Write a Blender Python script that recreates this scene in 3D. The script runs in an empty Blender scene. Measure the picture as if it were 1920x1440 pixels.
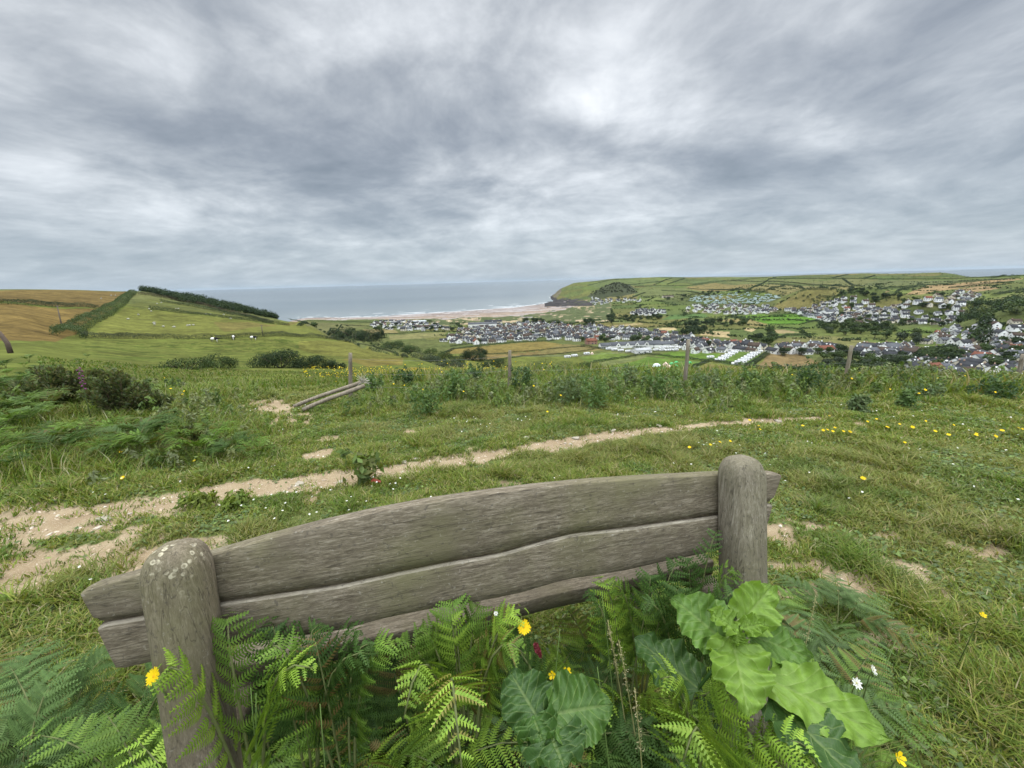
import bpy, math, random
import numpy as np
from mathutils import Vector, Matrix

C = bpy.context.scene.collection
R_ = math.radians
rng = np.random.default_rng(7)
random.seed(7)

# ------------------------------------------------------------------ camera
F, CX, CY = 750.0, 960.0, 720.0
CAMZ = 1.47
PITCH, ROLL = R_(14.5), R_(1.58)
_f = np.array([0, math.cos(PITCH), -math.sin(PITCH)])
_r0 = np.array([1.0, 0, 0]); _u0 = np.array([0, math.sin(PITCH), math.cos(PITCH)])
_r = math.cos(ROLL) * _r0 - math.sin(ROLL) * _u0
_u = math.cos(ROLL) * _u0 + math.sin(ROLL) * _r0
CAM = np.array([0, 0, CAMZ])

def ray(px, py):
    return _r * (px - CX) / F - _u * (py - CY) / F + _f

def ray_z(px, py, z):                       # world point where the view ray meets height z
    d = ray(px, py); return CAM + d * ((z - CAMZ) / d[2])

def ray_y(px, py, y):
    d = ray(px, py); return CAM + d * (y / d[1])

def ray_plane(px, py, p, n):
    d = ray(px, py); t = np.dot(p - CAM, n) / np.dot(d, n); return CAM + d * t

def az_tan(px, py):
    d = ray(px, py); return math.atan2(d[0], d[1]), -d[2] / math.hypot(d[0], d[1])

cam_data = bpy.data.cameras.new('camera')
cam = bpy.data.objects.new('camera', cam_data); C.objects.link(cam)
cam.matrix_world = Matrix(((_r[0], _u[0], -_f[0], 0), (_r[1], _u[1], -_f[1], 0), (_r[2], _u[2], -_f[2], CAMZ), (0, 0, 0, 1)))
cam_data.sensor_width = 36.0; cam_data.lens = F / 1920 * 36.0
cam_data.clip_start = 0.05; cam_data.clip_end = 120000
bpy.context.scene.camera = cam

# ------------------------------------------------------------------ noise
def _hash(ix, iy, seed):
    h = (ix.astype(np.int64) * 374761393 + iy.astype(np.int64) * 668265263 + seed * 974634777) & 0xffffffff
    h = ((h ^ (h >> 13)) * 1274126177) & 0xffffffff
    return ((h ^ (h >> 16)) & 0xffff) / 65535.0

def vnoise(x, y, seed=0):
    x = np.asarray(x, float); y = np.asarray(y, float)
    ix = np.floor(x); iy = np.floor(y); fx = x - ix; fy = y - iy
    fx = fx * fx * (3 - 2 * fx); fy = fy * fy * (3 - 2 * fy)
    a = _hash(ix, iy, seed); b = _hash(ix + 1, iy, seed); c = _hash(ix, iy + 1, seed); d = _hash(ix + 1, iy + 1, seed)
    return (a * (1 - fx) + b * fx) * (1 - fy) + (c * (1 - fx) + d * fx) * fy

def fbm(x, y, seed=0, octaves=4):
    s = 0; a = .5; t = 0
    for k in range(octaves):
        s = s + a * vnoise(np.asarray(x) * 2 ** k + 17.3 * k, np.asarray(y) * 2 ** k - 9.1 * k, seed + k); t += a; a *= .55
    return s / t

# ------------------------------------------------------------------ heights
SEA = -110 + CAMZ
SLOPE = 0.1
def z_plane(x, y): return -SLOPE * y

A = 'a'
NEARR = [('a', 60, -15.5), ('a', 150, -37)]
DROP = lambda r0: [('a', r0 + 350, -62), ('a', r0 + 800, -118), ('a', 9000, -130)]
COLS = {
 -250: [('r', 25, 690), ('r', 60, 664), ('r', 150, 640), ('r', 280, 590), ('r', 480, 551), ('r', 600, 549), ('a', 850, -30), ('a', 1200, -116), ('a', 9000, -130)],
 0: [('r', 25, 695), ('r', 60, 668), ('r', 150, 636), ('r', 280, 577), ('r', 480, 544), ('r', 580, 543.5), ('a', 850, -30), ('a', 1200, -116), ('a', 9000, -130)],
 120: [('r', 25, 705), ('r', 80, 672), ('r', 150, 645), ('r', 215, 628), ('r', 300, 588), ('r', 400, 566), ('r', 500, 545), ('r', 600, 543.5), ('a', 850, -30), ('a', 1200, -116), ('a', 9000, -130)],
 260: [('r', 25, 716), ('r', 80, 680), ('r', 150, 655), ('r', 215, 634), ('r', 330, 596), ('r', 450, 566), ('r', 600, 546), ('r', 660, 546), ('a', 900, -40), ('a', 1250, -116), ('a', 9000, -130)],
 350: [('r', 25, 718), ('r', 80, 685), ('r', 150, 657), ('r', 215, 634), ('r', 330, 602), ('r', 450, 575), ('r', 560, 561), ('r', 620, 560), ('a', 850, -55), ('a', 1250, -116), ('a', 9000, -130)],
 440: [('r', 25, 719), ('r', 80, 690), ('r', 150, 660), ('r', 215, 633), ('r', 330, 608), ('r', 480, 585), ('r', 580, 576), ('a', 800, -75), ('a', 1250, -116), ('a', 9000, -130)],
 500: [('r', 25, 719), ('r', 80, 690), ('r', 150, 662), ('r', 215, 632), ('r', 330, 612), ('r', 450, 600), ('r', 520, 594), ('a', 750, -88), ('a', 1300, -114), ('a', 9000, -130)],
 560: [('r', 25, 719), ('r', 80, 690), ('r', 150, 668), ('r', 215, 640), ('r', 290, 624), ('r', 380, 612), ('r', 450, 604), ('a', 640, -85), ('z', -102, 603.5), ('z', -105, 600), ('z', -110, 598), ('a', 2600, -118), ('a', 9000, -130)],
 640: [('r', 25, 716), ('r', 60, 697), ('r', 150, 664), ('r', 215, 647), ('r', 250, 640), ('a', 330, -55), ('z', -92, 625), ('z', -98, 613), ('z', -103.5, 603), ('z', -106, 600), ('z', -110, 597), ('a', 2600, -118), ('a', 9000, -130)],
 700: [('r', 25, 712), ('r', 60, 696), ('r', 150, 674), ('r', 200, 661), ('a', 300, -58), ('z', -85, 637), ('z', -95, 620), ('z', -100, 608), ('z', -105, 600), ('z', -107.5, 598), ('z', -110, 595), ('a', 2600, -118), ('a', 9000, -130)],
 750: [('r', 25, 709), ('r', 60, 697), ('r', 120, 685), ('r', 180, 669), ('a', 280, -58), ('z', -80, 650), ('z', -92, 627), ('z', -98, 611), ('z', -104, 602), ('z', -107.5, 598.5), ('z', -110, 591), ('a', 2800, -118), ('a', 9000, -130)],
 850: [('r', 22, 707), ('r', 50, 694), ('a', 110, -26), ('r', 250, 690), ('r', 350, 674), ('z', -78, 657), ('z', -88, 639), ('z', -95, 619), ('z', -99, 607), ('z', -102, 600.5), ('z', -107, 597), ('z', -110, 585), ('a', 3000, -118), ('a', 9000, -130)],
 960: [('r', 20, 713), ('r', 40, 701), ('a', 70, -15.5), ('a', 150, -36), ('r', 300, 690), ('r', 420, 669), ('z', -80, 653), ('z', -88, 637), ('z', -95, 619), ('z', -99, 607), ('z', -100, 599), ('z', -107, 594.5), ('z', -110, 577), ('a', 3200, -118), ('a', 9000, -130)],
 1020: [('r', 17, 717), *NEARR, ('r', 300, 692), ('r', 420, 670), ('z', -80, 652), ('z', -88, 637), ('z', -95, 620), ('z', -99, 607), ('z', -100, 598), ('z', -106.5, 590), ('z', -108, 580), ('z', -110, 570), ('a', 2500, -113), ('a', 9000, -130)],
 1050: [('r', 17, 717), *NEARR, ('r', 300, 692), ('r', 420, 670), ('z', -80, 652), ('z', -88, 637), ('z', -95, 620), ('z', -99, 607), ('z', -100, 597), ('z', -104, 588), ('z', -107.5, 580), ('z', -108.3, 573), ('z', -106.5, 562), ('z', -104, 553), ('r', 2600, 543), ('r', 2750, 536), ('a', 3000, -80), ('a', 3300, -118), ('a', 9000, -130)],
 1034: [('r', 17, 717), *NEARR, ('r', 300, 692), ('r', 420, 670), ('z', -80, 652), ('z', -88, 637), ('z', -95, 620), ('z', -99, 607), ('z', -100, 597), ('z', -105, 588), ('z', -107.8, 579), ('z', -108.9, 573), ('z', -108.6, 567), ('a', 2250, -113), ('a', 9000, -130)],
 1075: [('r', 17, 717), *NEARR, ('r', 300, 692), ('r', 420, 670), ('z', -80, 653), ('z', -88, 638), ('z', -95, 621), ('z', -99, 607), ('z', -100, 596), ('z', -102, 587), ('z', -106, 578), ('z', -108, 571), ('z', -105, 561), ('r', 2500, 540), ('r', 2750, 530), ('r', 2850, 529), ('a', 3200, -70), ('a', 3600, -118), ('a', 9000, -130)],
 1110: [('r', 17, 717), *NEARR, ('r', 300, 693), ('r', 420, 671), ('z', -80, 654), ('z', -88, 638), ('z', -95, 621), ('z', -98, 608), ('z', -99, 596), ('z', -99, 586), ('z', -104, 577), ('z', -106, 571), ('z', -100, 562), ('r', 2350, 546), ('r', 2750, 529), ('r', 2950, 526), *DROP(2950)],
 1150: [('r', 17, 717), *NEARR, ('r', 300, 694), ('r', 420, 672), ('z', -80, 655), ('z', -88, 638), ('z', -94, 622), ('z', -97, 610), ('z', -98, 596), ('z', -97, 584), ('z', -94, 572), ('z', -88, 560), ('r', 2150, 546), ('r', 2330, 531.5), ('r', 2480, 530.5), ('r', 3050, 521), *DROP(3050)],
 1195: [('r', 17, 717), *NEARR, ('r', 300, 694), ('r', 420, 672), ('z', -80, 655), ('z', -88, 638), ('z', -94, 622), ('z', -97, 610), ('z', -98, 596), ('z', -96, 583), ('z', -91, 569), ('z', -82, 557), ('r', 2300, 545), ('r', 2700, 531), ('r', 3100, 518.5), *DROP(3100)],
 1240: [('r', 17, 717), *NEARR, ('r', 300, 694), ('r', 420, 672), ('z', -80, 655), ('z', -88, 638), ('z', -94, 622), ('z', -97, 610), ('z', -97, 596), ('z', -95, 582), ('z', -89, 568), ('z', -79, 556), ('r', 2350, 545), ('r', 2750, 530), ('r', 3150, 517), *DROP(3150)],
 1320: [('r', 17, 717), *NEARR, ('r', 300, 694), ('r', 420, 673), ('z', -78, 657), ('z', -86, 640), ('z', -91, 624), ('z', -94, 610), ('z', -94, 596), ('z', -92, 582), ('z', -86, 568), ('z', -74, 555), ('r', 2350, 543), ('r', 2800, 528), ('r', 3250, 518), *DROP(3250)],
 1420: [('r', 17, 717), *NEARR, ('r', 300, 695), ('r', 400, 675), ('z', -74, 660), ('z', -83, 643), ('z', -88, 626), ('z', -91, 610), ('z', -91, 594), ('z', -88, 580), ('z', -81, 567), ('z', -68, 554), ('z', -45, 540), ('r', 2600, 528), ('r', 3250, 518), *DROP(3250)],
 1520: [('r', 17, 717), *NEARR, ('r', 350, 697), ('r', 430, 680), ('z', -77, 663), ('z', -84, 646), ('z', -88, 629), ('z', -90, 611), ('z', -89, 594), ('z', -85, 579), ('z', -76, 564), ('z', -62, 552), ('z', -42, 540), ('z', -20, 526), ('r', 3150, 514), *DROP(3150)],
 1620: [('r', 17, 717), *NEARR, ('r', 340, 702), ('r', 430, 684), ('z', -77, 666), ('z', -83, 648), ('z', -87, 630), ('z', -89, 611), ('z', -87, 593), ('z', -82, 577), ('z', -72, 562), ('z', -54, 547), ('z', -31, 533), ('z', -14, 520), ('r', 3000, 511), *DROP(3000)],
 1760: [('r', 17, 717), ('a', 60, -14.5), ('a', 150, -34), ('r', 375, 719), ('z', -76, 700), ('z', -80, 680), ('z', -83, 660), ('z', -86, 641), ('z', -87, 622), ('z', -84, 602), ('z', -76, 583), ('z', -65, 567), ('z', -48, 552), ('z', -27, 535), ('r', 2700, 509.5), *DROP(2700)],
 1920: [('r', 17, 717), ('a', 60, -13.5), ('a', 150, -31), ('r', 385, 722), ('z', -72, 700), ('z', -76, 675), ('z', -79, 652), ('z', -80, 632), ('z', -78, 612), ('z', -70, 594), ('z', -58, 578), ('z', -43, 562), ('z', -27, 545), ('r', 2100, 513), *DROP(2100)],
 2250: [('r', 17, 717), ('a', 60, -13), ('a', 150, -29), ('r', 385, 716), ('z', -66, 690), ('z', -70, 660), ('z', -72, 630), ('z', -60, 590), ('z', -42, 560), ('z', -20, 530), ('r', 2100, 506), *DROP(2100)],
}
AZ = np.radians(np.arange(-64, 64.001, 0.1))
LR = np.linspace(math.log(6.0), math.log(9000.0), 900)
RR = np.exp(LR)
def _build_table():
    azs, prof = [], []
    for px in sorted(COLS):
        a0, _ = az_tan(px, 540)
        pts = []
        for k, u, v in COLS[px]:
            if k == 'a': pts.append((u, v))
            else:
                _, t = az_tan(px, v)
                if k == 'r': pts.append((u, -u * t))
                else: pts.append((-u / t, u))
        y = math.cos(a0)
        pts = [(6.0, -SLOPE * 6 * y - CAMZ), (11.0, -SLOPE * 11 * y - CAMZ)] + pts
        pts.sort()
        rr = np.array([p[0] for p in pts]); zz = np.array([p[1] for p in pts])
        z = np.interp(RR, rr, zz)
        azs.append(a0); prof.append(z)
    azs = np.array(azs); prof = np.array(prof)
    T = np.empty((len(AZ), len(RR)))
    # smooth (Catmull-Rom-like) interpolation across azimuth
    m = np.gradient(prof, azs, axis=0)
    for i, a in enumerate(AZ):
        k = int(np.clip(np.searchsorted(azs, a) - 1, 0, len(azs) - 2))
        h = azs[k + 1] - azs[k]; t = np.clip((a - azs[k]) / h, 0, 1)
        lin = prof[k] * (1 - t) + prof[k + 1] * t
        s = t * t * (3 - 2 * t)
        T[i] = .5 * lin + .5 * (prof[k] * (1 - s) + prof[k + 1] * s)
    def gs(a, sig, ax):
        n = int(3 * sig); k = np.exp(-.5 * (np.arange(-n, n + 1) / sig) ** 2); k /= k.sum()
        pad = [(0, 0), (0, 0)]; pad[ax] = (n, n)
        p = np.pad(a, pad, mode='edge')
        out = 0
        for j, w in enumerate(k):
            out = out + w * (p[j:j + a.shape[0], :] if ax == 0 else p[:, j:j + a.shape[1]])
        return out
    T = gs(T, 4.0, 0); T = gs(T, 3.0, 1)
    return T + CAMZ
TBL = _build_table()

def _table(x, y):
    r = np.hypot(x, y); a = np.arctan2(x, y)
    i = np.clip((a - AZ[0]) / (AZ[1] - AZ[0]), 0, len(AZ) - 1.001); j = np.clip((np.log(np.maximum(r, 1e-3)) - LR[0]) / (LR[1] - LR[0]), 0, len(LR) - 1.001)
    i0 = i.astype(int); j0 = j.astype(int); fi = i - i0; fj = j - j0
    return (TBL[i0, j0] * (1 - fi) + TBL[i0 + 1, j0] * fi) * (1 - fj) + (TBL[i0, j0 + 1] * (1 - fi) + TBL[i0 + 1, j0 + 1] * fi) * fj

def sstep(a, b, x):
    t = np.clip((x - a) / (b - a), 0, 1); return t * t * (3 - 2 * t)

def H(x, y):
    x = np.asarray(x, float); y = np.asarray(y, float)
    r = np.hypot(x, y); a = np.abs(np.arctan2(x, y))
    zp = z_plane(x, np.maximum(y, -60))
    w = sstep(8.0, 11.0, r) * (1 - sstep(R_(62), R_(90), a))
    z = zp * (1 - w) + _table(x, y) * w
    # undulation of the far ground
    und = (fbm(x / 60, y / 60, 3, 3) - .5) * 2.2 * sstep(25, 120, r) * (1 - sstep(-104, -106.5, z) * 1.0)
    z = z + und
    rk = np.exp(-((np.arctan2(x, y) - R_(7.6)) / R_(2.4)) ** 2) * sstep(1600, 1750, r) * (1 - sstep(2700, 2900, r)) * (1 - sstep(-98, -90, z))
    z = z + rk * ((fbm(x / 22, y / 22, 15, 4) - .46) * 7)
    # dunes
    dn = sstep(-106.5, -103, z) * (1 - sstep(-99, -95, z)) * sstep(950, 1100, r) * (1 - sstep(1700, 1900, r)) * sstep(R_(-15), R_(-9), np.arctan2(x, y)) * (1 - sstep(R_(12), R_(20), np.arctan2(x, y)))
    z = z + dn * (fbm(x / 45, y / 45, 11, 4) - .42) * 16
    # the bank on the left
    z = z + .55 * np.exp(-(((x + 9.5) / 3.6) ** 2 + ((y - 6.2) / 3.0) ** 2))
    return z

_RS = np.exp(np.linspace(math.log(2.0), math.log(8000), 5000))
def ground(px, py, rmin=0.0):
    """first terrain point along the view ray"""
    d = ray(px, py); h = math.hypot(d[0], d[1])
    rs = _RS[_RS >= rmin] if rmin else _RS
    X = d[0] / h * rs; Y = d[1] / h * rs; Z = CAMZ + d[2] / h * rs
    g = H(X, Y); below = np.nonzero(g >= Z)[0]
    if len(below) == 0: return None
    k = below[0]
    if k == 0: return np.array([X[0], Y[0], g[0]])
    a0 = Z[k - 1] - g[k - 1]; a1 = g[k] - Z[k]; t = a0 / (a0 + a1 + 1e-9)
    x = X[k - 1] * (1 - t) + X[k] * t; y = Y[k - 1] * (1 - t) + Y[k] * t
    return np.array([x, y, float(H(x, y))])

def inpoly(x, y, poly):
    x = np.asarray(x); y = np.asarray(y); c = np.zeros(x.shape, bool); n = len(poly); j = n - 1
    for i in range(n):
        xi, yi = poly[i]; xj, yj = poly[j]
        c ^= ((yi > y) != (yj > y)) & (x < (xj - xi) * (y - yi) / (yj - yi + 1e-12) + xi); j = i
    return c

def project(x, y, z):
    vx, vy, vz = x, y, z - CAMZ
    d = vx * _f[0] + vy * _f[1] + vz * _f[2]
    return CX + F * (vx * _r[0] + vy * _r[1] + vz * _r[2]) / d, CY - F * (vx * _u[0] + vy * _u[1] + vz * _u[2]) / d

# ------------------------------------------------------------------ mesh helpers
def mesh_of(name, V, faces, col=None, mats=(), midx=None, smooth=False, attrs=None):
    V = np.asarray(V, np.float32).reshape(-1, 3)
    if not isinstance(faces, list): faces = [faces]
    faces = [np.asarray(f, np.int32) for f in faces if len(f)]
    me = bpy.data.meshes.new(name)
    me.vertices.add(len(V)); me.vertices.foreach_set('co', V.ravel())
    nl = sum(f.size for f in faces); npoly = sum(len(f) for f in faces)
    me.loops.add(nl); me.polygons.add(npoly)
    me.loops.foreach_set('vertex_index', np.concatenate([f.ravel() for f in faces]))
    st = []; o = 0
    for f in faces:
        st.append(o + np.arange(len(f)) * f.shape[1]); o += f.size
    me.polygons.foreach_set('loop_start', np.concatenate(st).astype(np.int32))
    for m in mats: me.materials.append(m)
    if midx is not None: me.polygons.foreach_set('material_index', np.asarray(midx, np.int32))
    if smooth: me.polygons.foreach_set('use_smooth', np.ones(npoly, bool))
    me.update(calc_edges=True)
    if col is not None:
        a = me.attributes.new('col', 'FLOAT_COLOR', 'POINT')
        c = np.ones((len(V), 4), np.float32); c[:, :3] = col; a.data.foreach_set('color', c.ravel())
    for k, v in (attrs or {}).items():
        a = me.attributes.new(k, 'FLOAT', 'POINT'); a.data.foreach_set('value', np.asarray(v, np.float32).ravel())
    return me

def link(name, me, parent=None, loc=None, rotz=None, scale=None):
    o = bpy.data.objects.new(name, me); C.objects.link(o)
    if parent is not None: o.parent = parent
    if loc is not None: o.location = loc
    if rotz is not None: o.rotation_euler = (0, 0, rotz)
    if scale is not None: o.scale = scale if hasattr(scale, '__len__') else (scale,) * 3
    return o

def tag(o, label=None, cat=None, group=None, kind=None):
    if label: o['label'] = label
    if cat: o['category'] = cat
    if group: o['group'] = group
    if kind: o['kind'] = kind
    return o

def thing(name, label, cat, loc=(0, 0, 0), rotz=0, group=None):
    o = bpy.data.objects.new(name, None); C.objects.link(o); o.empty_display_size = .1
    o.location = loc; o.rotation_euler = (0, 0, rotz)
    return tag(o, label, cat, group)

class MB:
    """collects raw geometry into one mesh"""
    def __init__(s): s.V = []; s.F = {}; s.n = 0; s.C = []; s.M = {}
    def add(s, V, Fs, col=(1, 1, 1), m=0):
        V = np.asarray(V, float).reshape(-1, 3)
        for f in (Fs if isinstance(Fs, list) else [Fs]):
            f = np.asarray(f, int)
            if len(f) == 0: continue
            s.F.setdefault(f.shape[1], []).append(f + s.n); s.M.setdefault(f.shape[1], []).append(np.full(len(f), m))
        s.V.append(V); c = np.asarray(col, float)
        s.C.append(np.broadcast_to(c, (len(V), 3)) if c.ndim == 1 else c); s.n += len(V); return s
    def box(s, c, size, rotz=0, col=(1, 1, 1), m=0, taper=1.0):
        sx, sy, sz = np.array(size) / 2
        v = np.array([(-sx, -sy, -sz), (sx, -sy, -sz), (sx, sy, -sz), (-sx, sy, -sz), (-sx * taper, -sy * taper, sz), (sx * taper, -sy * taper, sz), (sx * taper, sy * taper, sz), (-sx * taper, sy * taper, sz)])
        if rotz: v = v @ np.array([[math.cos(rotz), math.sin(rotz), 0], [-math.sin(rotz), math.cos(rotz), 0], [0, 0, 1]])
        return s.add(v + np.array(c), np.array([(0, 3, 2, 1), (4, 5, 6, 7), (0, 1, 5, 4), (1, 2, 6, 5), (2, 3, 7, 6), (3, 0, 4, 7)]), col, m)
    def tube(s, pts, rad, n=8, col=(1, 1, 1), m=0, cap=True):
        pts = np.asarray(pts, float); k = len(pts); rad = np.broadcast_to(np.asarray(rad, float), (k,))
        T = np.gradient(pts, axis=0); T /= np.linalg.norm(T, axis=1)[:, None] + 1e-12
        up = np.array([0, 0, 1.0]) if abs(T[0][2]) < .9 else np.array([1.0, 0, 0])
        a = np.linspace(0, 2 * math.pi, n, endpoint=False); V = []
        B = np.cross(T[0], up); B /= np.linalg.norm(B)
        for i in range(k):
            B = B - T[i] * np.dot(B, T[i]); B /= np.linalg.norm(B) + 1e-12; N = np.cross(B, T[i])
            V.append(pts[i] + rad[i] * (np.cos(a)[:, None] * B + np.sin(a)[:, None] * N))
        V = np.concatenate(V); q = []
        for i in range(k - 1):
            for j in range(n): q.append((i * n + j, i * n + (j + 1) % n, (i + 1) * n + (j + 1) % n, (i + 1) * n + j))
        fs = [np.array(q)]
        if cap: fs.append(np.array([list(range(n))[::-1], [(k - 1) * n + j for j in range(n)]]))
        return s.add(V, fs, col, m)
    def mesh(s, name, mats=(), smooth=False, attrs=None):
        ks = sorted(s.F); fs = [np.concatenate(s.F[k]) for k in ks]; mi = np.concatenate([np.concatenate(s.M[k]) for k in ks])
        return mesh_of(name, np.concatenate(s.V), fs, np.concatenate(s.C), mats, mi, smooth, attrs)
    def build(s, name, mats, parent=None, smooth=False, attrs=None, **kw):
        return link(name, s.mesh(name, mats if isinstance(mats, (list, tuple)) else [mats], smooth, attrs), parent, **kw)

# ------------------------------------------------------------------ materials
def new_mat(name):
    m = bpy.data.materials.new(name); m.use_nodes = True; nt = m.node_tree; nt.nodes.clear(); return m, nt
class NT:
    def __init__(s, nt): s.nt = nt
    def n(s, t, **kw):
        nd = s.nt.nodes.new(t)
        for k, v in kw.items():
            if k.startswith('i_'):
                key = k[2:]; nd.inputs[int(key) if key.isdigit() else key].default_value = v
            else: setattr(nd, k, v)
        return nd
    def l(s, a, b): s.nt.links.new(a, b)
    def math(s, op, a, b=None, c=None, clamp=False):
        nd = s.nt.nodes.new('ShaderNodeMath'); nd.operation = op; nd.use_clamp = clamp
        for i, v in enumerate((a, b, c)):
            if v is None: continue
            if isinstance(v, (int, float)): nd.inputs[i].default_value = v
            else: s.l(v, nd.inputs[i])
        return nd.outputs[0]
    def noise(s, vec, scale, detail=4, rough=.55, dist=0.0, out='Fac'):
        nd = s.n('ShaderNodeTexNoise'); nd.inputs['Scale'].default_value = scale; nd.inputs['Detail'].default_value = detail
        nd.inputs['Roughness'].default_value = rough; nd.inputs['Distortion'].default_value = dist
        if vec is not None: s.l(vec, nd.inputs['Vector'])
        return nd.outputs[out]
    def ramp(s, fac, stops, interp='LINEAR'):
        nd = s.n('ShaderNodeValToRGB'); cr = nd.color_ramp; cr.interpolation = interp
        while len(cr.elements) > 1: cr.elements.remove(cr.elements[-1])
        for i, (p, c) in enumerate(stops):
            e = cr.elements[0] if i == 0 else cr.elements.new(p)
            e.position = p; e.color = (*c, 1) if hasattr(c, '__len__') else (c, c, c, 1)
        s.l(fac, nd.inputs[0]); return nd.outputs[0]
    def mix(s, fac, a, b, blend='MIX'):
        nd = s.n('ShaderNodeMix', data_type='RGBA', blend_type=blend)
        for i, v in ((0, fac), (6, a), (7, b)):
            if isinstance(v, (int, float)): nd.inputs[i].default_value = v
            elif isinstance(v, tuple): nd.inputs[i].default_value = (*v, 1)
            else: s.l(v, nd.inputs[i])
        return nd.outputs[2]
    def attr(s, name, out='Color'): return s.n('ShaderNodeAttribute', attribute_name=name).outputs[out]
    def map(s, vec, scale=(1, 1, 1), loc=(0, 0, 0), rot=(0, 0, 0)):
        nd = s.n('ShaderNodeMapping'); nd.inputs['Scale'].default_value = scale; nd.inputs['Location'].default_value = loc; nd.inputs['Rotation'].default_value = rot
        s.l(vec, nd.inputs['Vector']); return nd.outputs[0]
    def bump(s, h, strength=.3, dist=.01):
        nd = s.n('ShaderNodeBump'); nd.inputs['Strength'].default_value = strength; nd.inputs['Distance'].default_value = dist
        s.l(h, nd.inputs['Height']); return nd.outputs[0]
    def out(s, sh): o = s.n('ShaderNodeOutputMaterial'); s.l(sh, o.inputs[0]); return o
    def bsdf(s, col, rough=.8, normal=None, spec=.3, metallic=0.0):
        b = s.n('ShaderNodeBsdfPrincipled'); b.inputs['Roughness'].default_value = rough
        b.inputs['Specular IOR Level'].default_value = spec; b.inputs['Metallic'].default_value = metallic
        if isinstance(col, tuple): b.inputs['Base Color'].default_value = (*col, 1)
        else: s.l(col, b.inputs['Base Color'])
        if normal is not None: s.l(normal, b.inputs['Normal'])
        return b.outputs[0]
def pos(N): return N.n('ShaderNodeNewGeometry').outputs['Position']
def objco(N): return N.n('ShaderNodeTexCoord').outputs['Object']

def leaf_mat(name, trans=.35, rough=.55, spec=.25, noise_amt=.25, nscale=40):
    m, nt = new_mat(name); N = NT(nt)
    c = N.attr('col'); nz = N.noise(pos(N), nscale, 2)
    f = N.math('MULTIPLY_ADD', nz, 2 * noise_amt, 1 - noise_amt)
    cm = N.n('ShaderNodeVectorMath', operation='SCALE'); N.l(c, cm.inputs[0]); N.l(f, cm.inputs['Scale'])
    b = N.bsdf(cm.outputs[0], rough, spec=spec)
    t = N.n('ShaderNodeBsdfTranslucent')
    tc = N.mix(1.0, cm.outputs[0], (1.15, 1.15, .55), 'MULTIPLY'); N.l(tc, t.inputs[0])
    mx = N.n('ShaderNodeMixShader'); mx.inputs[0].default_value = trans
    N.l(b, mx.inputs[1]); N.l(t.outputs[0], mx.inputs[2]); N.out(mx.outputs[0]); return m
def col_mat(name, rough=.8, spec=.25, nscale=8, amt=.15, bump=0.0, bscale=30, metallic=0.0):
    m, nt = new_mat(name); N = NT(nt)
    c = N.attr('col'); nz = N.noise(objco(N), nscale, 4)
    f = N.math('MULTIPLY_ADD', nz, 2 * amt, 1 - amt)
    cm = N.n('ShaderNodeVectorMath', operation='SCALE'); N.l(c, cm.inputs[0]); N.l(f, cm.inputs['Scale'])
    nrm = N.bump(N.noise(objco(N), bscale, 3), bump, .01) if bump else None
    N.out(N.bsdf(cm.outputs[0], rough, nrm, spec, metallic)); return m

M = {}
M['leaf'] = leaf_mat('foliage')
M['grass'] = leaf_mat('grass_blade', .3, .6, .2, .12, 3)
M['fern'] = leaf_mat('fern_leaf', .27, .55, .2, .22, 25)
m, nt = new_mat('broad_leaf'); N = NT(nt); _lu = N.attr('lu', 'Fac'); _lv = N.math('ABSOLUTE', N.attr('lv', 'Fac'))
_w = N.math('MULTIPLY', N.noise(pos(N), 45, 2), .25)
_q = N.math('FRACT', N.math('ADD', N.math('MULTIPLY_ADD', _lu, 6.5, 3.0), N.math('SUBTRACT', _w, N.math('MULTIPLY', _lv, 2.0))))
_d = N.math('MULTIPLY', N.math('ABSOLUTE', N.math('SUBTRACT', _q, .5)), 2.0)
_sv = N.ramp(_d, [(.86, 0), (.97, 1)]); _mr = N.ramp(_lv, [(.02, 1), (.07, 0)])
_q2 = N.math('FRACT', N.math('ADD', N.math('MULTIPLY', _lu, 21.0), N.math('MULTIPLY', _lv, 9.0))); _s2 = N.ramp(N.math('MULTIPLY', N.math('ABSOLUTE', N.math('SUBTRACT', _q2, .5)), 2.0), [(.75, 0), (1.0, 1)])
_has = N.math('GREATER_THAN', _lu, .0005); _ve = N.math('MULTIPLY', N.math('MAXIMUM', N.math('MAXIMUM', _sv, _mr), N.math('MULTIPLY', _s2, .35)), _has)
_nz = N.noise(pos(N), 28, 5, .65); _fac = N.math('MULTIPLY_ADD', _nz, .7, .65); cm = N.n('ShaderNodeVectorMath', operation='SCALE'); N.l(N.attr('col'), cm.inputs[0]); N.l(_fac, cm.inputs['Scale'])
_c = N.mix(N.math('MULTIPLY', _ve, .42), cm.outputs[0], N.mix(.5, cm.outputs[0], (.34, .42, .14)))
_h = N.math('ADD', N.math('SUBTRACT', 1.0, N.math('POWER', _d, 4.0)), N.math('ADD', N.math('MULTIPLY', N.noise(pos(N), 160, 3), .35), N.math('MULTIPLY', _ve, -.5)))
_b = N.bsdf(_c, .48, N.bump(_h, .30, .004), .28); _t = N.n('ShaderNodeBsdfTranslucent'); N.l(N.mix(1.0, _c, (1.1, 1.15, .5), 'MULTIPLY'), _t.inputs[0])
_m = N.n('ShaderNodeMixShader'); _m.inputs[0].default_value = .28; N.l(_b, _m.inputs[1]); N.l(_t.outputs[0], _m.inputs[2]); N.out(_m.outputs[0]); M['broad'] = m
M['tree'] = leaf_mat('tree_leaf', .2, .7, .15, .3, .35)
M['petal'] = leaf_mat('petal', .35, .5, .2, .05, 30)
M['paint'] = col_mat('painted_render', .8, .2, .4, .06)
M['roof'] = col_mat('roof_slate', .9, .08, .5, .2)
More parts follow.
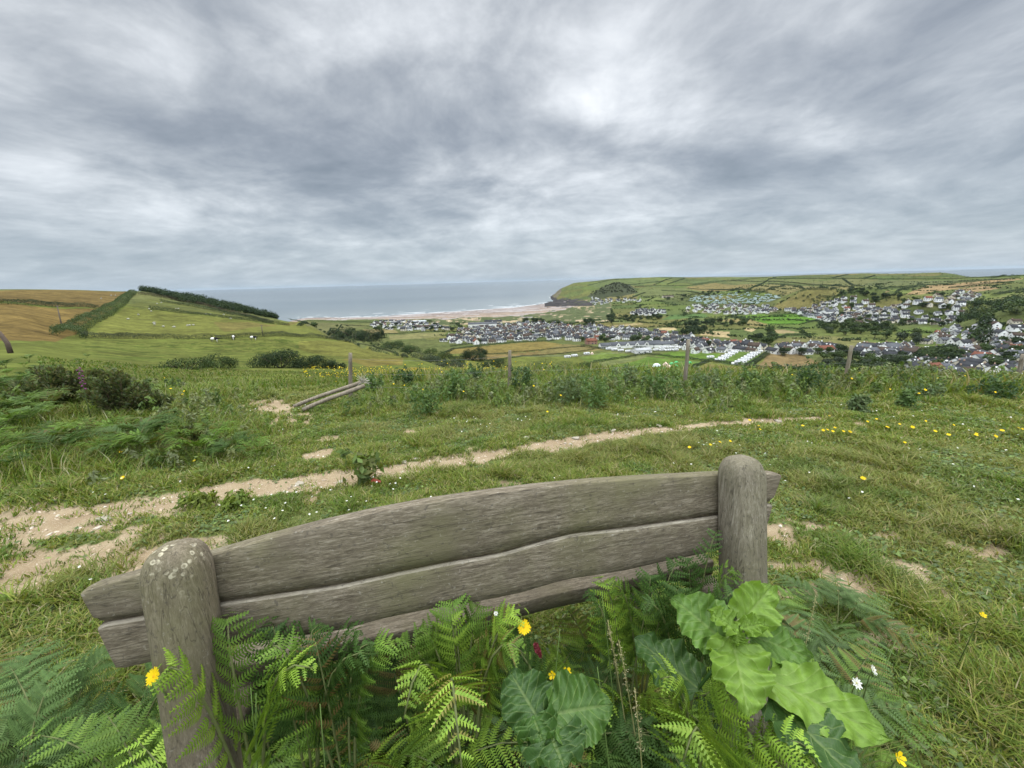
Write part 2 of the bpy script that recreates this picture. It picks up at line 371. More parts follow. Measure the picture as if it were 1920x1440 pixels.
M['stone'] = col_mat('stone', .9, .2, 30, .2, .4, 60)
M['bark'] = col_mat('bark', .9, .15, 12, .3, .6, 40)
M['hide'] = col_mat('hide', .9, .1, 3, .1)
M['metal'] = col_mat('galvanised_wire', .45, .5, 20, .1, metallic=.7)
M['cloth'] = col_mat('tent_cloth', .8, .2, 1, .05)
# ------------------------------------------------------------------ near masks
PATH = []
for px, yt, yb in [(-120, 968, 1062), (0, 967, 1028), (100, 957, 1004), (200, 944, 986), (330, 926, 958), (440, 905, 940), (560, 892, 920), (650, 880, 906), (750, 868, 893),
                   (850, 853, 876), (950, 838, 858), (1050, 825, 842), (1130, 812, 826), (1200, 802, 813), (1300, 794, 803), (1400, 786, 795), (1500, 780, 788), (1570, 777, 783)]:
    a = ground(px, yt); b = ground(px, yb); c = (a + b) / 2
    PATH.append((c[0], c[1], np.linalg.norm((a - b)[:2]) * .5))
PATH = np.array(PATH)
def path_mask(x, y):
    best = np.full(np.shape(x), -9.0)
    for (x0, y0, w0), (x1, y1, w1) in zip(PATH[:-1], PATH[1:]):
        dx, dy = x1 - x0, y1 - y0; L = dx * dx + dy * dy
        t = np.clip(((x - x0) * dx + (y - y0) * dy) / L, 0, 1)
        d = np.hypot(x - x0 - t * dx, y - y0 - t * dy); w = (w0 + t * (w1 - w0)) * .92
        best = np.maximum(best, (w - d) / (.3 * w + .04))
    return best                                  # >0 inside
PATCH = []
for px, py, rx, ry, s in [(200, 1055, 260, 55, 1.15), (60, 1100, 170, 40, 1.0), (320, 1015, 140, 18, .8), (520, 764, 55, 20, 1.), (575, 757, 55, 12, .8), (610, 820, 32, 7, .8), (770, 807, 26, 7, 1.1), (600, 850, 40, 9, .7),
                          (1535, 975, 50, 14, .75), (1600, 1090, 150, 60, .52), (1800, 1030, 110, 35, .55), (1880, 1090, 60, 20, .7), (690, 915, 60, 9, .9), (930, 905, 60, 8, .6), (650, 935, 60, 10, .55),
                          (1830, 985, 60, 14, .6), (1650, 1010, 60, 18, .55), (1660, 775, 45, 5, .8), (1560, 755, 40, 5, .5), (400, 985, 60, 8, .6), (1050, 1170, 120, 30, 1.2), (760, 1130, 300, 60, .8), (1450, 1000, 50, 25, .6),
                          (1700, 1180, 90, 30, .55), (1250, 850, 60, 6, .4), (850, 820, 40, 5, .6), (540, 800, 30, 6, .5)]:
    a = ground(px, py); b = ground(px + rx, py); c = ground(px, py - ry); PATCH.append((a, b - a, c - a, s))
def soil_mask(x, y):
    m = np.zeros(np.shape(x))
    for a, u, v, s in PATCH:
        U = u[:2]; Vv = v[:2]; det = U[0] * Vv[1] - U[1] * Vv[0]
        dx, dy = x - a[0], y - a[1]
        p = (dx * Vv[1] - dy * Vv[0]) / det; q = (U[0] * dy - U[1] * dx) / det
        m = np.maximum(m, s * np.exp(-(p * p + q * q) * .9))
    return m
def bare(x, y):
    """0 = full turf, 1 = bare stony soil"""
    n = fbm(x * 2.2, y * 2.2, 21, 4) - .5; n2 = fbm(x * 9, y * 9, 31, 3) - .5
    p = sstep(-.9, .9, path_mask(x, y) + .15 + n * 2.9 + n2 * 2.6)
    s = sstep(.35, .85, soil_mask(x, y) + n * 1.5 + n2 * 1.3)
    return np.maximum(p, s)
def micro(x, y):
    b = bare(x, y)
    return (fbm(x * 1.3, y * 1.3, 5, 3) - .5) * .07 * (1 - .6 * b) + (fbm(x * 14, y * 14, 8, 3) - .5) * .018 - .03 * b
def HN(x, y): return H(x, y) + micro(x, y)

# ------------------------------------------------------------------ ground sheet by the bench
def grid(xs, ys, zf):
    X, Y = np.meshgrid(xs, ys); Z = zf(X, Y); nx, ny = len(xs), len(ys)
    i = np.arange(nx * ny).reshape(ny, nx)
    Fq = np.stack([i[:-1, :-1], i[:-1, 1:], i[1:, 1:], i[1:, :-1]], -1).reshape(-1, 4)
    return np.stack([X, Y, Z], -1).reshape(-1, 3), Fq
m, nt = new_mat('meadow_soil'); N = NT(nt); P = pos(N)
b_at = N.attr('bare', 'Fac')
n1 = N.noise(P, 3.0, 5, .6); n2 = N.noise(P, 28, 4, .65); n3 = N.noise(P, 120, 3, .6)
soil = N.mix(n2, N.ramp(n1, [(.3, (.20, .152, .088)), (.5, (.285, .232, .14)), (.7, (.395, .335, .22))]), (.24, .17, .105)); 
soil = N.mix(N.math('MULTIPLY', N.math('GREATER_THAN', n3, .62), .4), soil, (.62, .55, .45))
turf = N.ramp(n2, [(.25, (.050, .062, .018)), (.5, (.085, .105, .028)), (.75, (.14, .125, .05))])
mixf = N.math('ADD', b_at, N.math('MULTIPLY_ADD', n2, .7, -.35), clamp=True)
mixf = N.ramp(mixf, [(.3, 0), (.62, 1)])
colr = N.mix(mixf, turf, soil)
hgt = N.math('ADD', N.math('MULTIPLY', n2, .6), N.math('MULTIPLY', n3, .4))
N.out(N.bsdf(colr, .95, N.bump(hgt, .8, .02), .1)); M['soil'] = m

V, Fq = grid(np.arange(-17, 17.01, .05), np.arange(-3, 13.01, .05), HN)
bb = bare(V[:, 0], V[:, 1]); pm = path_mask(V[:, 0], V[:, 1]) + (fbm(V[:, 0] * 2.2, V[:, 1] * 2.2, 21, 4) - .5) * 2.4
keep = np.hypot(V[:, 0], V[:, 1])[Fq].max(1) < 14.5
Fq = Fq[keep]; onp = pm[Fq].mean(1) > 0
def sub(V, Fq, extra):
    u, inv = np.unique(Fq, return_inverse=True); return V[u], inv.reshape(Fq.shape), {k: v[u] for k, v in extra.items()}
v, f, e = sub(V, Fq[~onp], {'bare': bb}); tag(link('ground', mesh_of('ground', v, f, None, [M['soil']], None, True, e)), 'sloping meadow turf with worn earth patches around the bench', kind='structure')
v, f, e = sub(V, Fq[onp], {'bare': bb}); tag(link('path', mesh_of('path', v, f, None, [M['soil']], None, True, e)), 'stony pale earth footpath crossing the meadow', kind='structure')
# ground behind the photographer
V, Fq = grid(np.concatenate([np.linspace(-300, -17, 40), np.linspace(-16, 16, 40), np.linspace(17, 300, 40)]), np.linspace(-300, 12, 80), lambda x, y: H(x, y) - .06)
keep = ~((np.abs(V[:, 0]) < 16.5) & (V[:, 1] > -2.9))[Fq].any(1) & (np.abs(np.arctan2(V[:, 0], V[:, 1]))[Fq].min(1) > R_(59.5))
v, f, e = sub(V, Fq[keep], {'bare': np.zeros(len(V))}); tag(link('hillside', mesh_of('hillside', v, f, None, [M['soil']], None, True, e)), 'rough hillside rising behind the viewpoint', kind='structure')

# ------------------------------------------------------------------ far terrain
FIELDS = [  # image outlines (unprojected on to the land), colour, variation
 ([(-200, 640), (-200, 574), (60, 574), (183, 579), (215, 576), (190, 590), (150, 612), (125, 632), (60, 640)], (.165, .115, .036)),
 ([(-200, 571), (-200, 545), (0, 545), (150, 544.5), (238, 547), (232, 556), (222, 569), (185, 577), (60, 570)], (.15, .107, .036)),
 ([(160, 632), (200, 596), (235, 575), (280, 581), (400, 594), (540, 611), (620, 632), (500, 629), (330, 634), (200, 634)], (.15, .158, .036)),
 ([(420, 622), (620, 632), (540, 611), (470, 604), (400, 604)], (.165, .145, .042)),
 ([(235, 573), (262, 566), (400, 586), (540, 609), (400, 592), (280, 580)], (.115, .125, .034)),
 ([(262, 564), (300, 560), (400, 582), (500, 605), (400, 584)], (.12, .13, .036)),
 ([(150, 638), (440, 636), (600, 632), (690, 648), (755, 669), (760, 672), (690, 690), (620, 690), (300, 700), (150, 700)], (.138, .155, .034)),
 ([(560, 640), (640, 640), (690, 648), (757, 670), (700, 682), (640, 668), (560, 655)], (.155, .155, .036)),
 ([(640, 675), (700, 672), (756, 672), (750, 685), (690, 688)], (.185, .155, .04)),
 ([(700, 697), (760, 690), (860, 692), (925, 696), (980, 703), (900, 706), (740, 706)], (.20, .165, .038)),
 ([(500, 583), (560, 600), (575, 606), (540, 606), (505, 596)], (.12, .14, .04)),
 ([(680, 617), (740, 618), (748, 624), (690, 626)], (.24, .20, .085)),
 ([(730, 629), (790, 624), (838, 623), (830, 630), (790, 635), (730, 637)], (.20, .19, .075)),
 ([(570, 604), (640, 606), (690, 612), (650, 616), (575, 612)], (.13, .13, .05)),
 ([(830, 664), (840, 655), (960, 644), (1020, 640), (1090, 651), (1020, 656), (900, 663)], (.21, .165, .05)),
 ([(840, 674), (900, 664), (1020, 657), (1090, 653), (1085, 660), (960, 668), (900, 676)], (.20, .15, .055)),
 ([(1060, 645), (1110, 648), (1130, 656), (1080, 661), (1000, 664)], (.19, .16, .06)),
 ([(1085, 670), (1130, 660), (1185, 665), (1170, 672), (1105, 680)], (.12, .165, .035)),
 ([(1120, 678), (1190, 667), (1215, 668), (1160, 682), (1130, 688)], (.15, .17, .06)),
 ([(1135, 690), (1215, 668), (1320, 678), (1285, 695), (1180, 700)], (.105, .17, .03)),
 ([(1225, 667), (1260, 659), (1350, 662), (1345, 674), (1320, 676)], (.11, .18, .03)),
 ([(1345, 676), (1385, 657), (1430, 660), (1400, 688), (1360, 684)], (.11, .17, .035)),
 ([(1290, 700), (1322, 682), (1400, 690), (1460, 700), (1400, 706)], (.17, .155, .05)),
 ([(1416, 690), (1440, 662), (1500, 662), (1540, 680), (1535, 692), (1450, 694)], (.20, .145, .065)),
 ([(1440, 640), (1470, 632), (1560, 630), (1680, 648), (1620, 655), (1520, 650)], (.17, .165, .06)),
 ([(1380, 594), (1430, 588), (1460, 596), (1430, 602)], (.11, .19, .03)),
 ([(1395, 600), (1450, 590), (1510, 586), (1530, 592), (1530, 600), (1500, 608), (1440, 608)], (.10, .20, .025)),
 ([(1310, 628), (1325, 620), (1368, 622), (1368, 633)], (.42, .33, .17)),
 ([(1395, 619), (1400, 614), (1418, 617), (1410, 623)], (.42, .33, .17)),
 ([(1230, 616), (1262, 613), (1270, 618), (1240, 621)], (.42, .33, .17)),
 ([(1140, 611), (1200, 606), (1206, 608), (1145, 614)], (.36, .29, .14)),
 ([(1330, 600), (1400, 597), (1440, 608), (1420, 613), (1380, 605)], (.24, .20, .08)),
 ([(1140, 604), (1150, 599), (1190, 600), (1190, 606)], (.15, .175, .06)),
 ([(1240, 600), (1260, 590), (1320, 588), (1330, 596)], (.09, .15, .045)),
 ([(1440, 618), (1470, 618), (1500, 624), (1450, 626)], (.30, .24, .12)),
 ([(1670, 620), (1740, 612), (1775, 614), (1750, 626), (1690, 624)], (.12, .17, .04)),
 # headland
 ([(1120, 566), (1150, 553), (1200, 548), (1195, 560), (1140, 568)], (.20, .175, .065)),
 ([(1185, 556), (1200, 540), (1300, 538), (1320, 545), (1240, 556)], (.13, .15, .05)),
 ([(1185, 562), (1230, 556), (1250, 560), (1190, 570)], (.14, .17, .05)),
 ([(1285, 538), (1340, 530), (1420, 532), (1400, 542)], (.20, .165, .06)),
 ([(1100, 533), (1160, 524), (1240, 522), (1230, 530), (1130, 540)], (.12, .15, .05)),
 ([(1160, 524), (1200, 519), (1290, 518), (1270, 530), (1200, 532)], (.135, .17, .055)),
 ([(1290, 528), (1310, 519), (1400, 520), (1390, 527), (1300, 532)], (.12, .155, .05)),
 ([(1340, 520), (1420, 519), (1540, 522), (1530, 530), (1400, 533)], (.14, .155, .05)),
 ([(1310, 548), (1410, 545), (1440, 552), (1350, 556)], (.13, .17, .045)),
 ([(1400, 545), (1440, 533), (1600, 536), (1590, 545), (1440, 548)], (.19, .17, .065)),
 ([(1660, 548), (1740, 535), (1900, 522), (1920, 523), (1800, 540), (1740, 549)], (.29, .205, .10)),
 ([(1790, 543), (1840, 536), (1880, 540), (1830, 547)], (.28, .2, .1)),
 ([(1570, 525), (1720, 526), (1900, 520), (1900, 522), (1740, 533), (1620, 538)], (.125, .14, .055)),
 ([(1630, 524), (1680, 510), (1800, 509), (1930, 512), (1900, 519), (1740, 524)], (.12, .135, .055)),
 ([(1550, 556), (1600, 549), (1640, 550), (1570, 558)], (.15, .17, .05)),
 ([(1850, 562), (1925, 547), (1925, 556), (1870, 566)], (.16, .165, .06)),
 ([(1490, 532), (1580, 522), (1650, 524), (1610, 536)], (.145, .15, .055)),
]
def to_world(poly, rmin=13.0):
    out = [ground(px, py, rmin) for px, py in poly]; return [(p[0], p[1]) for p in out if p is not None]
naz, nr = 1150, 440
az = np.linspace(R_(-61), R_(61), naz); rr = np.exp(np.linspace(math.log(12.5), math.log(5200), nr))
Am, Rm = np.meshgrid(az, rr); X = Rm * np.sin(Am); Y = Rm * np.cos(Am); Z = H(X, Y) - .05 * (1 - sstep(14, 18, Rm))
rn = fbm(X / 9, Y / 9, 41, 4) - .5; rn2 = fbm(X / 130, Y / 130, 43, 4) - .5; rn3 = fbm(X / 2.5, Y / 2.5, 47, 3) - .5
base = np.empty(X.shape + (3,)); base[:] = (.115, .13, .042); base[Rm < 420] = (.138, .155, .034)
base += rn2[..., None] * np.array([.07, .03, .02])
unset_ = np.ones(X.shape, bool)
for poly, c in FIELDS:
    w = to_world(poly)
    if len(w) < 3: continue
    xs, ys = zip(*w); box = (X > min(xs)) & (X < max(xs)) & (Y > min(ys)) & (Y < max(ys))
    ins = np.zeros(X.shape, bool); ins[box] = inpoly(X[box], Y[box], w)
    base[ins] = c; unset_[ins] = False
sx_, sy_ = np.meshgrid(np.arange(-10, 26), np.arange(1, 32)); cr_ = np.random.default_rng(77)
SEED = np.stack([sx_.ravel() * 125.0 + cr_.uniform(-55, 55, sx_.size), sy_.ravel() * 120.0 + cr_.uniform(-50, 50, sx_.size)], 1)
PAL = np.array([(.9, .95, .9), (1.15, 1.05, 1.0), (1.0, 1.15, .9), (.82, .86, .85), (1.35, 1.1, 1.15), (.95, 1.05, 1.0), (1.2, 1.2, 1.05), (.75, .85, .8)])
def cells(x, y):
    d1 = np.full(np.shape(x), 1e9); d2 = d1.copy(); k = np.zeros(np.shape(x), int); wx = x + 30 * (fbm(x / 200, y / 200, 87, 2) - .5); wy = y + 30 * (fbm(x / 200, y / 200, 88, 2) - .5)
    gx = np.round(wx / 125).astype(int); gy = np.round(wy / 120).astype(int); nx_ = 36
    for ox in (-1, 0, 1):
        for oy in (-1, 0, 1):
            i = gx + ox + 10; j = gy + oy - 1; ok = (i >= 0) & (i < nx_) & (j >= 0) & (j < 31); q = np.where(ok, np.clip(j, 0, 30) * nx_ + np.clip(i, 0, nx_ - 1), 0)
            d = np.where(ok, np.hypot(SEED[q, 0] - wx, SEED[q, 1] - wy), 1e8); nearer = d < d1
            d2 = np.where(nearer, d1, np.minimum(d2, d)); k = np.where(nearer, q, k); d1 = np.minimum(d1, d)
    return d1, d2, k
cd1, cd2, ck = cells(X, Y); valley_ = (Rm > 650) & (Am > R_(-12))
unset = np.all(np.abs(base - np.array([.115, .13, .042])) < .09, axis=-1)
vu_ = valley_ & unset_; base[vu_] *= PAL[ck[vu_] % len(PAL)]
base *= (1 + rn * .45 + rn3 * .45 + rn2 * .35)[..., None]
# rough tussocky pasture below the first hedge
Pw = to_world([(150, 640), (440, 638), (560, 640), (560, 672), (480, 690), (300, 700), (150, 700)])
tus = inpoly(X, Y, Pw) & (fbm(X / 2.2, Y / 3.0, 51, 3) > .56); base[tus] *= (.62, .72, .6)
# sand, rock, dunes, cliffs
rel = Z - CAMZ
rough = fbm(X / 30, Y / 30, 61, 4) - .5
sand = (rel < -106.0 + rough * 2.0) & (Am > R_(-34)) & (Rm > 900) & (Am < R_(9.5))
Rw = to_world([(1012, 560), (1050, 545), (1085, 552), (1110, 566), (1118, 578), (1085, 578), (1030, 574), (1015, 571)])
hz = np.gradient(Z, axis=0) / np.gradient(Rm, axis=0)
steep = np.hypot(hz, np.gradient(Z, axis=1) / (Rm * (az[1] - az[0])))
rock = ((rel < -102.5 + rough * 16) & (Rm > 1640 + rough * 300 + 900 * np.clip(R_(6.2) - Am, 0, 1)) & (Am > R_(4.9)) & (Am < R_(12.6))) & (rel < -88)
cliff = (steep > .42) & (Rm > 2000) & (Am > R_(3)) & (Am < R_(13)) & (rel < -12)
dune = (rel < -94) & (rel > -106) & (Rm > 950) & (Rm < 2000) & (Am > R_(-17)) & (Am < R_(14))
base[dune] = np.stack([.10 + rough * .05, .12 + rough * .04, .05 + rough * .02], -1)[dune]
blow = dune & (fbm(X / 28, Y / 28, 71, 4) > .645); base[blow] = (.42, .33, .21)
base[cliff] = np.stack([.17 + rough * .16, .15 + rough * .13, .09 + rough * .08], -1)[cliff]
base[rock] = np.stack([.055 + rough * .10, .050 + rough * .09, .048 + rough * .08], -1)[rock]
wet = sstep(-107.6, -109.2, rel + rough * 1.6)
sc = np.array([.34, .265, .20]) * (1 - wet[..., None]) + np.array([.25, .20, .17]) * wet[..., None]
band = fbm(X / 180 + 3, Y / 25, 81, 4); sc = np.where((band > .56)[..., None], sc * .0 + np.array([.40, .36, .34]), sc)
base[sand & ~rock] = sc[sand & ~rock]
hillw = to_world([(1100, 556), (1118, 545), (1140, 534), (1160, 529), (1185, 536), (1198, 549), (1165, 556), (1120, 562)])
ins = inpoly(X, Y, hillw); base[ins] = (np.array([.055, .065, .03]) + rough[..., None] * .03)[ins]
base = np.clip(base, .01, .8)
m, nt = new_mat('farmland'); N = NT(nt)
c = N.attr('col'); nz = N.noise(pos(N), .8, 5, .6); nz2 = N.noise(pos(N), .05, 5, .65)
nz3 = N.noise(pos(N), .19, 6, .7); f = N.math('ADD', N.math('MULTIPLY_ADD', nz, .9, -.80), N.math('ADD', N.math('MULTIPLY', nz2, .8), N.math('MULTIPLY', nz3, 1.1))); f = N.math('MAXIMUM', N.math('MULTIPLY', f, 1.08), .2)
cm = N.n('ShaderNodeVectorMath', operation='SCALE'); N.l(c, cm.inputs[0]); N.l(f, cm.inputs['Scale'])
N.out(N.bsdf(cm.outputs[0], .95, N.bump(nz, .5, .4), .05)); M['farm'] = m
idx = np.arange(naz * nr).reshape(nr, naz)
Fq = np.stack([idx[:-1, :-1], idx[:-1, 1:], idx[1:, 1:], idx[1:, :-1]], -1).reshape(-1, 4)
VV = np.stack([X, Y, Z], -1).reshape(-1, 3); CC = base.reshape(-1, 3)
fa = Am.ravel()[Fq].mean(1); fr = Rm.ravel()[Fq].mean(1); fs = (sand & ~rock).ravel()[Fq].all(1); fd = (dune.ravel()[Fq].any(1)) & ~fs
fw = fr > 1100 + 0 * fr
hill = (fa < R_(-14)) & (fr < 720) | (fr < 210)
headl = (fr > 1850) & (fa > R_(3))
cls = np.where(fs, 3, np.where(fd, 4, np.where(hill, 0, np.where(headl, 2, 1))))
for k, (nm, lb) in enumerate([('hill', 'green and ochre farmed hill rising beside the sea'), ('valley', 'valley floor of small fields running down to the beach'), ('headland', 'long green headland divided into hedged fields with rocky tip'),
                              ('beach', 'wide pale wet sand beach in the bay'), ('dunes', 'grassy sand dunes behind the beach')]):
    q = Fq[cls == k]
    u, inv = np.unique(q, return_inverse=True)
    tag(link(nm, mesh_of(nm, VV[u], inv.reshape(q.shape), CC[u], [M['farm']], None, True)), lb, kind='structure')

# ------------------------------------------------------------------ sea
nsa, nsr = 700, 260
az2 = np.linspace(R_(-75), R_(75), nsa); r2 = np.exp(np.linspace(math.log(700), math.log(45000), nsr))
A2, R2 = np.meshgrid(az2, r2); X2 = R2 * np.sin(A2); Y2 = R2 * np.cos(A2)
dep = SEA - H(X2, Y2)
i2 = np.arange(nsa * nsr).reshape(nsr, nsa); F2 = np.stack([i2[:-1, :-1], i2[:-1, 1:], i2[1:, 1:], i2[1:, :-1]], -1).reshape(-1, 4)
foamn = fbm(X2 / 140, Y2 / 14, 91, 4)
dep2 = dep.copy(); dep2[R2 > 3800] = 9
foam = np.clip(np.exp(-((dep2 - .06) / .13) ** 2) * .9 * (foamn > .42) + np.exp(-((dep2 - .55) / .13) ** 2) * (foamn > .56) * .7 + np.exp(-((dep2 - 1.3) / .14) ** 2) * (foamn > .62) * .5, 0, 1)
foam *= (dep2 < 5) & (A2 > R_(-34)) & (A2 < R_(11))
m, nt = new_mat('sea_water'); N = NT(nt); P = pos(N)
big = N.noise(N.map(P, (1 / 2500, 1 / 500, 1)), 1.0, 4, .5); wav = N.noise(N.map(P, (1 / 14, 1 / 8, 1)), 1.0, 4, .6)
wc = N.ramp(big, [(.3, (.050, .072, .085)), (.55, (.072, .098, .112)), (.75, (.10, .125, .135))])
sh = N.attr('shallow', 'Fac'); wc = N.mix(N.math('MULTIPLY', sh, .75), wc, (.16, .18, .175))
wc = N.mix(N.attr('foam', 'Fac'), wc, (.75, .76, .76))
N.out(N.bsdf(wc, .22, N.bump(wav, .25, .5), .4)); M['sea'] = m
tag(link('sea', mesh_of('sea', np.stack([X2, Y2, np.full(X2.shape, SEA)], -1), F2, None, [M['sea']], None, True, {'foam': foam, 'shallow': np.clip(1 - dep2 / 7, 0, 1) * (dep2 < 8)})), 'calm grey blue sea reaching the horizon', kind='structure')
# ------------------------------------------------------------------ bench
def wood_mat(name, c_dark, c_mid, c_lite, grain=(3, 60, 60), lichen=0.0, green=.5):
    m, nt = new_mat(name); N = NT(nt); o = objco(N)
    g = N.noise(N.map(o, grain), 1.0, 7, .72, .5); g2 = N.noise(N.map(o, tuple(x * 3.2 for x in grain)), 1.0, 5, .7); pt = N.noise(o, 5.5, 4, .6)
    fac = N.math('ADD', N.math('MULTIPLY', g, .55), N.math('MULTIPLY', g2, .45))
    c = N.ramp(fac, [(.34, c_dark), (.50, c_mid), (.66, c_lite)])
    c = N.mix(N.math('MULTIPLY', N.ramp(pt, [(.42, 0), (.60, 1)]), .6), c, N.mix(fac, tuple(x * .6 for x in c_mid), tuple(x * .9 for x in c_mid)))
    gm = N.math('MULTIPLY', N.ramp(N.noise(o, 2.6, 4, .6), [(.46, 0), (.66, 1)]), green)
    c = N.mix(gm, c, (.15, .145, .065))
    bl = N.ramp(N.noise(o, 75, 3, .7), [(.60, 0), (.68, 1)]); c = N.mix(N.math('MULTIPLY', bl, .5), c, (.05, .045, .04))
    ck = N.noise(N.map(o, tuple(x * .30 if x > 20 else x * .16 for x in grain)), 1.0, 3, .5, .3); crk = N.ramp(N.math('ABSOLUTE', N.math('SUBTRACT', ck, .5)), [(.0, 1), (.012, 0)]); c = N.mix(N.math('MULTIPLY', crk, .6), c, (.03, .024, .018))
    if lichen:
        vo = N.n('ShaderNodeTexVoronoi', feature='F1'); vo.inputs['Scale'].default_value = 62; vo.inputs['Randomness'].default_value = .8; N.l(o, vo.inputs['Vector'])
        ring = N.ramp(vo.outputs['Distance'], [(.12, .25), (.20, .9), (.30, 1), (.40, 0)])
        sp = N.n('ShaderNodeSeparateXYZ'); N.l(o, sp.inputs[0])
        msk = N.math('MULTIPLY', N.ramp(N.math('MULTIPLY', sp.outputs[2], 1.0), [(lichen - .05, 0), (lichen + .02, 1)]), N.ramp(N.noise(o, 22, 4, .7), [(.47, 0), (.58, 1)]))
        c = N.mix(N.math('MULTIPLY', N.math('MULTIPLY', ring, msk), .8), c, (.50, .46, .33))
    sp2 = N.ramp(N.noise(o, 95, 3, .6), [(.64, 0), (.70, 1)]); c = N.mix(N.math('MULTIPLY', sp2, .25), c, (.42, .40, .34))
    N.out(N.bsdf(c, .88, N.bump(fac, .55, .004), .2)); return m
M['plank'] = wood_mat('weathered_plank', (.044, .035, .023), (.143, .119, .083), (.325, .285, .218), (16, 140, 140), 0, .5)
M['post_l'] = wood_mat('lichened_post', (.055, .043, .030), (.145, .118, .085), (.285, .245, .185), (110, 110, 14), .97, .55)
M['post_r'] = wood_mat('silvered_post', (.075, .062, .046), (.19, .164, .124), (.37, .333, .265), (110, 110, 14), 0, .4)
M['pole'] = wood_mat('grey_timber', (.10, .08, .055), (.22, .185, .14), (.38, .34, .27), (30, 30, 3), 0, .3)

M['worn'] = wood_mat('worn_lit_edge', (.12, .10, .075), (.26, .23, .175), (.42, .38, .30), (20, 120, 120), 0, .2)  # pale worn lip, lightened to paint in light on its upturned face
ZT = .92; REC = R_(-9.6); S_ = .114
TL = ray_z(327, 1018, ZT); TR = ray_z(1389, 855, ZT)
Uv = TR - TL; LEN = np.linalg.norm(Uv); Uv /= LEN
Wh = np.array([Uv[1], -Uv[0], 0.0])                       # horizontal, towards the photographer
Av = np.array([0, 0, 1.0]) * math.cos(REC) + Wh * math.sin(REC)
Wv = np.cross(Uv, Av); Wv = Wv if np.dot(Wv, Wh) > 0 else -Wv
mid = (TL + TR) / 2; gz = float(H(mid[0], mid[1]))
b_or = np.array([mid[0], mid[1], gz])
bench = bpy.data.objects.new('bench', None); C.objects.link(bench); bench.empty_display_size = .1
bench.matrix_world = Matrix(((Uv[0], -Wh[0], 0, b_or[0]), (Uv[1], -Wh[1], 0, b_or[1]), (0, 0, 1, b_or[2]), (0, 0, 0, 1)))
tag(bench, 'weathered grey oak bench seen from behind, curved back on two round topped posts', 'bench')
def loc(p): q = np.asarray(p) - b_or; return np.array([q @ Uv, q @ -Wh, q[2]])
AL = np.array([0, -math.sin(REC), math.cos(REC)]); WL = np.array([0, -math.cos(REC), -math.sin(REC)])
TLl, TRl = loc(TL), loc(TR)
Pp = TL - Wv * (S_ / 2 - .002)
def outline(pts):
    q = [ray_plane(px, py, Pp, Wv) for px, py in pts]
    return np.array([((p - Pp) @ Uv, (p - Pp) @ Av) for p in q])
top = outline([(149, 1110), (260, 1078), (385, 1045), (500, 1011), (600, 985), (700, 962), (800, 943), (900, 928), (1000, 915), (1100, 905), (1200, 898), (1345, 890), (1432, 888), (1466, 889)])
seam = outline([(182, 1173), (270, 1158), (417, 1132), (540, 1114), (640, 1099), (740, 1077), (840, 1057), (940, 1040), (1007, 1020), (1073, 1003), (1173, 992), (1280, 977), (1340, 969), (1400, 956), (1448, 944)])
bot = outline([(220, 1256), (290, 1240), (463, 1207), (640, 1182), (720, 1160), (807, 1142), (873, 1133), (973, 1113), (1057, 1088), (1173, 1070), (1250, 1052), (1340, 1034), (1400, 1020), (1430, 1010)])
def smooth_interp(u, P):
    v = np.interp(u, P[:, 0], P[:, 1]); k = np.array([1, 2, 3, 2, 1]) / 9.0
    return np.convolve(np.pad(v, 2, mode='edge'), k, 'valid')
def plank(name, lo, hi, u0, u1, th, parent, label=None, cham_lo=.006, cham_hi=.006, end_round=.005, w0=0.0, lip=0.0, cove=0.0):
    n = 110; (a0, b0), (a1, b1) = u0, u1; ul = np.linspace(a0, a1, n); uh = np.linspace(b0, b1, n); vl = smooth_interp(ul, lo); vh = smooth_interp(uh, hi)
    V = []
    for k in range(n):
        e = min(k, n - 1 - k) * (a1 - a0) / (n - 1); sh = max(0, end_round - e); sh = end_round - math.sqrt(max(0, end_round ** 2 - sh ** 2)) if sh > 0 else 0
        a, b = vl[k] + sh, vh[k] - sh
        # cross-section: w = 0 faces the viewer, w = -th the valley
        pr = [(a + (cove or cham_lo * .5), 0), (a + (b - a) * .25, .0005), (a + (b - a) * .5, .001), (a + (b - a) * .75, .0005), (b - (cham_hi * .5 if not lip else .005), 0), (b - (cham_hi * .22 if not lip else .0015), -(cham_hi * .45 if not lip else lip * .3)), (b, -(cham_hi if not lip else lip)), (b + .0015, -th * .5), (b, -th + .006), (b - .002, -th + .002), (b - .006, -th),
              (a + .006, -th), (a + .002, -th + .002), (a, -th + .006), (a, -(.010 if cove else cham_lo)), (a + (cove * .8 if cove else cham_lo * .22), -(.006 if cove else cham_lo * .45))]
        for v, w in pr: V.append(np.array([ul[k] + (uh[k] - ul[k]) * (v - a) / (b - a), 0, 0]) + AL * v + WL * (w + w0))
    V = np.array(V); o = loc(Pp); V += np.array([o[0], o[1], o[2]])
    m_ = 16; q = [(i * m_ + j, i * m_ + (j + 1) % m_, (i + 1) * m_ + (j + 1) % m_, (i + 1) * m_ + j) for i in range(n - 1) for j in range(m_)]
    caps = [list(range(m_)), [(n - 1) * m_ + j for j in range(m_)][::-1]]
    q = np.array(q); mi = np.zeros(len(q) + 2, int)
    if lip: mi[:len(q)][np.isin(np.arange(len(q)) % m_, (4, 5))] = 1  # lip faces take the painted-in light tone
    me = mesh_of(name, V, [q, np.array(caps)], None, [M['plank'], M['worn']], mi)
    ob = link(name, me, parent)
    if label: ob['label'] = label
    return ob
gap = seam.copy(); gap[:, 1] += .0008
plank('back_plank', gap, top, (seam[0, 0], top[0, 0]), (seam[-1, 0], top[-1, 0]), .047, bench, 'upper back plank with arched top edge', cham_lo=.003, cham_hi=.006, cove=.014)
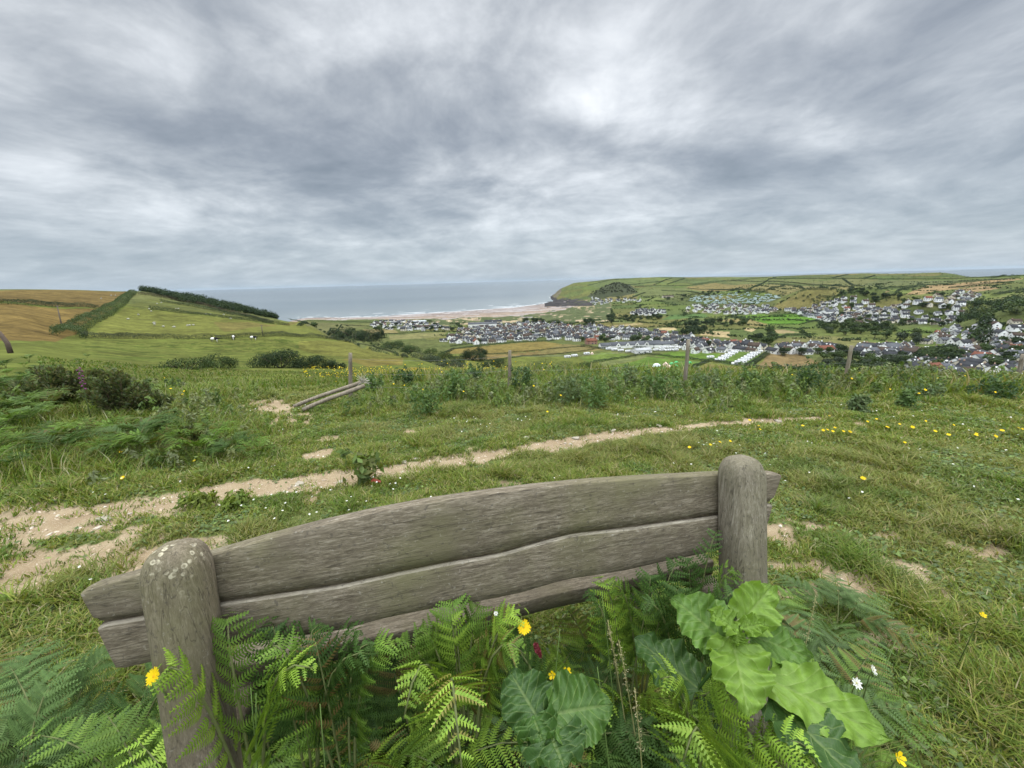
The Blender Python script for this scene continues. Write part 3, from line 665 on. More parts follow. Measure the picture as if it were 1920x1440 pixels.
g2 = seam.copy(); g2[:, 1] -= .0004
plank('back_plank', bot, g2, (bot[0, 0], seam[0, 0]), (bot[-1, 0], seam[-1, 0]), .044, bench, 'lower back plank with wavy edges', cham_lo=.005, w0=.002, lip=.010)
def post(name, topl, mat, parent, label, s=S_, length=1.12, ax=AL, wl=WL):
    n = 40; a = np.linspace(0, 2 * math.pi, n, endpoint=False); e = .54
    cx = np.sign(np.cos(a)) * np.abs(np.cos(a)) ** e; sy = np.sign(np.sin(a)) * np.abs(np.sin(a)) ** e
    rows = []
    for t in np.linspace(0, 1, 9)[::-1][:-1]:                # straight part, bottom to shoulder
        rows.append((-.075 - (length - .075) * t, 1.0 + .05 * t))
    rows.append((-.075, 1.0))
    for th in np.linspace(.12, math.pi / 2, 12): rows.append((-.075 + .075 * math.sin(th), max(math.cos(th), .02) ** .62))
    V = []
    for h, k in rows:
        wob = 1 + .012 * np.sin(3 * a + h * 9)
        r_ = 1 - (1 - k)
        V.append(topl + ax * h + np.outer(cx * s / 2 * k * wob, [1, 0, 0]) + np.outer(sy * s / 2 * k * wob, wl))
    V = np.concatenate(V); R0 = len(rows)
    q = [(i * n + j, i * n + (j + 1) % n, (i + 1) * n + (j + 1) % n, (i + 1) * n + j) for i in range(R0 - 1) for j in range(n)]
    me = mesh_of(name, V, [np.array(q), np.array([[(R0 - 1) * n + j for j in range(n)]])], None, [mat], None, True)
    ob = link(name, me, parent); ob['label'] = label; return ob
post('back_post', TLl, M['post_l'], bench, 'stout back post with lichen rings on its rounded top')
post('back_post', TRl, M['post_r'], bench, 'silvery back post with plain rounded top')
# seat
ye = np.mean([loc(ray_z(px, py, .45))[1] for px, py in [(723, 1187), (987, 1133), (1117, 1100)]]); zs = .45 - gz
x0, x1 = TLl[0] - .02, TRl[0] + .04
def seat_plank(y0, y1):
    b = MB(); n = 40; us = np.linspace(x0, x1, n); th = .055; V = []
    for u in us:
        wv = .006 * math.sin(u * 5.2) + .004 * math.sin(u * 11)
        V += [(u, y0 + wv, zs - th), (u, y0 + wv, zs - .004), (u, y0 + wv + .004, zs), (u, y1 - .004, zs), (u, y1, zs - .004), (u, y1, zs - th)]
    q = [(i * 6 + j, i * 6 + (j + 1) % 6, (i + 1) * 6 + (j + 1) % 6, (i + 1) * 6 + j) for i in range(n - 1) for j in range(6)]
    b.add(V, [np.array(q), np.array([list(range(6)), [(n - 1) * 6 + j for j in range(6)][::-1]])]); b.build('seat', M['plank'], bench)
seat_plank(ye, ye + .20); seat_plank(ye + .208, ye + .40)
for xx in (TLl[0], TRl[0]):
    post('front_leg', np.array([xx, ye + .36, zs - .052]), M['post_r'], bench, 'short front leg under the seat', .10, zs + .25, np.array([0, 0, 1.0]), np.array([0, -1.0, 0]))
    b = MB(); b.box((xx, ye + .14, zs - .09), (.07, .52, .068)); b.build('seat_rail', M['plank'], bench)

# ------------------------------------------------------------------ wire fence and fallen rails
fence = thing('wire_fence', 'thin round post and wire fence along the far edge of the meadow', 'fence', (0, 8, -.8))
posts = []
for (tx, ty, bx, by, Y) in [(657, 662, 655, 738, 7.9), (956, 657, 955, 738, 7.9), (1291, 637, 1283, 735, 8.0), (1597, 648, 1580, 738, 8.1), (1919, 664, 1900, 742, 8.1)]:
    t = ray_y(tx, ty, Y); b0 = ray_y(bx, by, Y); b0[2] = H(b0[0], b0[1]) - .12; posts.append((t, b0))
t, b0 = posts[-1]; posts.append((t + np.array([3.6, .1, -.1]), b0 + np.array([3.5, .1, 0])))
org = np.array([0, 8, -.8])
for t, b0 in posts:
    b = MB(); pp = [b0 + (t - b0) * k for k in np.linspace(0, 1, 7)]
    pp = [p - org + np.array([.004 * math.sin(i * 2.1), 0, 0]) for i, p in enumerate(pp)]
    b.tube(pp, [.043, .041, .039, .038, .037, .036, .034], 10); b.build('post', M['pole'], fence, True)
for hgt, rad in ((.90, .0016), (.62, .0015), (.36, .0015)):
    b = MB(); pts = []
    for (t, b0), (t2, b2) in zip(posts[:-1], posts[1:]):
        for k in np.linspace(0, 1, 10)[:-1]:
            p0 = b0 + (t - b0) * hgt; p1 = b2 + (t2 - b2) * hgt; p = p0 * (1 - k) + p1 * k; p[2] -= .05 * 4 * k * (1 - k) * (1 + .4 * hgt); p[1] -= .05; pts.append(p - org)
    pts = [pts[0]] + pts[1:]; b.tube(pts, rad, 5, col=(.22, .22, .21)); b.build('wire', M['metal'], fence)
def rail(p0, p1, r0, r1, label):
    p0 = np.array(p0); p1 = np.array(p1); b = MB(); n = 9
    b.tube([(p1 - p0) * k + np.array([0, 0, .012 * math.sin(k * 5)]) for k in np.linspace(0, 1, n)], np.linspace(r0, r1, n) * (1 + .06 * np.sin(np.arange(n) * 2.3)), 9)
    o = b.build('fallen_rail', M['pole'], None, True, loc=p0); tag(o, label, 'timber rail', 'broken rails leaning on the fence'); return o
g = ground(551, 766); rail(g + np.array([0, 0, .04]), ray_y(676, 716, 7.5), .032, .040, 'weathered round rail lying behind the other, its thin end on bare earth')
g = ground(568, 773); rail(g + np.array([0, 0, .045]), ray_y(683, 722, 7.25), .034, .042, 'paler round rail in front, propped up by the end post of the fence')
# frayed end
b = MB(); e = ray_y(680, 718, 7.35)
for k in range(26):
    d = np.array([random.uniform(-.3, .9), random.uniform(-.3, .3), random.uniform(-.1, .9)]); d *= random.uniform(.08, .2) / np.linalg.norm(d)
    b.tube([np.zeros(3), d * .5 + np.array([0, 0, .015]), d], [.006, .004, .002], 4, col=(.42, .39, .33))
tag(b.build('dead_twig', M['bark'], None, loc=e), 'pale tangle of dead twigs on the raised rail ends', 'twigs')
# dead branch standing in the bank at the far left
b = MB(); g = ray_y(20, 662, 5.6); t = ray_y(-6, 615, 5.6)
b.tube([np.zeros(3), (t - g) * .4 + np.array([.03, 0, 0]), (t - g) * .8, (t - g) * 1.15 + np.array([-.06, 0, 0])], [.030, .027, .023, .012], 8, col=(.12, .09, .07))
tag(b.build('dead_branch', M['bark'], None, True, loc=g), 'bent brown dead branch sticking up from the bracken bank', 'branch')
# ------------------------------------------------------------------ leaves, crowns, hedges
def rand_dirs(n, up=0.0):
    v = rng.normal(size=(n, 3)); v[:, 2] += up; return v / (np.linalg.norm(v, axis=1)[:, None] + 1e-9)
def leaf_quads(Pt, Nn, size, asp=.55):
    n = len(Pt); size = np.broadcast_to(np.asarray(size, float), (n,))[:, None]
    h = rand_dirs(n); T = np.cross(Nn, h); T /= np.linalg.norm(T, axis=1)[:, None] + 1e-9; B = np.cross(Nn, T)
    V = np.stack([Pt - T * size * .5, Pt + B * size * asp * .5 - T * size * .05, Pt + T * size * .5 + Nn * size * .06, Pt - B * size * asp * .5 - T * size * .05], 1)
    return V.reshape(-1, 3), np.arange(4 * n).reshape(n, 4)
def crown_pts(n, lobes, shell=.55):
    """points in the outer part of a set of ellipsoidal lobes (x,y,z,rx,ry,rz)"""
    L = np.array(lobes); wgt = L[:, 3] * L[:, 4] + L[:, 3] * L[:, 5]; k = rng.choice(len(L), n, p=wgt / wgt.sum())
    d = rand_dirs(n, .15); rad = shell + (1.06 - shell) * rng.random(n) ** .6
    rad *= 1 + .16 * np.sin(d[:, 0] * 7 + k) * np.cos(d[:, 2] * 6 + k * 2)
    P = L[k, :3] + d * L[k, 3:6] * rad[:, None]; return P, d, k
def crown_mesh(name, lobes, n, size, cols, mat, shell=.55, zmin=None):
    P, d, k = crown_pts(n, lobes, shell)
    if zmin is not None: P[:, 2] = np.maximum(P[:, 2], zmin + rng.random(n) * size)
    Nn = d + rng.normal(size=(n, 3)) * .55; Nn /= np.linalg.norm(Nn, axis=1)[:, None]
    V, Fq = leaf_quads(P, Nn, size * (.7 + .6 * rng.random(n)), .75)
    lob_v = rng.random(len(lobes)) * .5 + .75
    c = np.array(cols)[rng.integers(0, len(cols), n)] * (lob_v[k] * (.7 + .6 * rng.random(n)))[:, None]
    return mesh_of(name, V, Fq, np.repeat(c, 4, 0), [mat])
G_DARK = [(.024, .042, .016), (.03, .05, .02), (.036, .055, .02), (.022, .036, .018)]
G_MID = [(.045, .075, .024), (.055, .085, .028), (.04, .065, .02), (.065, .085, .03)]
G_LITE = [(.075, .11, .032), (.085, .12, .04), (.065, .095, .03), (.10, .12, .045)]
G_GREY = [(.055, .075, .045), (.065, .085, .05), (.05, .065, .038)]

def tree_proto(seed, kind, cols):
    r = np.random.default_rng(seed)
    lobes = []
    if kind == 'round':
        for k in range(9):
            a = r.random() * 6.28; q = r.random() ** .5 * .30; z = .42 + r.random() * .36; s = .17 + r.random() * .12
            lobes.append((q * math.cos(a), q * math.sin(a), z, s, s, s * .8))
        lobes.append((0, 0, .62, .30, .30, .28)); lobes.append((0.05, 0, .28, .3, .3, .2))
    elif kind == 'wind':
        for k in range(10):
            t = r.random(); lobes.append((-.32 + .75 * t, (r.random() - .5) * .4, .45 + .22 * t + r.random() * .1, .18 + .06 * r.random(), .18, .13))
    else:
        for k in range(8):
            t = k / 7; s = .26 * (1 - t) + .06; a = r.random() * 6.28; lobes.append((.06 * math.cos(a), .06 * math.sin(a), .24 + .66 * t, s, s, .14))
    cm = crown_mesh('crown', lobes, 620, .115, cols, M['tree'])
    b = MB(); b.tube([(0, 0, -.05), (.01, 0, .2), (.0, .01, .45), (.02, 0, .65)], [.035, .028, .02, .01], 6, col=(.09, .07, .05))
    for k in range(4):
        a = k * 1.6 + seed; b.tube([(0, 0, .22 + .06 * k), (.1 * math.cos(a), .1 * math.sin(a), .36 + .06 * k), (.22 * math.cos(a), .22 * math.sin(a), .5 + .06 * k)], [.014, .01, .004], 5, col=(.09, .07, .05))
    return b.mesh('trunk', [M['bark']], True), cm
TREES = {'dark': [tree_proto(1, 'round', G_DARK), tree_proto(2, 'round', G_DARK), tree_proto(3, 'wind', G_DARK)],
         'mid': [tree_proto(4, 'round', G_MID), tree_proto(5, 'round', G_MID), tree_proto(6, 'wind', G_MID)],
         'lite': [tree_proto(7, 'round', G_LITE), tree_proto(8, 'round', G_GREY)],
         'pine': [tree_proto(9, 'pine', G_DARK)]}
n_trees = 0
def tree(p, h, wdt, kind, label, group):
    global n_trees
    tr, cm = TREES[kind][n_trees % len(TREES[kind])]; n_trees += 1
    t = thing('tree', label, 'tree', (p[0], p[1], p[2] - .1), random.random() * 6.28, group); t.scale = (wdt, wdt, h)
    link('trunk', tr, t); link('crown', cm, t); return t
def depth(p): return float(np.dot(np.asarray(p) - CAM, _f))

def hedge(name, pix, h, wd, label, group=None, cols=G_DARK, px_leaf=1.0, rmin=13.0, dens=1.0, cat='hedge', maxn=42000):
    pts = [ground(a, b, rmin) for a, b in pix]; pts = [p for p in pts if p is not None]
    if len(pts) < 2: return None
    pts = np.array(pts); seg = np.linalg.norm(np.diff(pts[:, :2], axis=0), axis=1); s = np.concatenate([[0], np.cumsum(seg)]); L = s[-1]
    dm = np.mean([depth(p) for p in pts]); size = max(.16, px_leaf * dm / 400.0 * .55)
    n = int(np.clip(L * (h + wd) * 2.6 / (size * size) * dens * .55, 120, maxn))
    t = rng.random(n) * L; x = np.interp(t, s, pts[:, 0]); y = np.interp(t, s, pts[:, 1])
    k = np.clip(np.searchsorted(s, t) - 1, 0, len(seg) - 1); tx = (pts[k + 1, 0] - pts[k, 0]) / (seg[k] + 1e-6); ty = (pts[k + 1, 1] - pts[k, 1]) / (seg[k] + 1e-6)
    hv = h * (.65 + .75 * fbm(t / (h * 3.0), t * 0, len(C.objects) % 97, 3)); a = rng.random(n) * math.pi
    rr_ = .55 + .45 * rng.random(n) ** .5
    off = np.cos(a) * wd * .5 * rr_; z = np.sin(a) ** .7 * hv * rr_
    X = x - ty * off; Y = y + tx * off; P = np.stack([X, Y, H(X, Y) + z - .05 * h], 1)
    Nn = np.stack([-ty * np.cos(a), tx * np.cos(a), np.sin(a) + .2], 1) + rng.normal(size=(n, 3)) * .5; Nn /= np.linalg.norm(Nn, axis=1)[:, None]
    V, Fq = leaf_quads(P, Nn, size * (.7 + .7 * rng.random(n)), .75)
    c = np.array(cols)[rng.integers(0, len(cols), n)] * (.65 + .7 * fbm(t / 5, t * 0 + 3, 13, 2))[:, None]
    o0 = pts[0]
    o = link(name, mesh_of(name, V - o0, Fq, np.repeat(c, 4, 0), [M['tree']]), None, loc=o0)
    return tag(o, label, cat, group)
hedge('hedge', [(128, 634), (140, 622), (152, 612), (172, 600), (190, 591), (208, 580), (225, 571), (240, 556), (250, 548)], 3.4, 7.0, 'broad bushy hedge climbing between the ochre fields and the green pasture', cols=G_MID, px_leaf=1.0, dens=1.2)
hedge('hedge', [(-60, 571), (0, 571), (60, 572.5), (120, 575), (186, 578.5)], 2.6, 4.0, 'dark straight hedge between the two ochre fields', cols=G_DARK)
hedge('hedge', [(150, 634), (200, 634.5), (250, 635), (330, 636), (400, 635.5), (440, 633.5), (500, 631), (560, 632), (610, 634.5), (650, 641)], 2.1, 3.0, 'long grey green hedge along the foot of the sheep pasture', cols=[(.035, .045, .022), (.045, .05, .026), (.03, .042, .02)], px_leaf=.8)
hedge('hedge', [(652, 642), (672, 645), (700, 650), (725, 657), (745, 664), (760, 671)], 1.6, 2.6, 'hedge edging the yellow green field above the wooded dip', cols=[(.05, .06, .03), (.045, .06, .028)], px_leaf=.8)
hedge('hedge', [(280, 580), (330, 586), (400, 593), (450, 599), (500, 606), (542, 611)], 2.6, 3.2, 'dark hedge crossing the middle of the sheep pasture', px_leaf=.8)
hedge('hedge', [(300, 566), (350, 573), (400, 583), (450, 592.5), (512, 607)], 2.8, 3.2, 'hedge high on the pasture below the clifftop wood', px_leaf=.8)
hedge('hedge', [(262, 552), (300, 557.5), (350, 567), (400, 579), (450, 591), (505, 605)], 3.0, 3.6, 'brown tinged hedge along the lower edge of the clifftop wood', cols=[(.05, .042, .025), (.06, .05, .03)], px_leaf=.8)
hedge('hedge', [(505, 590), (530, 595), (560, 602), (575, 606)], 2.5, 4, 'low hedge dropping from the clifftop wood to the shore')
near_h = 'hedges between the fields in the valley'
HV = [  # valley field hedges, each with its own place
 ([(830, 664), (850, 655), (900, 649), (960, 643), (1040, 639)], 2.2, 'clipped hedge along the back of the two ochre valley fields'),
 ([(845, 650), (880, 645), (960, 637), (1020, 633)], 2.0, 'dark hedge below the white estate gables'),
 ([(840, 674), (900, 665), (960, 661), (1020, 656), (1095, 650)], 1.4, 'thin hedge between the upper and lower ochre valley fields'),
 ([(900, 677), (980, 668), (1085, 660), (1115, 655)], 1.4, 'thin hedge on the lower side of the brown valley field'),
 ([(1090, 650), (1130, 655), (1160, 650), (1210, 654)], 3.0, 'bushy hedge screening the long grey roofed building'),
 ([(1108, 682), (1150, 674), (1190, 667), (1212, 664)], 2.2, 'dark hedge dividing the two camping fields'),
 ([(1212, 664), (1250, 668), (1290, 673), (1325, 678)], 2.2, 'dark hedge between the caravans and the tent field'),
 ([(1284, 697), (1305, 687), (1328, 678)], 2.4, 'hedge at the right end of the tent field'),
 ([(1330, 677), (1360, 682), (1400, 688), (1440, 694)], 2.8, 'thick hedge below the row of white caravans'),
 ([(1400, 690), (1420, 676), (1440, 664)], 3.0, 'tall hedge between the caravans and the brown field'),
 ([(1445, 697), (1500, 694), (1545, 692)], 3.0, 'dark hedge below the brown field'),
 ([(1440, 638), (1475, 630), (1530, 628)], 3.0, 'hedge along the top of the sloping pasture by the houses'),
 ([(1395, 601), (1440, 594), (1470, 590), (1530, 587)], 2.5, 'hedge between the two bright green meadows'),
 ([(1440, 609), (1500, 609), (1535, 600)], 2.5, 'hedge along the foot of the brightest green meadow'),
 ([(570, 606), (640, 609), (690, 612), (720, 614)], 2.0, 'dark hedge between the strip fields near the shore'),
 ([(575, 602), (640, 603), (700, 605)], 2.0, 'thin hedge nearest to the shore below the hill'),
 ([(690, 627), (740, 626), (790, 623), (838, 621)], 2.0, 'hedge between the two straw coloured fields by the village'),
 ([(560, 612), (620, 616), (650, 620)], 2.0, 'hedge at the end of the hill above the coast houses'),
]
for pts_, h_, lb in HV: hedge('hedge', pts_, h_, h_ * 1.5, lb, near_h, px_leaf=.9)
far_l = 'thin dark hedge dividing the green and tan fields of the far headland'; far_g = 'field hedges on the headland'
HF = [[(1100, 536), (1130, 529), (1160, 524), (1200, 519)], [(1160, 533), (1200, 532), (1240, 528), (1260, 522), (1280, 519)], [(1190, 538), (1230, 536), (1290, 536), (1350, 529), (1400, 526)],
      [(1225, 535), (1240, 529), (1250, 524)], [(1250, 534), (1270, 527), (1285, 522)], [(1300, 533), (1340, 528), (1400, 524), (1440, 521)], [(1290, 541), (1330, 543), (1400, 546), (1425, 545)],
      [(1385, 551), (1405, 545), (1420, 537), (1440, 525), (1455, 520)], [(1420, 552), (1440, 544), (1470, 537)], [(1370, 526), (1440, 528), (1500, 532), (1560, 536), (1600, 540)], [(1180, 561), (1198, 553), (1210, 549)],
      [(1440, 533), (1500, 537), (1540, 540), (1600, 542)], [(1560, 522), (1590, 515), (1620, 510)], [(1620, 523), (1640, 517), (1665, 511)], [(1580, 523), (1590, 530), (1600, 536), (1620, 538)],
      [(1440, 523), (1540, 523), (1640, 524), (1740, 524), (1840, 521), (1920, 518)], [(1600, 545), (1660, 541), (1740, 535), (1800, 530), (1870, 525), (1910, 522)], [(1650, 549), (1690, 543), (1720, 538)],
      [(1780, 541), (1840, 534), (1900, 529)], [(1500, 547), (1560, 544), (1600, 539)], [(1860, 555), (1900, 547), (1930, 543)], [(1540, 556), (1600, 549), (1640, 548)], [(1860, 522), (1885, 517), (1910, 514)],
      [(1240, 545), (1290, 547), (1330, 552)], [(1460, 520), (1500, 514), (1545, 512)], [(1320, 556), (1370, 551), (1440, 549)]]
for pts_ in HF:
    hedge('hedge', [(a, b) for a, b in pts_], 4.6, 7.0, far_l, far_g, px_leaf=.6, rmin=1200, cols=G_DARK)

# individual bushes and trees that read one by one
def big_bush(px, py, wpx, hpx, cols, label, group, name='bush', leaf_px=2.0, cat='bush', rmin=13.0, n=None, seed=0):
    g = ground(px, py, rmin)
    if g is None: return
    d = depth(g); w_ = wpx / F * d; h_ = hpx / F * d; r = np.random.default_rng(seed + int(px))
    lobes = []
    for k in range(10):
        u_ = (r.random() - .5); hh = (1 - (2 * u_) ** 2) * .55 + .2
        lobes.append((u_ * w_ * .78, (r.random() - .5) * w_ * .35, h_ * hh * (.55 + .4 * r.random()), w_ * (.14 + .08 * r.random()), w_ * .16, h_ * (.25 + .12 * r.random())))
    for k in range(5): lobes.append(((k - 2) * w_ * .19, (r.random() - .5) * w_ * .2, h_ * .12, w_ * .17, w_ * .17, h_ * .34))
    size = max(.10, leaf_px * d / 400 * .5); n = n or int(np.clip(w_ * h_ / (size * size) * 7, 500, 9000))
    cm = crown_mesh('crown', lobes, n, size, cols, M['tree'], .45, -.1)
    t = thing(name, label, cat, (g[0], g[1], g[2] - .05), math.atan2(-g[0], g[1]), group)
    link('crown', cm, t)
    b = MB()
    for k in range(5):
        a = r.random() * 6.28; b.tube([(0, 0, -.1), (.15 * w_ * math.cos(a), .1 * w_ * math.sin(a), h_ * .35), (.3 * w_ * math.cos(a), .15 * w_ * math.sin(a), h_ * .65)], [.03 * h_, .02 * h_, .008 * h_], 5, col=(.08, .06, .045))
    b.build('trunk', M['bark'], t, True); return t
gb = 'dark thorn bushes in the pasture beyond the meadow'
big_bush(528, 690, 118, 38, G_DARK, 'tallest and darkest thorn bush of the clump in the pasture', gb, seed=1)
big_bush(585, 690, 75, 28, G_DARK, 'middle thorn bush of the dark clump in the pasture', gb, seed=2)
big_bush(625, 691, 45, 19, G_DARK, 'small low thorn bush at the right end of the dark clump', gb, seed=3)
big_bush(345, 692, 110, 22, G_MID, 'low spreading bramble thicket in the pasture', 'brambles in the pasture', seed=4, name='bramble')
big_bush(412, 690, 60, 30, G_MID, 'taller round bramble beside the low thicket', 'brambles in the pasture', seed=5, name='bramble')
vg = 'bushes and trees in the dip below the meadow'
for i, (px, py, w_, h_, cols, lb, r0) in enumerate([
   (736, 652, 45, 16, G_MID, 'rounded green bush at the top of the line in the dip', 200), (772, 660, 40, 16, G_MID, 'green bush next below the top one in the dip', 200), (808, 664, 30, 14, G_LITE, 'pale green bush in the line down the dip', 200),
   (832, 672, 34, 16, G_MID, 'round bush halfway down the line in the dip', 200), (886, 676, 52, 26, G_DARK, 'big dark round tree at the lower end of the dip', 200), (856, 684, 34, 18, G_MID, 'dark green bush left of the big round tree', 200),
   (897, 664, 32, 16, G_DARK, 'small dark tree just above the big round tree', 200), (790, 686, 70, 20, G_GREY, 'greyish scrub bush behind the yellow flower field', 200), (838, 690, 70, 18, G_GREY, 'lower greyish scrub right of the other scrub', 200),
   (930, 690, 60, 20, G_DARK, 'dark bush just behind the second fence post', 200), (1030, 700, 105, 30, G_LITE, 'large bright green bush beyond the fence', 60), (1105, 701, 75, 26, G_MID, 'large green bush right of the bright one beyond the fence', 60),
   (1182, 706, 55, 18, G_DARK, 'low dark bush below the tent field', 60), (660, 634, 60, 22, G_DARK, 'dark tree by the twin poles', 300), (690, 640, 50, 26, G_DARK, 'tallest dark tree in the dip by the twin poles', 300), (715, 634, 20, 20, G_DARK, 'lone dark conifer standing by the straw fields', 400),
   (628, 628, 30, 14, G_DARK, 'small dark tree at the hill end of the dip', 300), (1520, 700, 55, 14, G_LITE, 'pale round bush below the brown field', 60)]):
    big_bush(px, py, w_, h_, cols, lb, vg, seed=20 + i, rmin=r0, leaf_px=1.3)

def scatter(poly, n, dmin, seed, rmin=60.0):
    r = np.random.default_rng(seed); wp = to_world(poly, rmin)
    if len(wp) < 3: return []
    xs, ys = zip(*wp); out = []; tries = 0
    while len(out) < n and tries < n * 60:
        tries += 1; x = r.uniform(min(xs), max(xs)); y = r.uniform(min(ys), max(ys))
        if not inpoly(np.array([x]), np.array([y]), wp)[0]: continue
        if any((x - a) ** 2 + (y - b) ** 2 < dmin * dmin for a, b, _ in out): continue
        out.append((x, y, float(H(x, y))))
    return out

# ------------------------------------------------------------------ houses
def house_mesh(wd, dp, hw, hr, wall, roof, style):
    b = MB(); x, y = wd / 2, dp / 2
    V = [(-x, -y, -2), (x, -y, -2), (x, y, -2), (-x, y, -2), (-x, -y, hw), (x, -y, hw), (x, y, hw), (-x, y, hw), (-x, 0, hw + hr), (x, 0, hw + hr)]
    b.add(V, [np.array([(0, 1, 5, 4), (2, 3, 7, 6)]), np.array([(1, 2, 6, 9, 5), (3, 0, 4, 8, 7)])], wall)
    dk = (.045, .05, .06)
    for sy in (-1, 1):
        for fl in range(2 if hw > 4 else 1):
            for k in range(3):
                b.box((-x + wd * (k + .5) / 3, sy * (y + .02), 1.35 + 2.5 * fl), (1.5, .08, 1.2), col=dk)
    for sx in (-1, 1):
        b.box((sx * (x + .02), 0, 1.4), (.08, 1.6, 1.3), col=dk)
        if hw > 4: b.box((sx * (x + .02), 0, 4.0), (.08, 1.5, 1.2), col=dk)
    b.box((x * .15, -(y + .06), 1.0), (1.0, .1, 2.05), col=(.10, .09, .12))
    if style == 1: b.box((x * .5, -y - 1.2, hw * .25), (wd * .32, 2.4, hw * .5 + .01), col=wall)
    wm = b.mesh('wall', [M['paint']])
    r = MB(); o = .45; t = .22; sl = hr / y
    for s in (-1, 1):
        e0 = (hw - o * sl + .06); V = [(-x - .3, s * (y + o), e0), (x + .3, s * (y + o), e0), (x + .3, 0, hw + hr + .06), (-x - .3, 0, hw + hr + .06)]
        V += [(a, c, d + t) for a, c, d in V]
        r.add(V, np.array([(0, 1, 2, 3), (4, 7, 6, 5), (0, 4, 5, 1), (1, 5, 6, 2), (3, 2, 6, 7), (0, 3, 7, 4)]), roof)
    r.box((x * .7, 0, hw + hr + .5), (.9, .7, 1.7), col=(.35, .24, .18) if style else wall)
    if style == 2: 
        r.box((0, -y * .55, hw + hr * .45), (2.2, 1.6, 1.6), col=wall)
    return wm, r.mesh('roof', [M['roof']])
WHITE = (.85, .85, .82); CREAM = (.66, .60, .47); BRICKR = (.34, .20, .15); GREYW = (.45, .45, .44); SLATE = (.036, .038, .042); LGREY = (.085, .09, .098); BROWN = (.058, .043, .034); RED = (.15, .062, .042)
HP = {'slate': [house_mesh(11, 8.5, 5.0, 3.2, WHITE, SLATE, 1), house_mesh(9, 7.5, 4.8, 3.4, WHITE, SLATE, 0), house_mesh(14, 8, 2.9, 3.0, WHITE, SLATE, 2)],
      'grey': [house_mesh(12, 8.5, 5.0, 3.0, WHITE, LGREY, 0), house_mesh(10, 8, 2.9, 2.8, WHITE, LGREY, 1)],
      'brown': [house_mesh(11, 8, 4.9, 3.4, WHITE, BROWN, 0), house_mesh(12, 8.5, 2.9, 3.0, CREAM, BROWN, 2)],
      'red': [house_mesh(11, 8, 4.9, 3.2, WHITE, RED, 1)],
      'stone': [house_mesh(12, 8, 5.0, 3.0, CREAM, SLATE, 1), house_mesh(10, 8, 5, 3.1, GREYW, LGREY, 0)]}
DESC = {'slate': 'white house with dark slate roof', 'grey': 'white house with pale grey roof', 'brown': 'pale house with brown tiled roof', 'red': 'white house with red tiled roof', 'stone': 'cream or grey stone house'}
ESTATES = [  # outline, number, spacing, place, base angle
 ([(828, 641), (842, 631), (890, 626), (960, 616), (1060, 616), (1110, 630), (1108, 643), (1050, 637), (960, 640), (900, 646)], 95, 15, 'in the steep gabled seaside estate', .35),
 ([(850, 622), (900, 612), (1000, 606), (1060, 608), (1085, 614), (1000, 618), (880, 626)], 50, 18, 'along the back of the seaside estate', .2),
 ([(690, 608), (720, 602), (800, 606), (845, 614), (840, 622), (760, 622), (700, 616)], 34, 17, 'among the trees above the beach', .1),
 ([(1060, 614), (1110, 611), (1180, 617), (1240, 626), (1300, 634), (1330, 642), (1300, 652), (1230, 640), (1130, 637), (1080, 634)], 75, 17, 'in the middle of the village', -.3),
 ([(1270, 650), (1320, 642), (1400, 648), (1430, 655), (1410, 662), (1300, 662)], 26, 17, 'beside the caravan field', .5),
 ([(1180, 590), (1200, 580), (1240, 582), (1250, 588), (1210, 592)], 20, 20, 'on the rise behind the dunes', .2),
 ([(1280, 585), (1300, 572), (1400, 572), (1460, 580), (1440, 590), (1350, 590)], 36, 24, 'below the green caravan park', .6),
 ([(1100, 566), (1110, 558), (1140, 562), (1200, 563), (1205, 568), (1120, 571)], 24, 18, 'at the foot of the headland', .0),
 ([(1395, 584), (1410, 576), (1460, 578), (1460, 586), (1420, 587)], 9, 22, 'above the bright green meadows', .0),
 ([(1475, 583), (1530, 572), (1620, 566), (1720, 566), (1800, 570), (1805, 592), (1780, 608), (1700, 606), (1640, 606), (1560, 606), (1520, 596)], 105, 18, 'in the upper village on the right', -.4),
 ([(1700, 565), (1760, 556), (1800, 548), (1835, 552), (1830, 562), (1780, 568)], 22, 22, 'high on the right below the headland fields', .2),
 ([(1448, 662), (1470, 650), (1560, 648), (1570, 658), (1500, 668)], 12, 18, 'in the row under the sloping pasture', .1),
 ([(1600, 660), (1640, 648), (1700, 650), (1720, 664), (1690, 676), (1620, 674)], 22, 15, 'behind the round trees at right', .5),
 ([(1735, 645), (1760, 628), (1830, 630), (1850, 640), (1800, 650)], 16, 17, 'along the village lane', .0),
 ([(1840, 640), (1850, 610), (1900, 605), (1960, 615), (1990, 650), (1900, 660)], 36, 16, 'on the far right by the dark wood', -.3),
 ([(1700, 690), (1740, 660), (1850, 655), (1960, 668), (1980, 695), (1880, 704), (1790, 704)], 66, 15, 'in the lower village nearest the fence', .3),
 ([(1764, 714), (1785, 706), (1815, 707), (1812, 715)], 5, 12, 'closest below the meadow edge', .1),
 ([(1880, 712), (1900, 700), (1960, 700), (1980, 712)], 7, 13, 'under the last fence post', .4)]
ALLH = []
for i, (poly, n, dmin, place, ang) in enumerate(ESTATES):
    for p in scatter(poly, int(n * 1.95), dmin * .68, 100 + i, 190): ALLH.append((math.hypot(p[0], p[1]), p, i))
ALLH.sort(key=lambda q: q[0])
kinds = ['slate', 'slate', 'slate', 'grey', 'grey', 'brown', 'brown', 'stone', 'red']
N_IND = 296
rest = MB(); rest_roof = MB()
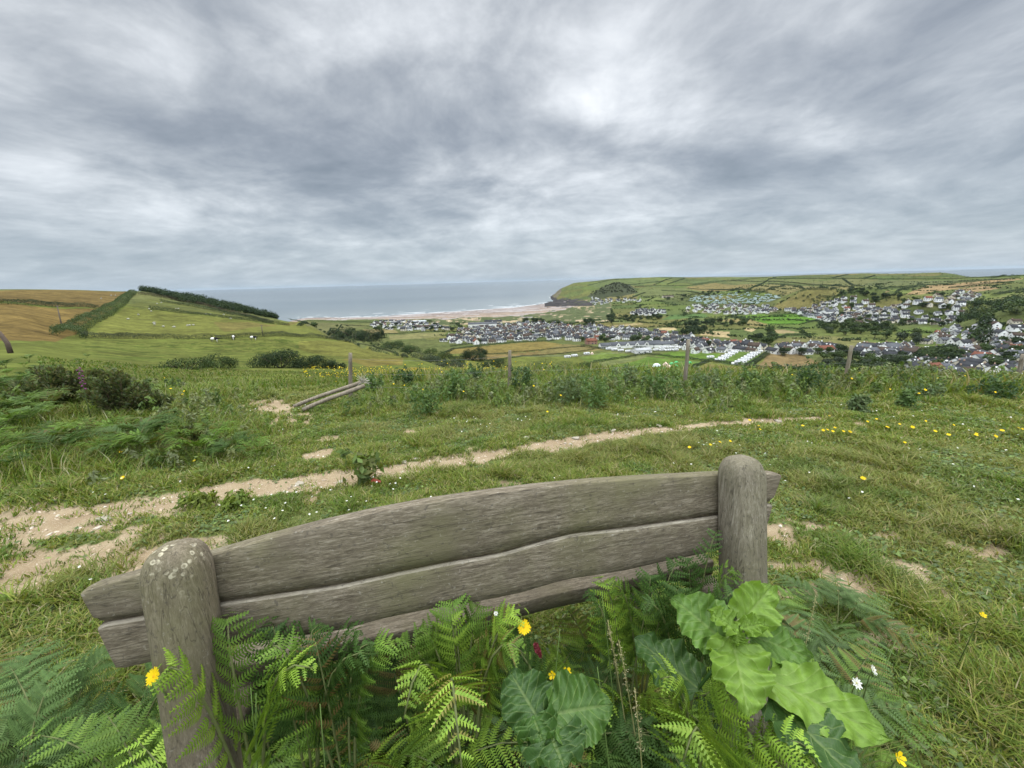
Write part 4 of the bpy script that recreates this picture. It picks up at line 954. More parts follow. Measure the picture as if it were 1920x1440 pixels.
for q, (rd, p, i) in enumerate(ALLH):
    kd = kinds[random.randrange(len(kinds))] if i not in (5, 7) else 'slate'
    if kd == 'red' and random.random() < .72: kd = 'slate'
    wm, rm = HP[kd][random.randrange(len(HP[kd]))]
    rz = ESTATES[i][4] + random.choice([0, math.pi / 2, math.pi]) + random.uniform(-.2, .2); sc_ = random.uniform(.72, .95)
    if q < N_IND:
        o = link('house', wm, None, p, rz, sc_); link('roof', rm, o)
        tag(o, DESC[kd] + ' ' + ESTATES[i][3], 'house', 'houses ' + ESTATES[i][3])
    else:
        R0 = np.array([[math.cos(rz), math.sin(rz), 0], [-math.sin(rz), math.cos(rz), 0], [0, 0, 1]]) * sc_
        for me, mb in ((wm, rest), (rm, rest_roof)):
            v = np.empty(len(me.vertices) * 3, np.float32); me.vertices.foreach_get('co', v); v = v.reshape(-1, 3) @ R0 + np.array(p)
            c = np.empty(len(me.vertices) * 4, np.float32); me.attributes['col'].data.foreach_get('color', c)
            for f in me.polygons: pass
            by = {}
            for f in me.polygons: by.setdefault(f.loop_total, []).append(list(f.vertices))
            mb.add(v, [np.array(b_) for b_ in by.values()], c.reshape(-1, 4)[:, :3], 0)
rest.V += []
if rest.n:
    Vw = np.concatenate(rest.V + rest_roof.V); ks = {}
    me = rest.mesh('houses', [M['paint']]); o = link('houses', me); tag(o, 'farthest white houses scattered round the bay, too small to tell apart', kind='stuff')
    o2 = link('roofs', rest_roof.mesh('roofs', [M['roof']]), o)

# larger buildings
def building(name, px, py, wd, dp, hw, hr, wall, roof, rz, label, cat='building', gables=0, rmin=60):
    g = ground(px, py, rmin); wm, rm = house_mesh(wd, dp, hw, hr, wall, roof, 0)
    o = link(name, wm, None, g, rz); link('roof', rm, o)
    for k in range(gables):
        b = MB(); xx = -wd / 2 + wd * (k + .7) / (gables + .4); q = 2.6
        b.add([(xx - q, -dp / 2 - .6, hw - 1.5), (xx + q, -dp / 2 - .6, hw - 1.5), (xx + q, -dp / 2 - .6, hw + .2), (xx, -dp / 2 - .6, hw + 3.4), (xx - q, -dp / 2 - .6, hw + .2), (xx - q, 0, hw + .2), (xx, 0, hw + 3.4), (xx + q, 0, hw + .2)],
              [np.array([(0, 1, 2, 3, 4)])], wall)
        b.add([(xx - q - .3, -dp / 2 - .9, hw), (xx, -dp / 2 - .9, hw + 3.6), (xx, 0, hw + 3.6), (xx - q - .3, 0, hw)], np.array([(0, 1, 2, 3)]), roof)
        b.add([(xx + q + .3, -dp / 2 - .9, hw), (xx, -dp / 2 - .9, hw + 3.6), (xx, 0, hw + 3.6), (xx + q + .3, 0, hw)], np.array([(3, 2, 1, 0)]), roof)
        b.box((xx, -dp / 2 - .63, hw + .2), (1.6, .08, 1.5), col=(.05, .055, .06)); b.build('gable', M['paint'], o)
    return tag(o, label, cat)
building('holiday_block', 1190, 651, 62, 13, 4.0, 3.2, WHITE, LGREY, .10, 'long white holiday block with five gables and pale grey roof', gables=5)
building('holiday_block', 1143, 652, 24, 12, 3.4, 2.6, WHITE, LGREY, .05, 'low white block with pale roof left of the gabled one')
building('holiday_block', 1238, 651, 30, 12, 4.2, 2.8, WHITE, LGREY, .0, 'white block with pale roof at the right end of the gabled one')
building('barn', 1203, 661, 19, 11, 3.4, 1.6, (.7, .7, .68), (.36, .37, .37), .25, 'wide white roofed shed beside the parked caravans', 'shed')
building('terrace', 905, 613, 62, 11, 7.0, 3.2, WHITE, LGREY, .05, 'long white terrace standing behind the estate roofs', 'terrace')
building('terrace', 925, 609, 40, 11, 8.0, 3.2, CREAM, SLATE, -.1, 'tall cream terrace end nearest to the dunes', 'terrace')
building('hotel', 787, 606, 34, 12, 5.0, 2.0, (.6, .62, .62), (.42, .45, .46), .1, 'flat roofed grey block among trees above the beach', 'building')
building('hotel', 793, 617, 26, 12, 5.0, 3.4, WHITE, BROWN, .4, 'white brown roofed house standing alone above the straw field', 'building')
building('farm_building', 1252, 558, 42, 14, 5, 3.5, CREAM, BROWN, .1, 'cream farmhouse under the headland trees', 'farm')
building('hotel', 1555, 590, 28, 14, 7, 3.4, WHITE, LGREY, .1, 'large white house beside the bright green meadow', 'building')
building('hall', 1712, 668, 26, 12, 5, 3.2, WHITE, BROWN, -.1, 'broad brown roofed hall in the lower village', 'hall')
building('hall', 1667, 662, 18, 12, 6, 4.0, WHITE, LGREY, .2, 'tall white house with grey hipped roof by the brown hall', 'house')
building('cottage', 1545, 662, 15, 8, 4.6, 3.0, WHITE, RED, .1, 'white cottage with bright red roof under the pasture', 'cottage')
building('cottage', 1108, 645, 14, 9, 4.4, 3.2, BRICKR, RED, .2, 'red roofed cottage in front of the village', 'cottage')
building('farm_building', 1708, 699, 22, 13, 4.5, 3.5, GREYW, SLATE, .5, 'grey slate roofed building among the trees behind the fence', 'farm')

# ------------------------------------------------------------------ caravans, tents
def caravan_mesh(L, Wd, Ht, colr):
    b = MB(); prof = [(-.5, .12), (-.5, .6), (-.46, .9), (-.36, 1.0), (.38, 1.0), (.47, .88), (.5, .5), (.47, .12)]
    V = [(x * L, s * Wd / 2, z * Ht) for s in (-1, 1) for x, z in prof]; n = len(prof)
    b.add(V, [np.array([(i, (i + 1) % n, n + (i + 1) % n, n + i) for i in range(n)]), np.array([list(range(n))[::-1], [n + i for i in range(n)]])], colr)
    for s in (-1, 1):
        for x in (-.28, 0, .26): b.box((x * L, s * (Wd / 2 + .01), Ht * .66), (L * .17, .05, Ht * .26), col=(.05, .055, .065))
        b.tube([(0, s * (Wd / 2 - .15), .3), (0, s * (Wd / 2 + .02), .3)], .32, 10, col=(.03, .03, .03))
    b.box((0, 0, Ht * 1.0), (L * .86, Wd * .98, .16), col=(.25, .26, .27)); b.box((L * .5, 0, Ht * .66), (.06, Wd * .7, Ht * .26), col=(.05, .055, .065)); b.box((L * .56, 0, .35), (L * .16, .25, .12), col=(.2, .2, .2))
    return b.mesh('caravan', [M['paint']])
CV = caravan_mesh(6.5, 2.4, 2.7, (.78, .78, .77)); SV = caravan_mesh(9.0, 2.9, 2.3, (.80, .80, .78)); GV = caravan_mesh(9.5, 3.6, 3.0, (.36, .46, .43))
def put_caravan(me, p, rz, label, group, name='caravan', cat='caravan'):
    o = link(name, me, None, (p[0], p[1], p[2]), rz); tag(o, label, cat, group); return o
for (px, py) in [(1141, 656), (1152, 657.5), (1164, 659), (1178, 660.5)]: put_caravan(CV, ground(px, py, 60), .15, 'white touring caravan in the spaced row of four below the long block', 'row of four touring caravans')
for (px, py, lb) in [(1064, 671, 'white caravan at the lower left corner of the camping field'), (1077, 669, 'white caravan beside the lowest one in the camping field'), (1100, 665, 'white caravan with a small tent at its end')]: put_caravan(CV, ground(px, py, 60), .2, lb, 'caravans by the lower field edge')
k = 0
for py, xs in ((647, (1247, 1258)), (650, (1236, 1249, 1262, 1274)), (653.5, (1244, 1257, 1270, 1280)), (658, (1230, 1242, 1254, 1266))):
    for px in xs: put_caravan(CV if k % 3 else SV, ground(px, py, 60), .1 + .05 * (k % 3), 'white caravan parked in the crowded cluster beside the white roofed shed', 'caravan cluster by the shed'); k += 1
for j in range(6): put_caravan(SV, ground(1380 - j * 6.0, 660 + j * 3.3, 60), .12, 'long white static caravan in the upper slanting row', 'upper row of static caravans', 'static_caravan')
for j in range(8): put_caravan(SV, ground(1421 - j * 5.4, 661 + j * 3.3, 60), .12, 'long white static caravan in the lower slanting row by the tall hedge', 'lower row of static caravans', 'static_caravan')
for j in range(4): put_caravan(SV, ground(1350 + j * 10, 659 - j * .3, 60), .05, 'white static caravan at the head of the slanting rows', 'head row of static caravans', 'static_caravan')
put_caravan(CV, ground(1332, 672, 60), .1, 'single white motorhome parked alone on the bright grass', None, 'motorhome', 'motorhome')
for j, p in enumerate(scatter([(1290, 566), (1300, 556), (1350, 553), (1455, 553), (1462, 560), (1400, 569), (1320, 571)], 150, 9.5, 501)): put_caravan(GV, p, .3 + .1 * (j % 4), 'pale green static caravan in the big park across the valley', 'green caravan park', 'static_caravan')
for j, p in enumerate(scatter([(1745, 628), (1790, 619), (1830, 622), (1820, 632), (1770, 636)], 12, 11, 502)): put_caravan(CV, p, .2, 'white caravan on the small site beside the village lane', 'caravans by the lane')
def tent(px, py, w_, d_, h_, colr, label, group, style):
    g = ground(px, py, 60); b = MB()
    if style == 'bell':
        n = 14; a = np.linspace(0, 2 * math.pi, n, endpoint=False); V = [(w_ / 2 * math.cos(t), w_ / 2 * math.sin(t), 0) for t in a] + [(w_ / 2 * math.cos(t), w_ / 2 * math.sin(t), h_ * .28) for t in a] + [(w_ * .2 * math.cos(t), w_ * .2 * math.sin(t), h_ * .68) for t in a] + [(0, 0, h_)]
        q = [(i + n * k_, (i + 1) % n + n * k_, (i + 1) % n + n * (k_ + 1), i + n * (k_ + 1)) for k_ in range(2) for i in range(n)]
        b.add(V, [np.array(q), np.array([(2 * n + i, 2 * n + (i + 1) % n, 3 * n) for i in range(n)])], colr); b.box((0, -w_ * .44, h_ * .25), (.9, .3, h_ * .45), col=(.12, .10, .08))
    else:
        n = 9; V = []
        for x in np.linspace(-1, 1, 7):
            s = math.sqrt(max(.02, 1 - x * x * .96))
            for t in np.linspace(0, math.pi, n): V.append((x * w_ / 2, math.cos(t) * d_ / 2 * s, math.sin(t) ** .8 * h_ * s))
        b.add(V, np.array([(i * n + j, i * n + j + 1, (i + 1) * n + j + 1, (i + 1) * n + j) for i in range(6) for j in range(n - 1)]), colr); b.box((w_ * .1, -d_ * .47, h_ * .3), (.8, .15, h_ * .5), col=tuple(x * .3 for x in colr))
    o = b.build('tent', M['cloth'], None, True, loc=g); tag(o, label, 'tent', group)
gt = 'tents in the camping field'
tent(1231, 687, 7, 4, 2.4, (.70, .76, .74), 'large pale tunnel tent in the camping field', gt, 'dome')
tent(1248, 685, 4.5, 4.5, 3.0, (.62, .48, .38), 'cream bell tent standing highest in the camping field', gt, 'bell'); tent(1254, 691, 5.5, 5.5, 3.0, (.66, .52, .42), 'cream bell tent below the other bell tent', gt, 'bell'); tent(1110, 664, 3.5, 3.5, 2.8, (.64, .50, .40), 'small cream tent beside the lone caravan', gt, 'bell')
for px, py, lb in [(1259, 683, 'green tent touching the upper bell tent'), (1268, 680.5, 'green tent nearest to the hedge'), (1235, 696, 'green tent lowest in the field at left'), (1245, 693, 'small green tent left of the lower bell tent'), (1293, 681, 'green tent alone at the right of the field'), (1267, 688, 'green tent right of the lower bell tent'), (1262, 693, 'green tent lowest and right of the lower bell tent')]: tent(px, py, 3.4, 2.4, 1.7, (.10, .45, .16), lb, gt, 'dome')
b_pts = [(1170, 677), (1178, 677.5), (1185, 677), (1192, 676.5)]

# ------------------------------------------------------------------ trees in the valley
TP = [  # outline, count, height, kind mix, place
 ([(570, 602), (700, 604), (690, 612), (570, 608)], 10, (5, 8), ('dark', 'mid'), 'by the shore below the hill'),
 ([(690, 606), (840, 604), (850, 622), (700, 620)], 26, (6, 10), ('dark', 'dark', 'mid'), 'among the houses above the beach'),
 ([(830, 632), (1110, 612), (1110, 640), (900, 646)], 24, (5, 8), ('dark', 'mid'), 'between the roofs of the seaside estate'),
 ([(1085, 606), (1140, 598), (1150, 608), (1090, 612)], 7, (9, 13), ('dark',), 'behind the village next to the dunes'),
 ([(960, 600), (1080, 603), (1080, 610), (970, 607)], 10, (9, 13), ('dark',), 'in the dark group behind the estate'),
 ([(1100, 632), (1330, 640), (1420, 652), (1300, 655), (1130, 645)], 18, (7, 11), ('dark', 'mid'), 'in the gardens by the caravans'),
 ([(1280, 632), (1320, 626), (1325, 612), (1285, 612)], 9, (11, 15), ('dark',), 'in the dark clump next to the straw field'),
 ([(1260, 606), (1400, 604), (1400, 612), (1270, 614)], 18, (9, 12), ('dark', 'mid'), 'in the belt across the middle of the valley'),
 ([(1140, 594), (1240, 592), (1250, 600), (1180, 606), (1140, 600)], 18, (9, 12), ('dark',), 'on the edge of the dunes by the village'),
 ([(1400, 640), (1440, 622), (1470, 640), (1430, 650)], 12, (9, 12), ('mid', 'dark'), 'around the pasture in the middle'),
 ([(1540, 612), (1600, 606), (1700, 612), (1760, 640), (1730, 652), (1640, 636), (1560, 628)], 34, (9, 13), ('mid', 'lite', 'dark'), 'in the round topped belt below the upper village'),
 ([(1550, 690), (1600, 668), (1720, 676), (1790, 700), (1740, 712), (1600, 712)], 44, (7, 10), ('mid', 'dark', 'lite'), 'on the slope just beyond the fence at right'),
 ([(1690, 672), (1780, 660), (1810, 676), (1750, 690)], 26, (9, 12), ('dark', 'mid'), 'in the dark clump of the lower village'),
 ([(1840, 650), (1930, 640), (1960, 700), (1860, 700)], 30, (7, 10), ('dark', 'mid'), 'among the roofs at the right edge'),
 ([(1480, 590), (1560, 570), (1700, 562), (1810, 566), (1800, 606), (1600, 604)], 34, (7, 11), ('dark', 'mid'), 'in the gardens of the upper village'),
 ([(1240, 560), (1290, 556), (1300, 564), (1250, 566)], 6, (10, 14), ('dark',), 'by the cream farmhouse'),
 ([(1300, 552), (1330, 548), (1390, 548), (1385, 556), (1310, 556)], 12, (8, 13), ('dark',), 'in the row above the green caravan park'),
 ([(1440, 664), (1560, 652), (1600, 664), (1560, 690), (1540, 672)], 14, (6, 9), ('mid', 'dark'), 'around the row of cottages'),
 ([(1560, 560), (1640, 556), (1700, 560), (1640, 566)], 12, (8, 12), ('dark',), 'along the top of the upper village'),
]
for i, (poly, n, (h0, h1), kd, place) in enumerate(TP):
    for p in scatter(poly, n, 5, 300 + i, 150):
        h_ = random.uniform(h0, h1); k_ = random.choice(kd)
        tree(p, h_, h_ * random.uniform(.95, 1.35), k_, {'dark': 'dark green tree ', 'mid': 'mid green tree ', 'lite': 'pale grey green tree '}[k_] + place, 'trees ' + place)
def wood(name, polys, label, n, hr_, size, cols, rmin=150, per=70):
    Vs, Fs, Cs = [], [], []; o_ = 0
    for j, poly in enumerate(polys):
        for p in (poly if n == 0 else scatter(poly, n, hr_[0] * .45, 700 + j, rmin)):
            h_ = random.uniform(*hr_); lob = [(0, 0, h_ * .55, h_ * .5, h_ * .5, h_ * .45), (h_ * .25, 0, h_ * .4, h_ * .35, h_ * .35, h_ * .35), (-h_ * .2, h_ * .1, h_ * .45, h_ * .35, h_ * .35, h_ * .3)]
            P, d_, k_ = crown_pts(per, lob, .7); Nn = d_ + rng.normal(size=(per, 3)) * .4; Nn /= np.linalg.norm(Nn, axis=1)[:, None]
            V, Fq = leaf_quads(P + np.array(p), Nn, size * (.7 + .6 * rng.random(per)), .85)
            c = np.array(cols)[rng.integers(0, len(cols))] * (.7 + .6 * rng.random(per))[:, None]
            Vs.append(V); Fs.append(Fq + o_); Cs.append(np.repeat(c, 4, 0)); o_ += len(V)
    o = link(name, mesh_of(name, np.concatenate(Vs), np.concatenate(Fs), np.concatenate(Cs), [M['tree']])); tag(o, label, kind='stuff')
crest = []
rc = np.random.default_rng(55)
for k in range(900):
    px = rc.uniform(268, 512); a, _ = az_tan(px, 560); rr0 = np.interp(px, [268, 350, 440, 512], [668, 625, 590, 525]) * rc.uniform(.94 - .15 * min(1, (px - 268) / 80) * min(1, (512 - px) / 60), 1.06)
    x, y = rr0 * math.sin(a), rr0 * math.cos(a); crest.append((x, y, float(H(x, y))))
wood('woodland', [crest], 'dense dark wood along the clifftop of the left hill', 0, (2.5, 8), 1.0, G_DARK, 250)
wood('woodland', [[(1810, 606), (1800, 585), (1830, 570), (1900, 562), (2000, 560), (2000, 604), (1900, 606)], [(1820, 640), (1850, 600), (1860, 612), (1840, 645)]], 'dark wood filling the right end of the valley', 230, (9, 14), 2.2, G_DARK + G_MID, 250)
wood('woodland', [[(1100, 553), (1120, 543), (1140, 534), (1160, 530), (1180, 536), (1195, 548), (1160, 548), (1130, 553)]], 'dark scrub covering the small hill by the headland', 160, (4, 6), 3.5, [(.04, .048, .022), (.05, .055, .028)], 1500, 40)
wood('scrub', [[(620, 630), (690, 622), (700, 640), (745, 655), (830, 672), (850, 690), (780, 690), (740, 668), (660, 645)]], 'mixed green scrub filling the dip below the hill', 170, (3, 6), .8, G_MID + G_GREY + G_DARK, 220)
wood('scrub', [[(1440, 700), (1560, 690), (1600, 712), (1450, 712)], [(1400, 596), (1300, 604), (1240, 604), (1260, 616), (1390, 614), (1440, 612)], [(1530, 612), (1640, 606), (1660, 630), (1560, 628)], [(1140, 600), (1160, 592), (1230, 594), (1230, 602)], [(1480, 560), (1560, 552), (1680, 556), (1680, 562), (1560, 564)]], 'hedgerow scrub thickening between the valley fields', 60, (4, 7), 1.5, G_DARK + G_MID, 150, 50)

# hedgerow bushes along the boundaries of the valley and headland fields
pts_ = []
for (r0, r1, n_) in ((640, 1100, 26000), (1100, 1900, 36000), (1900, 3100, 15000)):
    a = rng.uniform(R_(-11), R_(56), n_); r = np.sqrt(rng.uniform(r0 * r0, r1 * r1, n_)); x, y = r * np.sin(a), r * np.cos(a); z = H(x, y); c1, c2, ck_ = cells(x, y)
    k = (c2 - c1 < (7 if r0 < 1900 else 8)) & (z > SEA + 8); k &= ~((z < CAMZ - 93) & (r > 1000) & (a < R_(14))); pts_.append(np.stack([x, y, z, r], 1)[k])
pts_ = np.concatenate(pts_); n_ = len(pts_); per = 12; hh = np.clip(rng.gamma(3, .75, n_), 1, 7) * np.where(pts_[:, 3] > 1700, .7, 1)
P = (pts_[:, None, :3] + np.concatenate([rng.normal(size=(n_, per, 2)) * (hh * .45)[:, None, None], (rng.random((n_, per)) * hh[:, None])[..., None]], -1)).reshape(-1, 3); Nn = rand_dirs(n_ * per, .6)
V, Fq = leaf_quads(P, Nn, np.repeat(np.where(pts_[:, 3] > 1900, 1.5, 1.0 + .0009 * pts_[:, 3]), per) * (.7 + .6 * rng.random(n_ * per)), .85); c = np.array(G_DARK + G_MID[:1])[rng.integers(0, 5, n_)]; c = np.repeat(np.repeat(c, per, 0) * (.7 + .6 * rng.random(n_ * per))[:, None], 4, 0)
tag(link('hedgerows', mesh_of('hedgerows', V, Fq, c, [M['tree']])), 'tangle of thin hedgerows round the far small fields', kind='stuff')

# ------------------------------------------------------------------ poles, sheep, cows
def pole(tx, ty, bx, by, rmin, label, arm=False):
    g = ground(bx, by, rmin); d = depth(g); t = CAM + ray(tx, ty) * d; b = MB()
    b.tube([(0, 0, -.5), (t - g) * .5, t - g], [.20, .17, .14], 8, col=(.10, .085, .07)); o = b.build('utility_pole', M['bark'], None, True, loc=g); tag(o, label, 'utility pole')
    if arm: b = MB(); b.box((t - g) * .97, (1.6, .15, .15), col=(.10, .085, .07)); b.build('crossarm', M['bark'], o)
pole(107, 573, 116, 612, 100, 'leaning wooden pole in front of the ochre field', True); pole(490, 610, 493, 630, 100, 'wooden pole by the hedge of the sheep pasture', True)
pole(661, 625, 662, 640, 180, 'left pole of the pair standing against dark trees'); pole(666, 625, 667, 640, 180, 'right pole of the pair standing against dark trees'); pole(690, 616, 690, 624, 400, 'thin pole by the straw field')
def animal_mesh(name, body, dark, cow):
    b = MB(); s = 1.0
    def ell(c, r_, col, n=8, m_=6):
        V = []; 
        for i in range(m_ + 1):
            t = math.pi * i / m_
            for j in range(n): V.append((c[0] + r_[0] * math.cos(t), c[1] + r_[1] * math.sin(t) * math.cos(2 * math.pi * j / n), c[2] + r_[2] * math.sin(t) * math.sin(2 * math.pi * j / n)))
        b.add(V, np.array([(i * n + j, i * n + (j + 1) % n, (i + 1) * n + (j + 1) % n, (i + 1) * n + j) for i in range(m_) for j in range(n)]), col)
    if cow:
        ell((-.35, 0, 1.0), (.6, .34, .40), body); ell((.35, 0, 1.02), (.55, .33, .42), dark); ell((1.0, 0, .95), (.34, .13, .17), dark)
        b.tube([(.7, 0, 1.1), (.95, 0, 1.0)], [.22, .14], 8, col=dark)
        for x, c in ((-.7, body), (-.6, dark), (.55, dark), (.65, body)): b.tube([(x, .2 * (1 if x in (-.7, .55) else -1), .75), (x + .02, .2 * (1 if x in (-.7, .55) else -1), .4), (x, .2 * (1 if x in (-.7, .55) else -1), 0)], [.13, .07, .06], 6, col=c)
        b.tube([(-.95, 0, 1.15), (-1.02, 0, .8), (-1.0, 0, .45)], [.04, .03, .05], 5, col=dark)
    else:
        ell((0, 0, .58), (.58, .29, .31), body); ell((.70, 0, .55), (.20, .10, .11), dark); b.tube([(.45, 0, .65), (.66, 0, .58)], [.16, .10], 7, col=body)
        for x, y in ((-.34, .13), (-.34, -.13), (.34, .13), (.34, -.13)): b.tube([(x, y, .4), (x, y, .2), (x, y, 0)], [.07, .045, .04], 5, col=dark)
    return b.mesh(name, [M['hide']], True)
sh = animal_mesh('sheep', (.38, .37, .32), (.32, .30, .27), False); co = animal_mesh('cow', (.72, .70, .66), (.02, .02, .02), True)
for i, (px, py) in enumerate([(241, 600), (260, 591.5), (289, 607), (307, 614), (327, 615), (352, 612), (356, 611.5), (363, 611), (280, 580.5), (284, 585), (290, 610), (295, 570.5), (330, 580), (335, 580), (190, 561), (209, 555), (217, 555), (420, 591), (433, 598.5), (395, 590), (387, 590), (303, 568.5)]):
    g = ground(px, py, 60); o = link('sheep', sh, None, g, random.random() * 6.28, 1.12)
    tag(o, 'white sheep grazing on the ochre field' if i in (14, 15, 16) else 'white sheep grazing on the green hill pasture', 'sheep', 'sheep on the ochre field' if i in (14, 15, 16) else 'sheep on the green pasture')
for px, py, rz, lb in [(403, 641.5, .3, 'small black cow lowest in the rough pasture'), (438, 637, 2.4, 'large black and white cow standing by the hedge'), (476, 638, .2, 'black and white cow by the hedge, nearest the pole')]:
    g = ground(px, py, 60); tag(link('cow', co, None, g, rz, 1.3), lb, 'cow', 'cows in the rough pasture')
# village lane
pts = np.array([ground(px, py, 60) for px, py in [(1812, 652), (1818, 642), (1824, 632), (1828, 622), (1831, 612), (1833, 606)]])
t = np.gradient(pts[:, :2], axis=0); t /= np.linalg.norm(t, axis=1)[:, None]; nrm = np.stack([-t[:, 1], t[:, 0]], 1) * 4.0
Lp = np.concatenate([pts[:, :2] + nrm, pts[:, :2] - nrm]); Lz = H(Lp[:, 0], Lp[:, 1]) + .5
b = MB(); n = len(pts); b.add(np.column_stack([Lp, Lz]), np.array([(i, i + 1, n + i + 1, n + i) for i in range(n - 1)]), (.24, .24, .25)); tag(b.build('road', M['stone']), 'grey village lane between the houses', kind='structure')
# ------------------------------------------------------------------ turf
def blades(P, h, wdt, lean, col, az=None, bend=.5):
    n = len(P); a = rng.random(n) * 2 * math.pi if az is None else az; la = a + rng.normal(size=n) * .9 + 1.2
    s = np.stack([np.cos(a), np.sin(a), np.zeros(n)], 1) * (wdt * .5)[:, None]
    l = np.stack([np.cos(la), np.sin(la), np.zeros(n)], 1) * (lean * h)[:, None]
    up = np.stack([np.zeros(n), np.zeros(n), h], 1)
    V = np.stack([P - s, P + s, P + s * .75 + up * .55 + l * .35, P - s * .75 + up * .55 + l * .35, P + up * (1 - .18 * lean[:, None]) + l], 1).reshape(-1, 3)
    i = np.arange(n)[:, None] * 5
    return V, [i + np.array([[0, 1, 2, 3]]), i + np.array([[3, 2, 4]])], np.repeat(col, 5, 0)
GC = np.array([(.115, .175, .024), (.145, .20, .028), (.178, .222, .035), (.095, .15, .022), (.205, .22, .042), (.24, .22, .07)])
STRAW = np.array([(.33, .27, .13), (.27, .23, .10), (.38, .33, .19)])
def grass_cols(n, dry, idx=None):
    c = GC[rng.integers(0, len(GC), n)] * (.7 + .6 * rng.random(n))[:, None]
    k = rng.random(n) < dry; c[k] = STRAW[rng.integers(0, 3, int(k.sum()))]; return c
FWD = np.array([_f[0], _f[1]])
def wedge(n, r0, r1, a0=-63, a1=63, pw=1.0):
    r = r0 + (r1 - r0) * rng.random(n) ** pw; a = R_(a0) + R_(a1 - a0) * rng.random(n); return r * np.sin(a), r * np.cos(a), r
x, y, r = wedge(620000, .8, 10.5, pw=1.0)
for a0_, a1_ in ((-84, -63), (63, 84)):
    xs_, ys_, rs_ = wedge(60000, .8, 7.5, a0_, a1_); x, y, r = np.concatenate([x, xs_]), np.concatenate([y, ys_]), np.concatenate([r, rs_])
b_ = bare(x, y); clump = fbm(x * 3.1, y * 3.1, 101, 3); worn = fbm(x * 1.1 + 5, y * 1.1, 103, 3)
keep = rng.random(len(x)) < np.clip(np.clip(1.04 - b_ * 1.25, .0, 1) + .30 * (fbm(x * 6, y * 6, 119, 3) > .57), 0, 1) * np.clip((clump - .22) * 3.2 + .25, .25, 1)
x, y, r, clump, worn = x[keep], y[keep], r[keep], clump[keep], worn[keep]
n = len(x); h = (.016 + .066 * np.clip(clump - .30, 0, 1) * (1 + .8 * (worn > .55))) * (.6 + .8 * rng.random(n)) + .012
tuft = fbm(x * 1.9, y * 1.9, 107, 2) > .64; h[tuft] *= 1.9
c = grass_cols(n, .09); dryp = sstep(.48, .66, fbm(x * .9 + 9, y * .9, 109, 3))
c = c * (1 - .35 * dryp[:, None]) + np.array([.205, .19, .075]) * (.35 * dryp[:, None]) * (.7 + .6 * rng.random(n))[:, None]
dk = fbm(x * 2.5, y * 2.5, 113, 2) > .64; c[dk] *= (.72, .85, .75)
P = np.stack([x, y, HN(x, y) - .006], 1)
V, Fs, cc = blades(P, h, .0028 + .0013 * r, .5 + .9 * rng.random(n), c)
tag(link('grass', mesh_of('grass', V, Fs, cc, [M['grass']])), 'short cropped meadow grass round the bench and path', kind='stuff')
# flat little leaves in the turf (clover, plantain, daisies' rosettes)
x, y, r = wedge(90000, .8, 9.5); b_ = bare(x, y); cl = fbm(x * 2.3, y * 2.3, 121, 3)
keep = rng.random(len(x)) < np.clip(1 - b_ * 1.05, .03, 1) * np.clip((cl - .36) * 5, .05, 1); x, y, r = x[keep], y[keep], r[keep]; n = len(x)
P = np.stack([x, y, HN(x, y) + .004 + .022 * rng.random(n)], 1); Nn = rand_dirs(n) * .5 + np.array([0, 0, 1.0]); Nn /= np.linalg.norm(Nn, axis=1)[:, None]
V, Fq = leaf_quads(P, Nn, (.012 + .016 * rng.random(n)) * (1 + r * .12), .7)
c = np.array(G_LITE + [(.11, .16, .04), (.13, .19, .05), (.06, .10, .03)])[rng.integers(0, 7, n)] * (.7 + .6 * rng.random(n))[:, None] * 1.25
tag(link('clover', mesh_of('clover', V, Fq, np.repeat(c, 4, 0), [M['leaf']])), 'small flat clover and plantain leaves in the turf', kind='stuff')
# stones
def stones(n, sel, smin, smax):
    x, y, r = wedge(n * 30, 1.0, 9.3); k = rng.random(len(x)) < sel(x, y); x, y, r = x[k][:n], y[k][:n], r[k][:n]; n = len(x)
    ico = np.array([(0, 0, 1), (.89, 0, .45), (.28, .85, .45), (-.72, .53, .45), (-.72, -.53, .45), (.28, -.85, .45), (.72, .53, -.45), (-.28, .85, -.45), (-.89, 0, -.45), (-.28, -.85, -.45), (.72, -.53, -.45)])
    fc = np.array([(0, 1, 2), (0, 2, 3), (0, 3, 4), (0, 4, 5), (0, 5, 1), (1, 6, 2), (2, 6, 7), (2, 7, 3), (3, 7, 8), (3, 8, 4), (4, 8, 9), (4, 9, 5), (5, 9, 10), (5, 10, 1), (1, 10, 6)])
    s = smin + (smax - smin) * rng.random(n) ** 3; jit = 1 + .3 * rng.normal(size=(n, 11, 1)); a = rng.random(n) * 6.28
    v = ico[None] * jit * np.stack([s * (.8 + .6 * rng.random(n)), s * .8, s * (.35 + .35 * rng.random(n))], 1)[:, None, :]
    vx = v[..., 0] * np.cos(a)[:, None] - v[..., 1] * np.sin(a)[:, None]; vy = v[..., 0] * np.sin(a)[:, None] + v[..., 1] * np.cos(a)[:, None]
    V = np.stack([vx + x[:, None], vy + y[:, None], v[..., 2] + (HN(x, y) + s * .12)[:, None]], -1).reshape(-1, 3)
    F_ = (np.arange(n)[:, None, None] * 11 + fc[None]).reshape(-1, 3)
    c = np.array([(.44, .35, .25), (.48, .40, .31), (.40, .31, .21), (.54, .48, .40), (.36, .28, .20)])[rng.integers(0, 5, n)]
    return V, F_, np.repeat(c, 11, 0)
V, F_, c = stones(2600, lambda x, y: .5 * np.clip(bare(x, y) - .25, 0, 1) * (.25 + .75 * (path_mask(x, y) > -.5)), .004, .020)
tag(link('pebbles', mesh_of('pebbles', V, F_, c, [M['stone']])), 'small pale stones loose on the worn path', kind='stuff')
